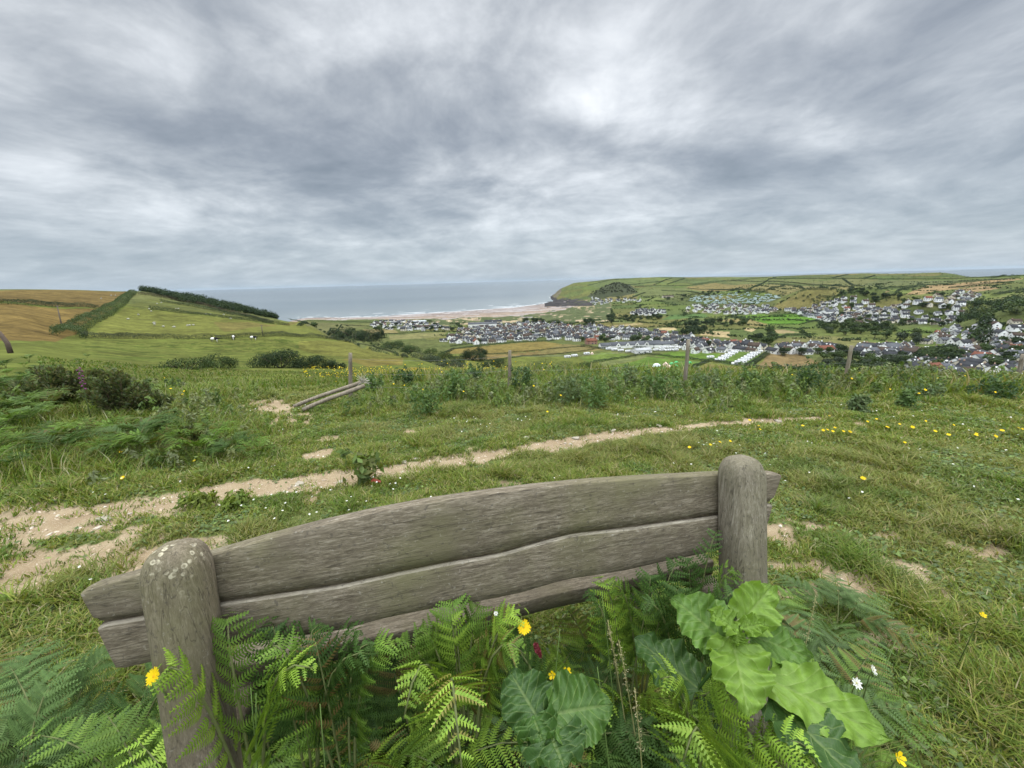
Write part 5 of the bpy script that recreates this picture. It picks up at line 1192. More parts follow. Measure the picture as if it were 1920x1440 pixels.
for px, py, s, lb in [(417, 0, 0, ''), (560, 902, .05, 'pale flat stone at the grassy edge of the path'), (758, 865, .04, 'largest white stone on the far verge of the path'), (987, 822, .05, 'flat grey stone on the verge right of the middle of the path'), (195, 968, .05, 'white flat stone lying in the wide left end of the path'),
                      (1080, 820, .045, 'pale stone at the bend of the path'), (1150, 805, .045, 'whitish stone further along the path'), (1235, 796, .05, 'broad stone where the path thins out'), (1460, 787, .055, 'white stone at the far right end of the path'), (780, 860, .035, 'small pointed stone beside the path'), (640, 898, .04, 'rounded buff stone near the dock plant')]:
    if not s: continue
    g = ground(px, py); b = MB(); n = 9; V = []
    for i, (z, k) in enumerate([(-.3, .8), (0, 1.0), (.22, .86), (.36, .5), (.40, .08)]):
        for j in range(n): a = j / n * 6.283; q = s * k * (1 + .18 * math.sin(a * 3 + px) + .12 * math.cos(a * 2 + py)); V.append((q * math.cos(a) * 1.25, q * math.sin(a) * .8, z * s * .8))
    b.add(V, np.array([(i * n + j, i * n + (j + 1) % n, (i + 1) * n + (j + 1) % n, (i + 1) * n + j) for i in range(4) for j in range(n)]), (.31, .275, .215))
    tag(b.build('stone', M['stone'], None, False, loc=(g[0], g[1], float(HN(g[0], g[1])) + .004), rotz=px % 6), lb, 'stone')

# ------------------------------------------------------------------ rough verge by the fence and left bank
def rough_amount(x, y):
    e = fbm(x * .7, y * .7, 131, 3) - .5
    fen = sstep(6.2, 7.4, y + e * 2.2) * sstep(-3.4, -2.2, x)
    left = sstep(-.3, .5, -x - .62 * y - .35 + e * 1.6)
    return np.maximum(fen, left * sstep(3.2, 4.4, y + .35 * (-x - 4))) * (1 - sstep(.2, .6, soil_mask(x, y)))
x, y, r = wedge(150000, 3.2, 15.5, -60, 60); ra = rough_amount(x, y); k = rng.random(len(x)) < ra * (1 - .9 * bare(x, y)); x, y, r, ra = x[k], y[k], r[k], ra[k]; n = len(x)
hh = (.10 + .34 * np.clip(fbm(x * 1.6, y * 1.6, 133, 3) - .18, 0, 1)) * (.5 + .8 * rng.random(n)) * np.where(y > 10.5, .8, 1)
c = grass_cols(n, .14) * np.array([.86, .95, .95])
V, Fs, cc = blades(np.stack([x, y, H(x, y) - .02], 1), hh, .004 + .0011 * r, .35 + .7 * rng.random(n), c)
tag(link('tall_grass', mesh_of('tall_grass', V, Fs, cc, [M['grass']])), 'long rough grass along the fence and left bank', kind='stuff')
# leafy weed stems
def stem_cloud(x, y, h, nl, size, cols, spread=.06):
    Vs, Fs, Cs, o = [], [], [], 0; n = len(x); z0 = H(x, y)
    lx = rng.normal(size=n) * .18 * h; ly = rng.normal(size=n) * .18 * h
    t = rng.random((n, nl)) ** .8; a = rng.random((n, nl)) * 6.28; q = spread * (1.15 - t * .8) * (.4 + rng.random((n, nl)))
    P = np.stack([x[:, None] + lx[:, None] * t + q * np.cos(a), y[:, None] + ly[:, None] * t + q * np.sin(a), z0[:, None] + h[:, None] * (.06 + .94 * t)], -1).reshape(-1, 3)
    Nn = np.stack([np.cos(a), np.sin(a), .9 + 0 * a], -1).reshape(-1, 3) + rng.normal(size=(n * nl, 3)) * .45; Nn /= np.linalg.norm(Nn, axis=1)[:, None]
    V, Fq = leaf_quads(P, Nn, np.repeat(size, nl) * (.6 + .8 * rng.random(n * nl)), .42)
    c0 = np.array(cols)[rng.integers(0, len(cols), n)]; c = np.repeat(c0, nl, 0) * (.65 + .7 * rng.random(n * nl))[:, None]
    sx = np.stack([x, y, z0 - .02], 1); tip = sx + np.stack([lx, ly, h], 1); w_ = .004 + 0 * h; s_ = np.stack([w_, 0 * w_, 0 * w_], 1)
    SV = np.stack([sx - s_, sx + s_, tip + s_ * .4, tip - s_ * .4], 1).reshape(-1, 3)
    return np.concatenate([V, SV]), np.concatenate([Fq, len(V) + np.arange(4 * n).reshape(n, 4)]), np.concatenate([np.repeat(c, 4, 0), np.repeat(c0 * 1.1, 4, 0)])
x, y, r = wedge(5200, 4.5, 13.5, -58, 58); ra = rough_amount(x, y); cl = fbm(x * .8, y * .8, 141, 3)
k = (rng.random(len(x)) < ra * np.where(x < -.45 * y, .38, 1.0)) & (cl > .43); x, y, r, cl = x[k], y[k], r[k], cl[k]; n = len(x)
hh = (.14 + .62 * np.clip(cl - .36, 0, .5)) * (.6 + .6 * rng.random(n)) * np.where(y > 9.5, .75, 1)
V, Fq, c = stem_cloud(x, y, hh, 46, .034 + .0035 * r, [(.11, .17, .038), (.13, .19, .04), (.155, .21, .055), (.08, .125, .032), (.175, .195, .075), (.15, .175, .08)], .07)
tag(link('weeds', mesh_of('weeds', V, Fq, c, [M['leaf']])), 'dense leafy weeds along the far edge of the meadow', kind='stuff')
# the slope beyond the fence: yellow flowered rough meadow
x, y, r = wedge(26000, 10, 48, -50, 58, 1.2); n = len(x)
lf = sstep(-12, -24, np.degrees(np.arctan2(x, y))) if False else 1 - sstep(-26, -16, np.degrees(np.arctan2(x, y))); c = grass_cols(n, .2) * .9; c = c * (1 - .35 * lf[:, None] * np.array([1.0, .7, 1.0])); hh = (.18 + .3 * rng.random(n)) * (1 - .55 * lf)
V, Fs, cc = blades(np.stack([x, y, H(x, y) - .02], 1), hh, .012 + .0016 * r, .3 + .5 * rng.random(n), c)
tag(link('tall_grass', mesh_of('tall_grass', V, Fs, cc, [M['grass']])), 'tall seeding grass on the slope below the fence', kind='stuff')
x, y, r = wedge(1700, 9.3, 60, -28, 6, 1.0); n = len(x); cl = fbm(x * .35, y * .35, 151, 3); k = rng.random(n) < np.clip((cl - .38) * 4, 0, 1); x, y, r = x[k], y[k], r[k]; n = len(x)
P = np.stack([x, y, H(x, y) + .22 + .25 * rng.random(n)], 1); Nn = rand_dirs(n, 1.5)
V, Fq = leaf_quads(P, Nn, .022 + .0022 * r, .9); c = np.array([(.62, .45, .02), (.70, .55, .03), (.55, .40, .03)])[rng.integers(0, 3, n)]
tag(link('meadow_flowers', mesh_of('meadow_flowers', V, Fq, np.repeat(c, 4, 0), [M['petal']])), 'countless yellow ragwort flowers on the slope beyond the fence', kind='stuff')
# tiny white daisies and clover heads in the turf
x, y, r = wedge(800, 3.0, 8.0); cl = fbm(x * .9, y * .9, 155, 2); k = (cl > .56) & (bare(x, y) < .3); x, y, r = x[k], y[k], r[k]; n = len(x)
P = np.stack([x, y, HN(x, y) + .05 + .03 * rng.random(n)], 1); Nn = rand_dirs(n, 3); V, Fq = leaf_quads(P, Nn, .016 + .001 * r, .95)
tag(link('daisies', mesh_of('daisies', V, Fq, (.75, .74, .68), [M['petal']])), 'scattered tiny white daisies and clover heads in the turf', kind='stuff')

def weed_plant(name, px, py, hpx, wpx, cols, label, cat, group, nst=16, nl=40, lsz=1.0):
    g = ground(px, py); d = depth(g); h_ = hpx / F * d; w_ = wpx / F * d
    x = g[0] + rng.normal(size=nst) * w_ * .24; y = g[1] + rng.normal(size=nst) * w_ * .2; hh = h_ * (.55 + .5 * rng.random(nst))
    V, Fq, c = stem_cloud(x, y, hh, nl, np.full(nst, (.035 + .004 * d) * lsz), cols, .045 + .10 * h_)
    o = link(name, mesh_of(name, V - g, Fq, c, [M['leaf']]), None, loc=g); return tag(o, label, cat, group)
WC = [(.075, .135, .035), (.09, .15, .04), (.10, .16, .045)]; WD = [(.045, .085, .026), (.055, .10, .03)]; WP = [(.10, .15, .055), (.12, .16, .065)]
for px, py, hp, wp, cl, lb in [(803, 778, 62, 45, WC, 'bushy thistle standing alone in front of the weeds, left of the second post'), (858, 752, 62, 30, WC, 'tall narrow thistle left of the second fence post'), (885, 722, 38, 40, WD, 'dark leafy weed clump behind the tall thistle'), (975, 740, 58, 50, WD, 'dark dock clump touching the second fence post'),
                              (1057, 757, 70, 60, WP, 'pale feathery weed clump right of the second fence post'), (1120, 762, 66, 60, WC, 'broad weed clump midway between second and third posts'), (1235, 745, 60, 70, WC, 'wide weed clump just before the third fence post'), (1330, 738, 50, 60, WP, 'pale weed clump just past the third fence post'), (1407, 735, 55, 50, WC, 'leafy weed clump left of the big elder'),
                              (1516, 738, 66, 70, WD, 'big dark elder bush beside the fourth fence post'), (1607, 770, 36, 22, WP, 'small upright weed in the open turf below the fourth post'), (1697, 765, 36, 20, WC, 'small dark upright weed out in the right turf'), (1873, 748, 46, 62, WD, 'round dark bush at the foot of the last fence post'), (1730, 745, 34, 60, WP, 'pale low weeds between fourth and last posts'),
                              (700, 735, 36, 30, WC, 'short weed beside the raised rail ends'), (760, 728, 40, 40, WD, 'dark weed between first and second posts'), (1180, 730, 50, 50, WP, 'silvery weed in front of the tent field')]:
    weed_plant('weed', px, py, hp, wp, cl, lb, 'weed', 'tall weeds along the fence')
weed_plant('dock', 690, 903, 78, 52, [(.10, .15, .035), (.12, .14, .035), (.085, .13, .03)], 'young dock plant with a red lower leaf standing in the path', 'dock', None, 8, 22, 1.7)
weed_plant('grass_tuft', 385, 945, 26, 60, GC[:3] * .8, 'dark leafy tuft growing from the near edge of the path', 'weed', None, 22, 22)
weed_plant('weed', 450, 946, 22, 55, GC[:3] * .8, 'low green weed right of the dark tuft on the path edge', 'weed', None, 16, 22)
g = ground(706, 910); b = MB(); V, Fq = leaf_quads(np.array([[0, 0, .02], [.03, -.01, .018], [-.03, .01, .02]]), np.array([[0, -.3, 1.0], [.2, 0, 1], [-.1, -.2, 1]]), .065, .6); b.add(V, Fq, (.22, .045, .025)); tag(b.build('red_leaf', M['broad'], None, loc=g + np.array([0, 0, .03])), 'fallen red dock leaf at the edge of the path', 'leaf')

# gorse on the bank
def gorse(px, py, wpx, hpx, label, seed, cols, rmin=3):
    g = ground(px, py); d = depth(g); w_ = wpx / F * d; h_ = hpx / F * d; r = np.random.default_rng(seed); b = MB()
    t = thing('gorse', label, 'gorse', g, 0, 'gorse bushes on the left bank'); Ps, Ds = [], []
    for k in range(34):
        a = r.random() * 6.28; q = r.random() ** .6; e = np.array([math.cos(a) * w_ * .5 * q, math.sin(a) * w_ * .4 * q, h_ * (1.02 - .55 * q * q) * (.65 + .4 * r.random())])
        pts = [np.zeros(3) + e * np.array([.25, .25, 0]), e * np.array([.55, .55, .5]), e * np.array([.85, .85, .8]), e]
        b.tube(pts, [.012, .009, .006, .003], 5, col=(.10, .075, .05))
        m_ = 150; tt = r.random(m_) ** .7; P = np.array([np.interp(tt, [0, .4, .75, 1], [p[i] for p in pts]) for i in range(3)]).T
        D = r.normal(size=(m_, 3)) + np.array([0, 0, .5]) + e / np.linalg.norm(e) * .8; D /= np.linalg.norm(D, axis=1)[:, None]; Ps.append(P + D * .03); Ds.append(D)
    b.build('stem', M['bark'], t)
    P = np.concatenate(Ps); D = np.concatenate(Ds); n = len(P); s = np.cross(D, rand_dirs(n)); s /= np.linalg.norm(s, axis=1)[:, None]; L = (.035 + .05 * rng.random(n))[:, None]; wv = .0035 + .0008 * d
    V = np.stack([P - s * wv, P + D * L * .5 + s * wv * 1.4, P + D * L, P + D * L * .5 - s * wv * 1.4], 1).reshape(-1, 3)
    c = np.array(cols)[rng.integers(0, len(cols), n)] * (.6 + .8 * rng.random(n))[:, None]
    link('foliage', mesh_of('foliage', V, np.arange(4 * n).reshape(n, 4), np.repeat(c, 4, 0), [M['leaf']]), t)
GOR = [(.08, .11, .04), (.10, .13, .05), (.095, .10, .042), (.115, .11, .048), (.065, .09, .035)]
gorse(110, 755, 135, 66, 'dark gorse bush with brown stems at the left of the bank', 1, GOR); gorse(232, 778, 110, 80, 'spiky gorse bush with upright shoots right of the dark one', 2, GOR); gorse(180, 725, 60, 30, 'small brown gorse top between the two larger bushes', 3, GOR)
gorse(285, 775, 70, 38, 'low gorse at the right foot of the spiky bush', 4, GOR); gorse(360, 838, 50, 32, 'little dark gorse at the lower edge of the bank', 5, GOR)
# foxglove
def spike(px, py, hpx, label):
    g = ray_y(px, py, 5.2); g[2] = H(g[0], g[1]); t = ray_y(px, py - hpx, 5.2); o = thing('foxglove', label, 'foxglove', g); b = MB(); b.tube([(0, 0, 0), (t - g) * .5, t - g], [.006, .005, .003], 5, col=(.10, .14, .05)); b.build('stem', M['leaf'], o); b = MB()
    for k in range(14):
        z = .66 + .34 * k / 14; a = k * 2.4; c0 = (t - g) * z; d = np.array([math.cos(a), math.sin(a), -.5]); b.tube([c0, c0 + d * .016, c0 + d * .03], [.003, .007, .009], 6, col=(.24, .06, .20), cap=False)
    b.build('flowers', M['petal'], o)
spike(147, 712, 26, 'purple foxglove spike rising behind the gorse')

# ------------------------------------------------------------------ bracken
def frond_mesh(B, T, arch, width, cols, npin=17, stipe=.36, name='frond', curl=0.0, seed=0):
    """bipinnate frond from base B to tip T (points relative to the plant)"""
    r = np.random.default_rng(seed); B = np.asarray(B, float); T = np.asarray(T, float); mid_ = np.array([B[0] * .78 + T[0] * .22, B[1] * .78 + T[1] * .22, max(T[2], B[2]) + arch * 1.3])
    L = np.linalg.norm(mid_ - B) + np.linalg.norm(T - mid_)
    bez = lambda s: (1 - s) ** 2 * B + 2 * s * (1 - s) * mid_ + s * s * T
    der = lambda s: 2 * (1 - s) * (mid_ - B) + 2 * s * (T - mid_)
    hd = (T - B) * np.array([1, 1, 0]); hd = hd / (np.linalg.norm(hd) + 1e-6)
    side0 = np.array([-hd[1], hd[0], 0]); side0 = side0 * math.cos(curl) + np.array([0, 0, 1]) * math.sin(curl)
    V, Fq, Cl = [], [], []; o = 0; col = np.array(cols) * r.uniform(.78, 1.2); T = T + np.array([r.normal() * .02, r.normal() * .02, 0]) * L
    side_l = r.uniform(.8, 1.15, (npin, 2)); gone = r.random((npin, 2)) < .05; brown = r.random() < .12
    b = MB(); b.tube([bez(s) for s in np.linspace(0, .98, 9)], np.linspace(.0032, .0008, 9) * (L / .6), 4, col=(.14, .16, .06)); 
    for i in range(npin):
        s = stipe + (1 - stipe) * (i + .3) / npin; p = bez(s); t = der(s); t /= np.linalg.norm(t); q = (s - stipe) / (1 - stipe)
        lp = width * (1 - q) ** .85 * (.75 + .25 * min(1, q * 7 + .3)) + .01
        nrm = np.cross(t, side0); nrm /= np.linalg.norm(nrm); nrm = nrm if nrm[2] > 0 else -nrm
        for sgn in (-1, 1):
            if gone[i, (sgn + 1) // 2]: continue
            lp_ = lp; lp = lp * side_l[i, (sgn + 1) // 2]
            dd = t * (.42 + .1 * r.normal()) + side0 * sgn * .9; dd /= np.linalg.norm(dd)
            m_ = max(5, int(lp / .0062)); u = (np.arange(m_) + .5) / m_; droop = -.22 * u ** 2 * lp + r.normal() * .01
            pp = p + dd * (u * lp)[:, None] + nrm * droop[:, None] + t * ((u ** 2) * lp * .12)[:, None]
            side = np.cross(nrm, dd); side /= np.linalg.norm(side)
            pl = lp * .20 * (1 - u) ** .7 * (.55 + .45 * np.minimum(1, u * 6 + .4)) + .0022
            pw = lp / m_ * .36
            for s2 in (-1, 1):
                ax = side * s2 * .93 + dd * .37; tipp = pp + ax * pl[:, None] - nrm * (pl * .18)[:, None]
                hw = dd * pw
                v = np.stack([pp - hw, pp + hw, pp + hw * .75 + ax * (pl * .62)[:, None], tipp, pp - hw * .8 + ax * (pl * .55)[:, None]], 1)
                V.append(v.reshape(-1, 3)); Fq.append(o + np.arange(5 * m_).reshape(m_, 5)); o += 5 * m_
                cc = col[r.integers(0, len(col))] * (.85 + .3 * r.random(m_))[:, None]; cc = cc * (1 - .0) if not (brown and r.random() < .4) else cc * .3 + np.array([.16, .095, .035]) * .7; Cl.append(np.repeat(cc, 5, 0))
            lp = lp_
            b.add(np.concatenate([pp - side * .0007, (pp + side * .0007)[::-1]]), np.arange(2 * m_).reshape(1, -1), col[0] * 1.25)
    for v, f, c in zip(V, Fq, Cl): pass
    b.add(np.concatenate(V), np.concatenate(Fq), np.concatenate(Cl))
    return b.mesh(name, [M['fern']])
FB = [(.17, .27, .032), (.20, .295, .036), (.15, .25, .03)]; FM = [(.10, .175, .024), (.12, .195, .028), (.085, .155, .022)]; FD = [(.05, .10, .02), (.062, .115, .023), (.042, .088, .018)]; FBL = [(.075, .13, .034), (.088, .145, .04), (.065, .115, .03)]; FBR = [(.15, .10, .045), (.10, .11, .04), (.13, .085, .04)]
nf = [0]
def fern(base, tips, cols, label, group, width=.13, arch=.12, stipe=.36, npin=16, name='fern'):
    t = thing(name, label, 'fern', base, 0, group); base = np.asarray(base)
    for k, tp in enumerate(tips):
        nf[0] += 1; w_, c_, a_, cu = (tp[1:] + (None,) * 4)[:4] if isinstance(tp, tuple) else (None,) * 4
        T_ = np.asarray(tp[0] if isinstance(tp, tuple) else tp) - base
        me = frond_mesh((0, 0, 0), T_, a_ if a_ is not None else arch, w_ or width, c_ or cols, npin, stipe, seed=nf[0], curl=cu or 0.0); link('frond', me, t)
    return t
def at_t(px, py, t): return CAM + ray(px, py) * t
def on_ground(px, py, t): p = at_t(px, py, t); p[2] = H(p[0], p[1]); return p
gk = 'bright bracken at the back of the bench'
fern(on_ground(430, 1330, .86), [(at_t(575, 1262, .84), 0.115, FB, .10), (at_t(318, 1262, .80), 0.101, FB, .10), (at_t(470, 1160, .95), 0.101, FM, .10)], FB, 'bright green bracken spreading across the left bench post', gk)
fern(on_ground(870, 1300, 1.02), [(at_t(845, 1135, 1.10), 0.115, FM, .06), (at_t(1000, 1150, 1.04), 0.101, FB, .08), (at_t(720, 1180, 1.08), 0.115, FM, .08), (at_t(985, 1230, .95), 0.108, FM, .14)], FB, 'bright bracken in front of the middle of the seat', gk)
fern(on_ground(840, 1240, .98), [(at_t(795, 1325, .82), 0.088, FB, .22), (at_t(868, 1420, .74), 0.101, FB, .26)], FB, 'bright drooping bracken below the seat, hanging towards the ground', gk)
fern(on_ground(1330, 1400, .86), [(at_t(1545, 1408, .80), .10, FB, .12), (at_t(1215, 1300, .84), 0.115, FB, .12), (at_t(1260, 1460, .70), 0.121, FB, .16), (at_t(1420, 1330, .86), 0.101, FB, .10)], FB, 'yellow green bracken below the big leaved burdock', gk)
fern(on_ground(1180, 1240, 1.16), [(at_t(1130, 1075, 1.30), 0.101, FB, .05), (at_t(1225, 1085, 1.26), 0.101, FM, .05), (at_t(1090, 1120, 1.2), .07, FD, .05)], FM, 'light bracken reaching up to the lower back plank', gk)
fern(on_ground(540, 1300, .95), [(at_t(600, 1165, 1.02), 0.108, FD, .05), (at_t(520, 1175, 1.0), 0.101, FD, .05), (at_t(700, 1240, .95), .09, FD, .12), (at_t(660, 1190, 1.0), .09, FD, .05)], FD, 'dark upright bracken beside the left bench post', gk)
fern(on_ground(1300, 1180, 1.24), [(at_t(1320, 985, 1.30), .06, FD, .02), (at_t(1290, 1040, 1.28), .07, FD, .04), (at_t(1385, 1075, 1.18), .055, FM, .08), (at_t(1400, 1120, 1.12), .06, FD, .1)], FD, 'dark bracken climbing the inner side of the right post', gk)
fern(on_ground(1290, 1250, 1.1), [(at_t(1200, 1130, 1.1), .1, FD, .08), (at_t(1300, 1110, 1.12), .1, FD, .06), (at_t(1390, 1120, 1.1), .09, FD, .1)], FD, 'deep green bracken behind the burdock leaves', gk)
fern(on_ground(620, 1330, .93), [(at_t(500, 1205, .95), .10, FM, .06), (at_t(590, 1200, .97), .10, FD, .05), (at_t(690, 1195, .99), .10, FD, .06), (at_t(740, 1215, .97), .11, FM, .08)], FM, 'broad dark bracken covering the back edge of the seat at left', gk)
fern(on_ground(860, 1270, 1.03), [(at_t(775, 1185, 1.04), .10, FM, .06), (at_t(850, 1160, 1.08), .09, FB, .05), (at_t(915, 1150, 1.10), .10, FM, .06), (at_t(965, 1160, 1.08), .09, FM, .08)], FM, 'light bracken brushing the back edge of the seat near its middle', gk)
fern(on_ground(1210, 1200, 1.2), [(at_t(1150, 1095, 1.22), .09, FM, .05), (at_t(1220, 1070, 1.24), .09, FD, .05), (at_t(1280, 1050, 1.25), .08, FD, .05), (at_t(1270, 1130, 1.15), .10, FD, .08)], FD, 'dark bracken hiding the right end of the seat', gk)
# fill: the belt of bracken between the photographer and the bench
fill = 'bracken filling the ground behind the bench'
def fill_fern(px, py, t, cols, label, n, rad, up, width, group=fill, arch=.12):
    b0 = on_ground(px, py, t); tips = []; a0 = random.random() * 6.28
    for k in range(n):
        a = a0 + k * 6.283 / n + random.uniform(-.4, .4); rr_ = rad * random.uniform(.75, 1.15); z = up * random.uniform(.65, 1.1)
        T_ = b0 + np.array([math.cos(a) * rr_, math.sin(a) * rr_, z])
        v = T_ - CAM
        if np.linalg.norm(v) < .62 or math.hypot(T_[0], T_[1]) < .42: continue
        q = loc(T_); 
        if -.16 < q[1] < .22 and TLl[0] - .25 < q[0] < TRl[0] + .2 and q[2] > .3: T_ = T_ + Wh * .28; T_[2] -= .08
        tips.append((T_, width * random.uniform(.8, 1.15), cols, arch * random.uniform(.6, 1.3)))
    if tips: fern(b0, tips, cols, label, group, npin=15)
for row in [  # px, py, t, colours
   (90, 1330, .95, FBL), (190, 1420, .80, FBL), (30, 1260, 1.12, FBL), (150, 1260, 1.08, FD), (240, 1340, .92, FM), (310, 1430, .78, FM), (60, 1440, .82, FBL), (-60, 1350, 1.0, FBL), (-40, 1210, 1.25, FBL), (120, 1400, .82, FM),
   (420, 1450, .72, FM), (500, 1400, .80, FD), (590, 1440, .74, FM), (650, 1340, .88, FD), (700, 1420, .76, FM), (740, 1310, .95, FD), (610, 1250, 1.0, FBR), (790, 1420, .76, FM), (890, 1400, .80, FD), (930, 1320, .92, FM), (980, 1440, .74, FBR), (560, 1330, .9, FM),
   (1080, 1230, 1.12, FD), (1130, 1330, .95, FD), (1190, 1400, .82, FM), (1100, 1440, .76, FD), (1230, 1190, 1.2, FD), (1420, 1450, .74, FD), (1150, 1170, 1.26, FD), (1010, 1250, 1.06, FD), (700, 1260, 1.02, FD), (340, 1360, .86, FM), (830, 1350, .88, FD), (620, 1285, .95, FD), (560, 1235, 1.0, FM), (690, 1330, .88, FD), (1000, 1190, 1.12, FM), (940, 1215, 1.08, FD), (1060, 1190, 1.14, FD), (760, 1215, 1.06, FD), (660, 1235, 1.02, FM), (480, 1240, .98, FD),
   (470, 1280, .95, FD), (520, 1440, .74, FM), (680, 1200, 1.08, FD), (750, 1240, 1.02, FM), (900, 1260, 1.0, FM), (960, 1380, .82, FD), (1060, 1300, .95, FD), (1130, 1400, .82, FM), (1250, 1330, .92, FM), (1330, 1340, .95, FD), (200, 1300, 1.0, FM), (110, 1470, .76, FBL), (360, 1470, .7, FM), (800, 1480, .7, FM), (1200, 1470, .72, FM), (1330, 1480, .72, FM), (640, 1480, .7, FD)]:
    px, py, t, cl = row
    if random.random() < .22 and px > 200: cl = FB
    nm = {id(FB): 'bright green bracken', id(FBL): 'blue green bracken', id(FD): 'dark green bracken', id(FM): 'mid green bracken', id(FBR): 'browning bracken'}[id(cl)]
    plc = ' left of the left bench post' if px < 330 else ' in the shade under the left half of the bench' if px < 760 else ' in the tangle below the middle of the bench' if px < 1060 else ' in the tangle near the burdock'
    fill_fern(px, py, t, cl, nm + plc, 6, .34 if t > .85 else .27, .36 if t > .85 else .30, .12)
rg = 'flattened bracken right of the bench'
for px, py, t, cl in [(1450, 1010, 1.75, FM), (1480, 1090, 1.5, FBL), (1560, 1120, 1.45, FBL), (1520, 1180, 1.3, FBL), (1600, 1040, 1.75, FBL), (1450, 1150, 1.36, FD), (1600, 1190, 1.3, FM)]:
    fill_fern(px, py, t, cl, {id(FM): 'light green', id(FBL): 'blue green', id(FD): 'dark green'}[id(cl)] + ' bracken lying over the turf right of the right post', 6, .36, .14, .12, rg, .06)
# bracken on the left bank (shared meshes)
proto = []
for s in range(5):
    proto.append([frond_mesh((0, 0, 0), (.5 * random.uniform(.8, 1.1), random.uniform(-.1, .1), .30 * random.uniform(.7, 1.2)),   .16, .15, cl, 13, .3, seed=900 + s * 3 + j) for j, cl in enumerate((FM, FD, FBL, [(.11, .18, .04), (.13, .2, .045)]))])
lb = 'bracken on the left bank'
spots = []
for x0, x1, y0, y1, n in [(-40, 130, 655, 720, 20), (-40, 110, 720, 850, 15), (100, 260, 800, 860, 6), (230, 420, 805, 875, 10), (-40, 40, 840, 880, 4), (130, 230, 655, 700, 7), (400, 520, 830, 855, 4)]:
    for k in range(n): spots.append((random.uniform(x0, x1), random.uniform(y0, y1)))
for px, py in spots:
    g = ground(px, py + 14); ci = random.choice((0, 0, 1, 1, 2, 3)); nm = ['mid green', 'dark green', 'blue green', 'bright green'][ci]
    t = thing('fern', nm + ' bracken ' + ('near the foot of the left bank' if py > 785 else 'high on the left bank'), 'fern', (g[0], g[1], g[2] - .03), random.random() * 6.28, lb); t.scale = (random.uniform(.6, 1.05),) * 3
    for k in range(5): link('frond', random.choice(proto)[ci], t, rotz=k * 1.257 + random.uniform(-.4, .4))

# ------------------------------------------------------------------ dark undergrowth and long grass among the bracken
pts = []
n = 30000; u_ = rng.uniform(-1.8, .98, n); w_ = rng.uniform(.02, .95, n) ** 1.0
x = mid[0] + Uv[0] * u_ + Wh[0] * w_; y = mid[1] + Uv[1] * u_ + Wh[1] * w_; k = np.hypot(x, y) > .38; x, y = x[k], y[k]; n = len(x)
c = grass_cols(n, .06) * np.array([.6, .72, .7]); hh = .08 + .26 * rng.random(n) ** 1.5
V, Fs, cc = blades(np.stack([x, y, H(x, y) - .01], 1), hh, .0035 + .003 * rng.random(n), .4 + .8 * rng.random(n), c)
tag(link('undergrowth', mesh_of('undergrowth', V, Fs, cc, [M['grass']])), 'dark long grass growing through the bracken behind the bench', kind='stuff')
# a few long arching grass stems with seed heads
for i, (bx, by, tx, ty, t, seed_) in enumerate([(1215, 1330, 1140, 1165, 1.05, 1), (1240, 1300, 1160, 1200, 1.0, 1), (1180, 1310, 1128, 1110, 1.1, 0), (395, 1370, 480, 1300, .84, 0), (420, 1375, 470, 1290, .85, 0), (1010, 1350, 1050, 1180, 1.0, 0), (570, 1440, 600, 1320, .8, 0), (1180, 1400, 1120, 1250, .9, 0), (1250, 1420, 1190, 1290, .85, 1), (1600, 1310, 1680, 1200, .95, 0), (1500, 1240, 1530, 1120, 1.2, 1)]):
    B = on_ground(bx, by, t); T_ = at_t(tx, ty, t); b = MB(); m_ = (B + T_) / 2 + np.array([0, 0, .07]); cs = (.34, .33, .14) if seed_ else (.16, .24, .07)
    P_ = [(1 - s) ** 2 * (B - B) + 2 * s * (1 - s) * (m_ - B) + s * s * (T_ - B) for s in np.linspace(0, 1, 8)]; b.tube(P_, np.linspace(.0026, .0009, 8), 4, col=cs)
    if seed_:
        q = np.array(P_[5:]); n = 110; s = rng.random(n); pp = np.array([np.interp(s, [0, .5, 1], q[:, k]) for k in range(3)]).T + rng.normal(size=(n, 3)) * .004; V, Fq = leaf_quads(pp, rand_dirs(n), .006, .35); b.add(V, Fq, (.36, .32, .18))
    tag(b.build('long_grass', M['grass'], None, loc=B), ('straw coloured seeding grass stem ' if seed_ else 'long green arching grass blade ') + ('by the left post' if bx < 700 else 'right of the burdock' if bx > 1450 else 'left of the burdock'), 'grass stem', 'long grass stems in the bracken')

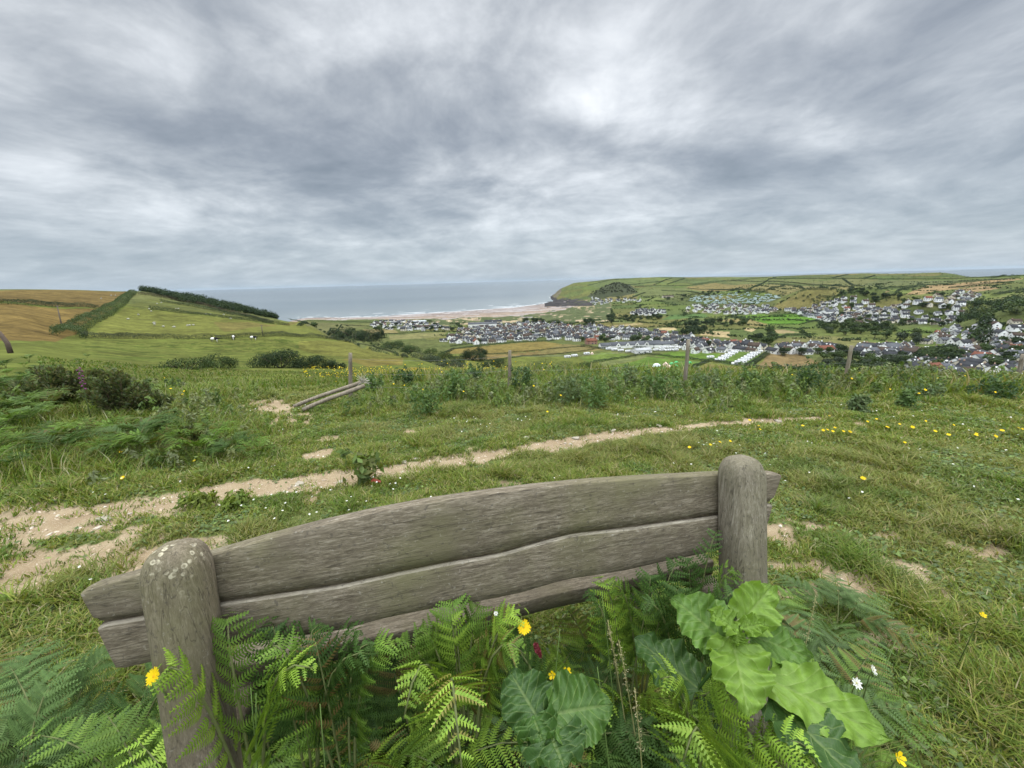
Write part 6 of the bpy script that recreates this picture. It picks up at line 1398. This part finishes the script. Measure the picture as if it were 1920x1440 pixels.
# ------------------------------------------------------------------ burdock and other big leaves
def big_leaf(B, T, width, nrm, colr, wave=.012, fold=.22, droop=.05, seed=0, nu=56, nv=39):
    r = np.random.default_rng(seed); B = np.asarray(B, float); T = np.asarray(T, float); ax = T - B; L = np.linalg.norm(ax); ax /= L
    nrm = np.asarray(nrm, float); nrm = nrm - ax * np.dot(nrm, ax); nrm /= np.linalg.norm(nrm); sd_ = np.cross(nrm, ax); V, Cc = [], []; ph = r.random(6) * 6.28
    for i in range(nu):
        u = i / (nu - 1); wv = (math.sin(math.pi * min(1, (u * .93 + .075)) ** .78)) ** .72; wv = wv * width * .5 * (1 + .028 * (abs((u * 13 + ph[0]) % 1 - .5) * 4 - 1) + .05 * math.sin(u * 17 + ph[1])) + .001
        for j in range(nv):
            v = j / (nv - 1) * 2 - 1; av = abs(v)
            zz = fold * wv * (av ** 1.3) - droop * u * u * L * 3 + wave * (av ** 2) * math.sin(u * 15 + ph[2] + (3 if v > 0 else 0)) + wave * .6 * av * math.sin(u * 33 + ph[3] + v)
            vein = abs(((u * 6.0 - av * 2.3 + .12 * math.sin(av * 5 + ph[4])) % 1) - .5) * 2; mv = 1 - min(1, av * 14); sv = max(0, (vein - .86) / .14) * (av > .04); v2 = abs(((u * 17.0 + av * 6.5 + .3 * math.sin(u * 40)) % 1) - .5) * 2; sv2 = max(0, (v2 - .8) / .2); blo = max(0, math.sin(u * 9 + ph[5]) * math.sin(v * 5 + ph[0]) * math.sin(u * 23 + v * 9))
            zz -= .0038 * mv + .0028 * sv + .0010 * sv2 - .0012 * math.sin(u * 60 + v * 23) * math.cos(v * 31 + u * 17)
            p = B + ax * (u * L - .07 * L * (1 - av) * (u < .12) + .045 * L * (1 - (2 * av - 1) ** 2) * (1 - u)) + sd_ * (v * wv) + nrm * zz
            V.append(p); Cc.append(np.array(colr) * (1 + .06 * math.sin(u * 23 + v * 11)))
    q = np.array([(i * nv + j, i * nv + j + 1, (i + 1) * nv + j + 1, (i + 1) * nv + j) for i in range(nu - 1) for j in range(nv - 1)])
    UV_ = np.array([(i / (nu - 1) + .001, j / (nv - 1) * 2 - 1) for i in range(nu) for j in range(nv)])
    return np.array(V), q, np.array(Cc), UV_
def leafy(name, base, leaves, label, cat, crown_pt=None):
    t = thing(name, label, cat, base); base = np.asarray(base)
    cp = base if crown_pt is None else crown_pt
    if crown_pt is not None:
        b = MB(); b.tube([(0, 0, -.03), (cp - base) * .5 + np.array([.01, .01, 0]), cp - base], [.014, .012, .009], 8, col=(.16, .20, .07)); b.build('stem', M['broad'], t, True)
    for i, (B, T, w_, nr_, c_, kw) in enumerate(leaves):
        b = MB(); V, q, cc, uv_ = big_leaf(B - base, T - base, w_, nr_, c_, seed=i + 3, **kw); b.add(V, q, cc); n0 = b.n
        cpl = cp - base; Bl = B - base; b.tube([cpl * (.75 if crown_pt is not None else 0), (cpl * .6 + Bl * .4) - np.array([0, 0, .015]), Bl], [.006, .005, .004], 6, col=tuple(np.array(c_) * 1.3))
        pad = np.zeros((b.n - n0, 2)); uv_ = np.concatenate([uv_, pad]); b.build('leaf', M['broad'], t, True, {'lu': uv_[:, 0], 'lv': uv_[:, 1]})
    return t
LB = (.145, .245, .032); LM = (.085, .165, .026); LD = (.038, .085, .018); upv = np.array([0, -.25, 1.0]); TT = .93
cpt = at_t(1386, 1178, TT + .02); bs = on_ground(1395, 1330, TT + .02)
bd = leafy('burdock', bs, [
   (at_t(1362, 1205, TT), at_t(1262, 1118, TT + .07), .135, (.25, -.75, .8), LM, dict(fold=.3, droop=.02)),
   (at_t(1388, 1172, TT + .02), at_t(1448, 1098, TT + .08), .11, (-.1, -.8, .7), LB, dict(fold=.25, droop=.0)),
   (at_t(1382, 1182, TT - .01), at_t(1328, 1142, TT + .01), .055, (.2, -.5, .9), LB, dict(fold=.4, droop=.02)),
   (at_t(1390, 1178, TT - .01), at_t(1436, 1166, TT), .045, (0, -.5, .9), LB, dict(fold=.4, droop=.02)),
   (at_t(1383, 1186, TT - .01), at_t(1382, 1212, TT - .03), .035, (0, -.6, .8), LB, dict(fold=.4, droop=.02)),
   (at_t(1372, 1196, TT), at_t(1412, 1338, TT - .12), .135, (.1, -.35, 1.0), LB, dict(fold=.2, droop=.05, wave=.014)),
   (at_t(1405, 1190, TT + .03), at_t(1530, 1232, TT + .02), .10, (.1, -.5, .9), LM, dict(fold=.2, droop=.03)),
   (at_t(1440, 1272, TT - .03), at_t(1678, 1382, TT - .12), .125, (-.15, -.35, 1.0), LB, dict(fold=.22, droop=.03, wave=.012)),
   (at_t(1448, 1310, TT - .04), at_t(1625, 1470, TT - .2), .15, (.2, -.3, 1.0), LD, dict(fold=.15, droop=.02)),
   (at_t(1310, 1290, TT + .02), at_t(1190, 1192, TT + .12), .12, (.3, -.6, .8), LD, dict(fold=.2, droop=.02))],
   'tall burdock with big bright ribbed leaves and a pale bud, right of the seat', 'burdock', cpt)
b = MB(); V = []
for i, (z, k) in enumerate([(0, .5), (.3, .95), (.6, 1.0), (.85, .6), (1, .1)]):
    for j in range(9): V.append((.010 * k * math.cos(j * .698), .010 * k * math.sin(j * .698), .026 * z))
b.add(V, np.array([(i * 9 + j, i * 9 + (j + 1) % 9, (i + 1) * 9 + (j + 1) % 9, (i + 1) * 9 + j) for i in range(4) for j in range(9)]), (.30, .36, .16)); b.build('bud', M['broad'], bd, True, loc=cpt - bs)
bs2 = on_ground(1035, 1385, .80)
leafy('dock', bs2, [
   (at_t(1012, 1352, .80), at_t(955, 1255, .88), .115, (.2, -.6, .9), LD, dict(fold=.15, droop=.02)), (at_t(1030, 1340, .79), at_t(1150, 1318, .79), .125, (-.1, -.5, 1.0), (.055, .115, .02), dict(fold=.18, droop=.03)),
   (at_t(1000, 1345, .79), at_t(1020, 1395, .74), .085, (0, -.4, 1.0), (.05, .11, .02), dict(fold=.2, droop=.03)), (at_t(1030, 1370, .77), at_t(1060, 1440, .70), .13, (.1, -.4, 1.0), LD, dict(fold=.12, droop=.02))],
   'low dark broad leaved plant below the middle of the bench', 'broad leaved plant')
b = MB(); V, q, cc, uv_ = big_leaf((0, 0, 0), np.array([.015, -.01, -.042]), .013, (0, -1, .2), (.20, .03, .04), wave=.003); b.add(V, q, cc); tag(b.build('red_leaf', M['broad'], None, True, loc=at_t(1003, 1205, .98)), 'small crimson dying leaf below the yellow flower', 'leaf')

# ------------------------------------------------------------------ flowers
def flower_head(n_p, rad, col, disc, cup=.25, layers=2, wfac=.30, seed=1):
    r = np.random.default_rng(seed); b = MB()
    for l in range(layers):
        for k in range(n_p):
            a = (k + .5 * l) / n_p * 6.283 + r.normal() * .05; R = rad * (1 - .28 * l) * r.uniform(.9, 1.08); d = np.array([math.cos(a), math.sin(a), 0]); s = np.array([-d[1], d[0], 0]) * R * wfac; z = np.array([0, 0, 1.0])
            V = [d * R * .12, d * R * .6 + s * .5 + z * R * cup * .6 + z * .002 * l, d * R + s * .32 + z * R * cup, d * R - s * .32 + z * R * cup, d * R * .6 - s * .5 + z * R * cup * .6 + z * .002 * l]
            b.add(V, np.array([(0, 1, 2, 3, 4)]), np.array(col) * r.uniform(.88, 1.08))
    V = [(rad * .2 * k * math.cos(j * .785), rad * .2 * k * math.sin(j * .785), rad * (.06 + .12 * (1 - k))) for k in (1, .6, .05) for j in range(8)]
    b.add(V, np.array([(i * 8 + j, i * 8 + (j + 1) % 8, (i + 1) * 8 + (j + 1) % 8, (i + 1) * 8 + j) for i in range(2) for j in range(8)]), disc)
    return b.mesh('flower_head', [M['petal']])
YEL = (.80, .58, .008)
HAWK = flower_head(17, .017, YEL, (.72, .42, .01)); BUTT = flower_head(5, .011, (.82, .58, .01), (.5, .45, .05), .6, 1, .75, 2); DAIS = flower_head(9, .012, (.78, .78, .74), (.5, .45, .2), .2, 2, .32, 3)
def flower(px, py, t, me, label, cat, name, tilt=(.5, 0), sc_=1.0, group=None, base=None):
    p = at_t(px, py, t); b0 = np.array([p[0] + .03, p[1] + .05, 0]); b0[2] = H(b0[0], b0[1]); o = thing(name, label, cat, b0, 0, group)
    b = MB(); q = p - b0; b.tube([(0, 0, 0), q * .5 + np.array([.015, .01, .02]), q * .92 + np.array([0, .004, 0]), q], [.0022, .002, .0016, .0016], 5, col=(.14, .19, .06)); b.build('stem', M['leaf'], o)
    h_ = link('flower_head', me, o, loc=q, scale=sc_); h_.rotation_euler = (tilt[0], tilt[1], (px % 3 - 1) * .3); return o
flower(982, 1176, 1.0, HAWK, 'bright yellow hawkbit flower in front of the seat', 'flower', 'hawkbit', (.75, .1), 1.0); flower(289, 1268, .84, HAWK, 'yellow hawkbit flower beside the left post', 'flower', 'hawkbit', (.8, -.3), .98)
flower(1062, 1260, .95, BUTT, 'right hand buttercup of the pair above the dark broad leaves', 'flower', 'buttercup', (.6, .3), 1.0); flower(1036, 1265, .95, BUTT, 'half opened buttercup, left one of the pair above the dark broad leaves', 'flower', 'buttercup', (.9, -.5), .85)
flower(1684, 1421, .95, BUTT, 'yellow buttercup alone in the grass below the burdock', 'flower', 'buttercup', (.7, .2), 1.25)
flower(1606, 1281, 1.12, DAIS, 'white ragged flower in the grass right of the burdock, lower one', 'flower', 'campion', (.8, .2), 1.3); flower(1637, 1256, 1.16, DAIS, 'white ragged flower above the other right of the burdock', 'flower', 'campion', (.8, .5), 1.2)
flower(930, 1150, 1.05, DAIS, 'tiny white flower against the seat edge', 'flower', 'campion', (.9, 0), .55); flower(1842, 1154, 1.5, BUTT, 'small yellow buttercup in the turf at the right', 'flower', 'buttercup', (.4, 0), 1.0)
far_fl = [(1290, 845), (1329, 840), (1347, 835), (1366, 833), (1502, 803), (1548, 811), (1558, 814), (1540, 812), (1562, 807), (1590, 815), (1578, 814), (1660, 806), (1683, 800), (1707, 806), (1749, 814), (1774, 821), (1825, 822), (1826, 819), (1874, 813), (1912, 810), (1905, 808), (1862, 824), (1732, 794), (1784, 802), (1640, 790), (1623, 795), (1552, 784), (1420, 803), (1422, 810), (1403, 792), (1692, 836), (1613, 906),
          (1590, 735), (1605, 722), (1660, 760), (1713, 770), (1725, 762), (1480, 725), (1540, 700), (1750, 735), (1800, 730), (1854, 768), (216, 722), (327, 755), (352, 760), (349, 767), (215, 840), (197, 849), (60, 849), (131, 861), (228, 853), (232, 903), (365, 870), (312, 720), (1050, 770), (1025, 775), (870, 760), (795, 755), (760, 745), (740, 742), (1000, 748), (1110, 722)]
for i, (px, py) in enumerate(far_fl):
    g = ground(px, py + 5); zc_ = .07 if py > 770 else .3
    b0 = np.array([g[0], g[1], float(H(g[0], g[1]))]); o = thing('hawkbit', 'small yellow hawkbit flower ' + ('scattered in the turf at the right' if px > 1250 and py > 775 else 'among the weeds by the fence' if px > 650 else 'in the rough grass at the left'), 'flower', b0, 0, 'small yellow flowers in the meadow')
    b = MB(); b.tube([(0, 0, 0), (.01, 0, zc_)], [.002, .002], 4, col=(.14, .19, .06)); b.build('stem', M['leaf'], o); h_ = link('flower_head', HAWK, o, loc=(.01, 0, zc_), scale=random.uniform(.75, 1.25)); h_.rotation_euler = (random.uniform(.1, .7), random.uniform(-.3, .3), 0)
BLOBS = [(1180, 190, .30, .20, .11), (1245, 240, .22, .15, .08), (1085, 205, .20, .15, .08), (1540, 255, .25, .18, .12), (930, 345, .40, .26, .08), (790, 300, .40, .25, .05), (930, 262, .50, .16, -.08), (1400, 300, .35, .20, -.08),
         (1680, 330, .60, .30, -.05), (1700, 120, .60, .35, -.05), (400, 240, .70, .25, -.05), (150, 320, .40, .20, .08), (350, 390, .80, .30, .07), (700, 90, .50, .12, .05), (600, 430, 1.2, .50, -.02), (1100, 420, .60, .30, .07), (250, 120, .6, .3, .05)]
CLOUD_RAMP = [(.30, (.17, .195, .225)), (.41, (.25, .275, .31)), (.50, (.355, .38, .41)), (.58, (.48, .505, .53)), (.67, (.64, .665, .69)), (.80, (.84, .86, .87))]
HORIZON = (.40, .505, .605)
ZENITH, BEHIND = 6.0, 2.4
EXPOSURE = .38
HAZE = 1.6e-5
# ------------------------------------------------------------------ sky, light, air
def uv_of(px, py, k=.22):
    d = ray(px, py); d = d / np.linalg.norm(d); return d[0] / (max(d[2], 0) + k), d[1] / (max(d[2], 0) + k)
SUN_EL, SUN_AZ = R_(58), R_(25)
sc = bpy.context.scene
w = bpy.data.worlds.new('World'); sc.world = w; w.use_nodes = True; nt = w.node_tree; nt.nodes.clear(); N = NT(nt)
d = N.n('ShaderNodeTexCoord').outputs['Generated']
sx = N.n('ShaderNodeSeparateXYZ'); N.l(d, sx.inputs[0]); dx, dy, dz = sx.outputs
zc = N.math('ADD', N.math('MAXIMUM', dz, 0.0), .22)
u = N.math('DIVIDE', dx, zc); v = N.math('DIVIDE', dy, zc)
cv = N.n('ShaderNodeCombineXYZ'); N.l(u, cv.inputs[0]); N.l(v, cv.inputs[1]); uv = cv.outputs[0]
warp = N.noise(uv, .55, 3, .5, out='Color')
wv = N.n('ShaderNodeVectorMath', operation='MULTIPLY_ADD'); N.l(warp, wv.inputs[0]); wv.inputs[1].default_value = (.8, .8, 0); N.l(uv, wv.inputs[2])
n_big = N.noise(N.map(wv.outputs[0], (.95, .85, 1), (3.1, 1.7, 0), (0, 0, .10)), .95, 3, .5)
n_mid = N.noise(N.map(wv.outputs[0], (1.0, .95, 1), (7.3, 2.2, 0), (0, 0, .25)), 2.0, 9, .60)
n_fine = N.noise(N.map(wv.outputs[0], (1.0, 1.05, 1), (1.3, 9.2, 0), (0, 0, .25)), 5.0, 8, .62)
den = N.math('ADD', N.math('MULTIPLY', n_big, .36), N.math('ADD', N.math('MULTIPLY', n_mid, .46), N.math('MULTIPLY', n_fine, .18)))
den = N.math('MULTIPLY_ADD', N.math('SUBTRACT', den, .5), 1.32, .5)
def blob(px, py, su, sv, amp):
    global den
    a, b = uv_of(px, py)
    e1 = N.math('POWER', N.math('ABSOLUTE', N.math('DIVIDE', N.math('SUBTRACT', u, a), su)), 2.0); e2 = N.math('POWER', N.math('ABSOLUTE', N.math('DIVIDE', N.math('SUBTRACT', v, b), sv)), 2.0)
    g = N.math('EXPONENT', N.math('MULTIPLY', N.math('ADD', e1, e2), -1.0))
    g = N.math('MULTIPLY', g, N.math('MULTIPLY_ADD', n_mid, 1.6, .2))
    den = N.math('MULTIPLY_ADD', g, amp, den)
for b_ in BLOBS: blob(*b_)
den = N.math('MULTIPLY_ADD', N.ramp(dz, [(.18, 0), (.46, 1)]), .035, den)
cl = N.ramp(den, CLOUD_RAMP)
# pale band of distant air towards the horizon
hz = N.math('EXPONENT', N.math('MULTIPLY', N.math('MAXIMUM', dz, 0.0), -9.0))
hz = N.math('MULTIPLY', hz, .70)
cl = N.mix(hz, cl, HORIZON)
# overcast skies are brightest overhead; unseen zenith and rear sky boosted to light the scene
ze = N.math('MULTIPLY', N.ramp(dz, [(.52, 0), (.90, 1)]), ZENITH)
be = N.math('MULTIPLY', N.ramp(N.math('MULTIPLY', dy, -1.0), [(.15, 0), (.7, 1)]), BEHIND)
gain = N.math('ADD', N.math('ADD', ze, be), 1.0)
cs = N.n('ShaderNodeVectorMath', operation='SCALE'); N.l(cl, cs.inputs[0]); N.l(gain, cs.inputs['Scale'])
sky = N.n('ShaderNodeTexSky', sky_type='NISHITA'); sky.sun_disc = False; sky.sun_elevation = SUN_EL; sky.sun_rotation = SUN_AZ
ss = N.n('ShaderNodeVectorMath', operation='SCALE'); N.l(sky.outputs[0], ss.inputs[0]); ss.inputs['Scale'].default_value = .1
mixc = N.mix(.90, ss.outputs[0], cs.outputs[0])
bg = N.n('ShaderNodeBackground'); N.l(mixc, bg.inputs[0]); bg.inputs[1].default_value = 1.0
wo = N.n('ShaderNodeOutputWorld'); N.l(bg.outputs[0], wo.inputs[0])
w.cycles.sampling_method = 'MANUAL'; w.cycles.sample_map_resolution = 512

sd = bpy.data.lights.new('sun', 'SUN'); sd.energy = 1.5; sd.angle = R_(11); sd.color = (1, .965, .91)
so = bpy.data.objects.new('sun', sd); C.objects.link(so)
dirv = Vector((math.sin(SUN_AZ) * math.cos(SUN_EL), math.cos(SUN_AZ) * math.cos(SUN_EL), math.sin(SUN_EL)))
so.rotation_euler = dirv.to_track_quat('Z', 'Y').to_euler(); so.location = dirv * 50

if HAZE > 0:
    m, nt = new_mat('haze_air'); N = NT(nt)
    pv = N.n('ShaderNodeVolumePrincipled'); pv.inputs['Density'].default_value = HAZE; pv.inputs['Color'].default_value = (.50, .60, .69, 1); pv.inputs['Anisotropy'].default_value = .2
    o = N.n('ShaderNodeOutputMaterial'); N.l(pv.outputs[0], o.inputs['Volume'])
    b = MB(); b.box((0, 0, (SEA - 22.5 - 0 + 60) / 2), (100000, 100000, 60 - (SEA - 22.5)))
    h = b.build('haze', m); tag(h, 'thin sea air softening the far headland', kind='stuff')

sc.view_settings.view_transform = 'Standard'; sc.view_settings.look = 'None'
sc.view_settings.exposure = EXPOSURE; sc.view_settings.gamma = 1
cy = sc.cycles
cy.max_bounces = 6; cy.diffuse_bounces = 3; cy.glossy_bounces = 2; cy.transmission_bounces = 3; cy.transparent_max_bounces = 6; cy.volume_bounces = 0
cy.use_denoising = True
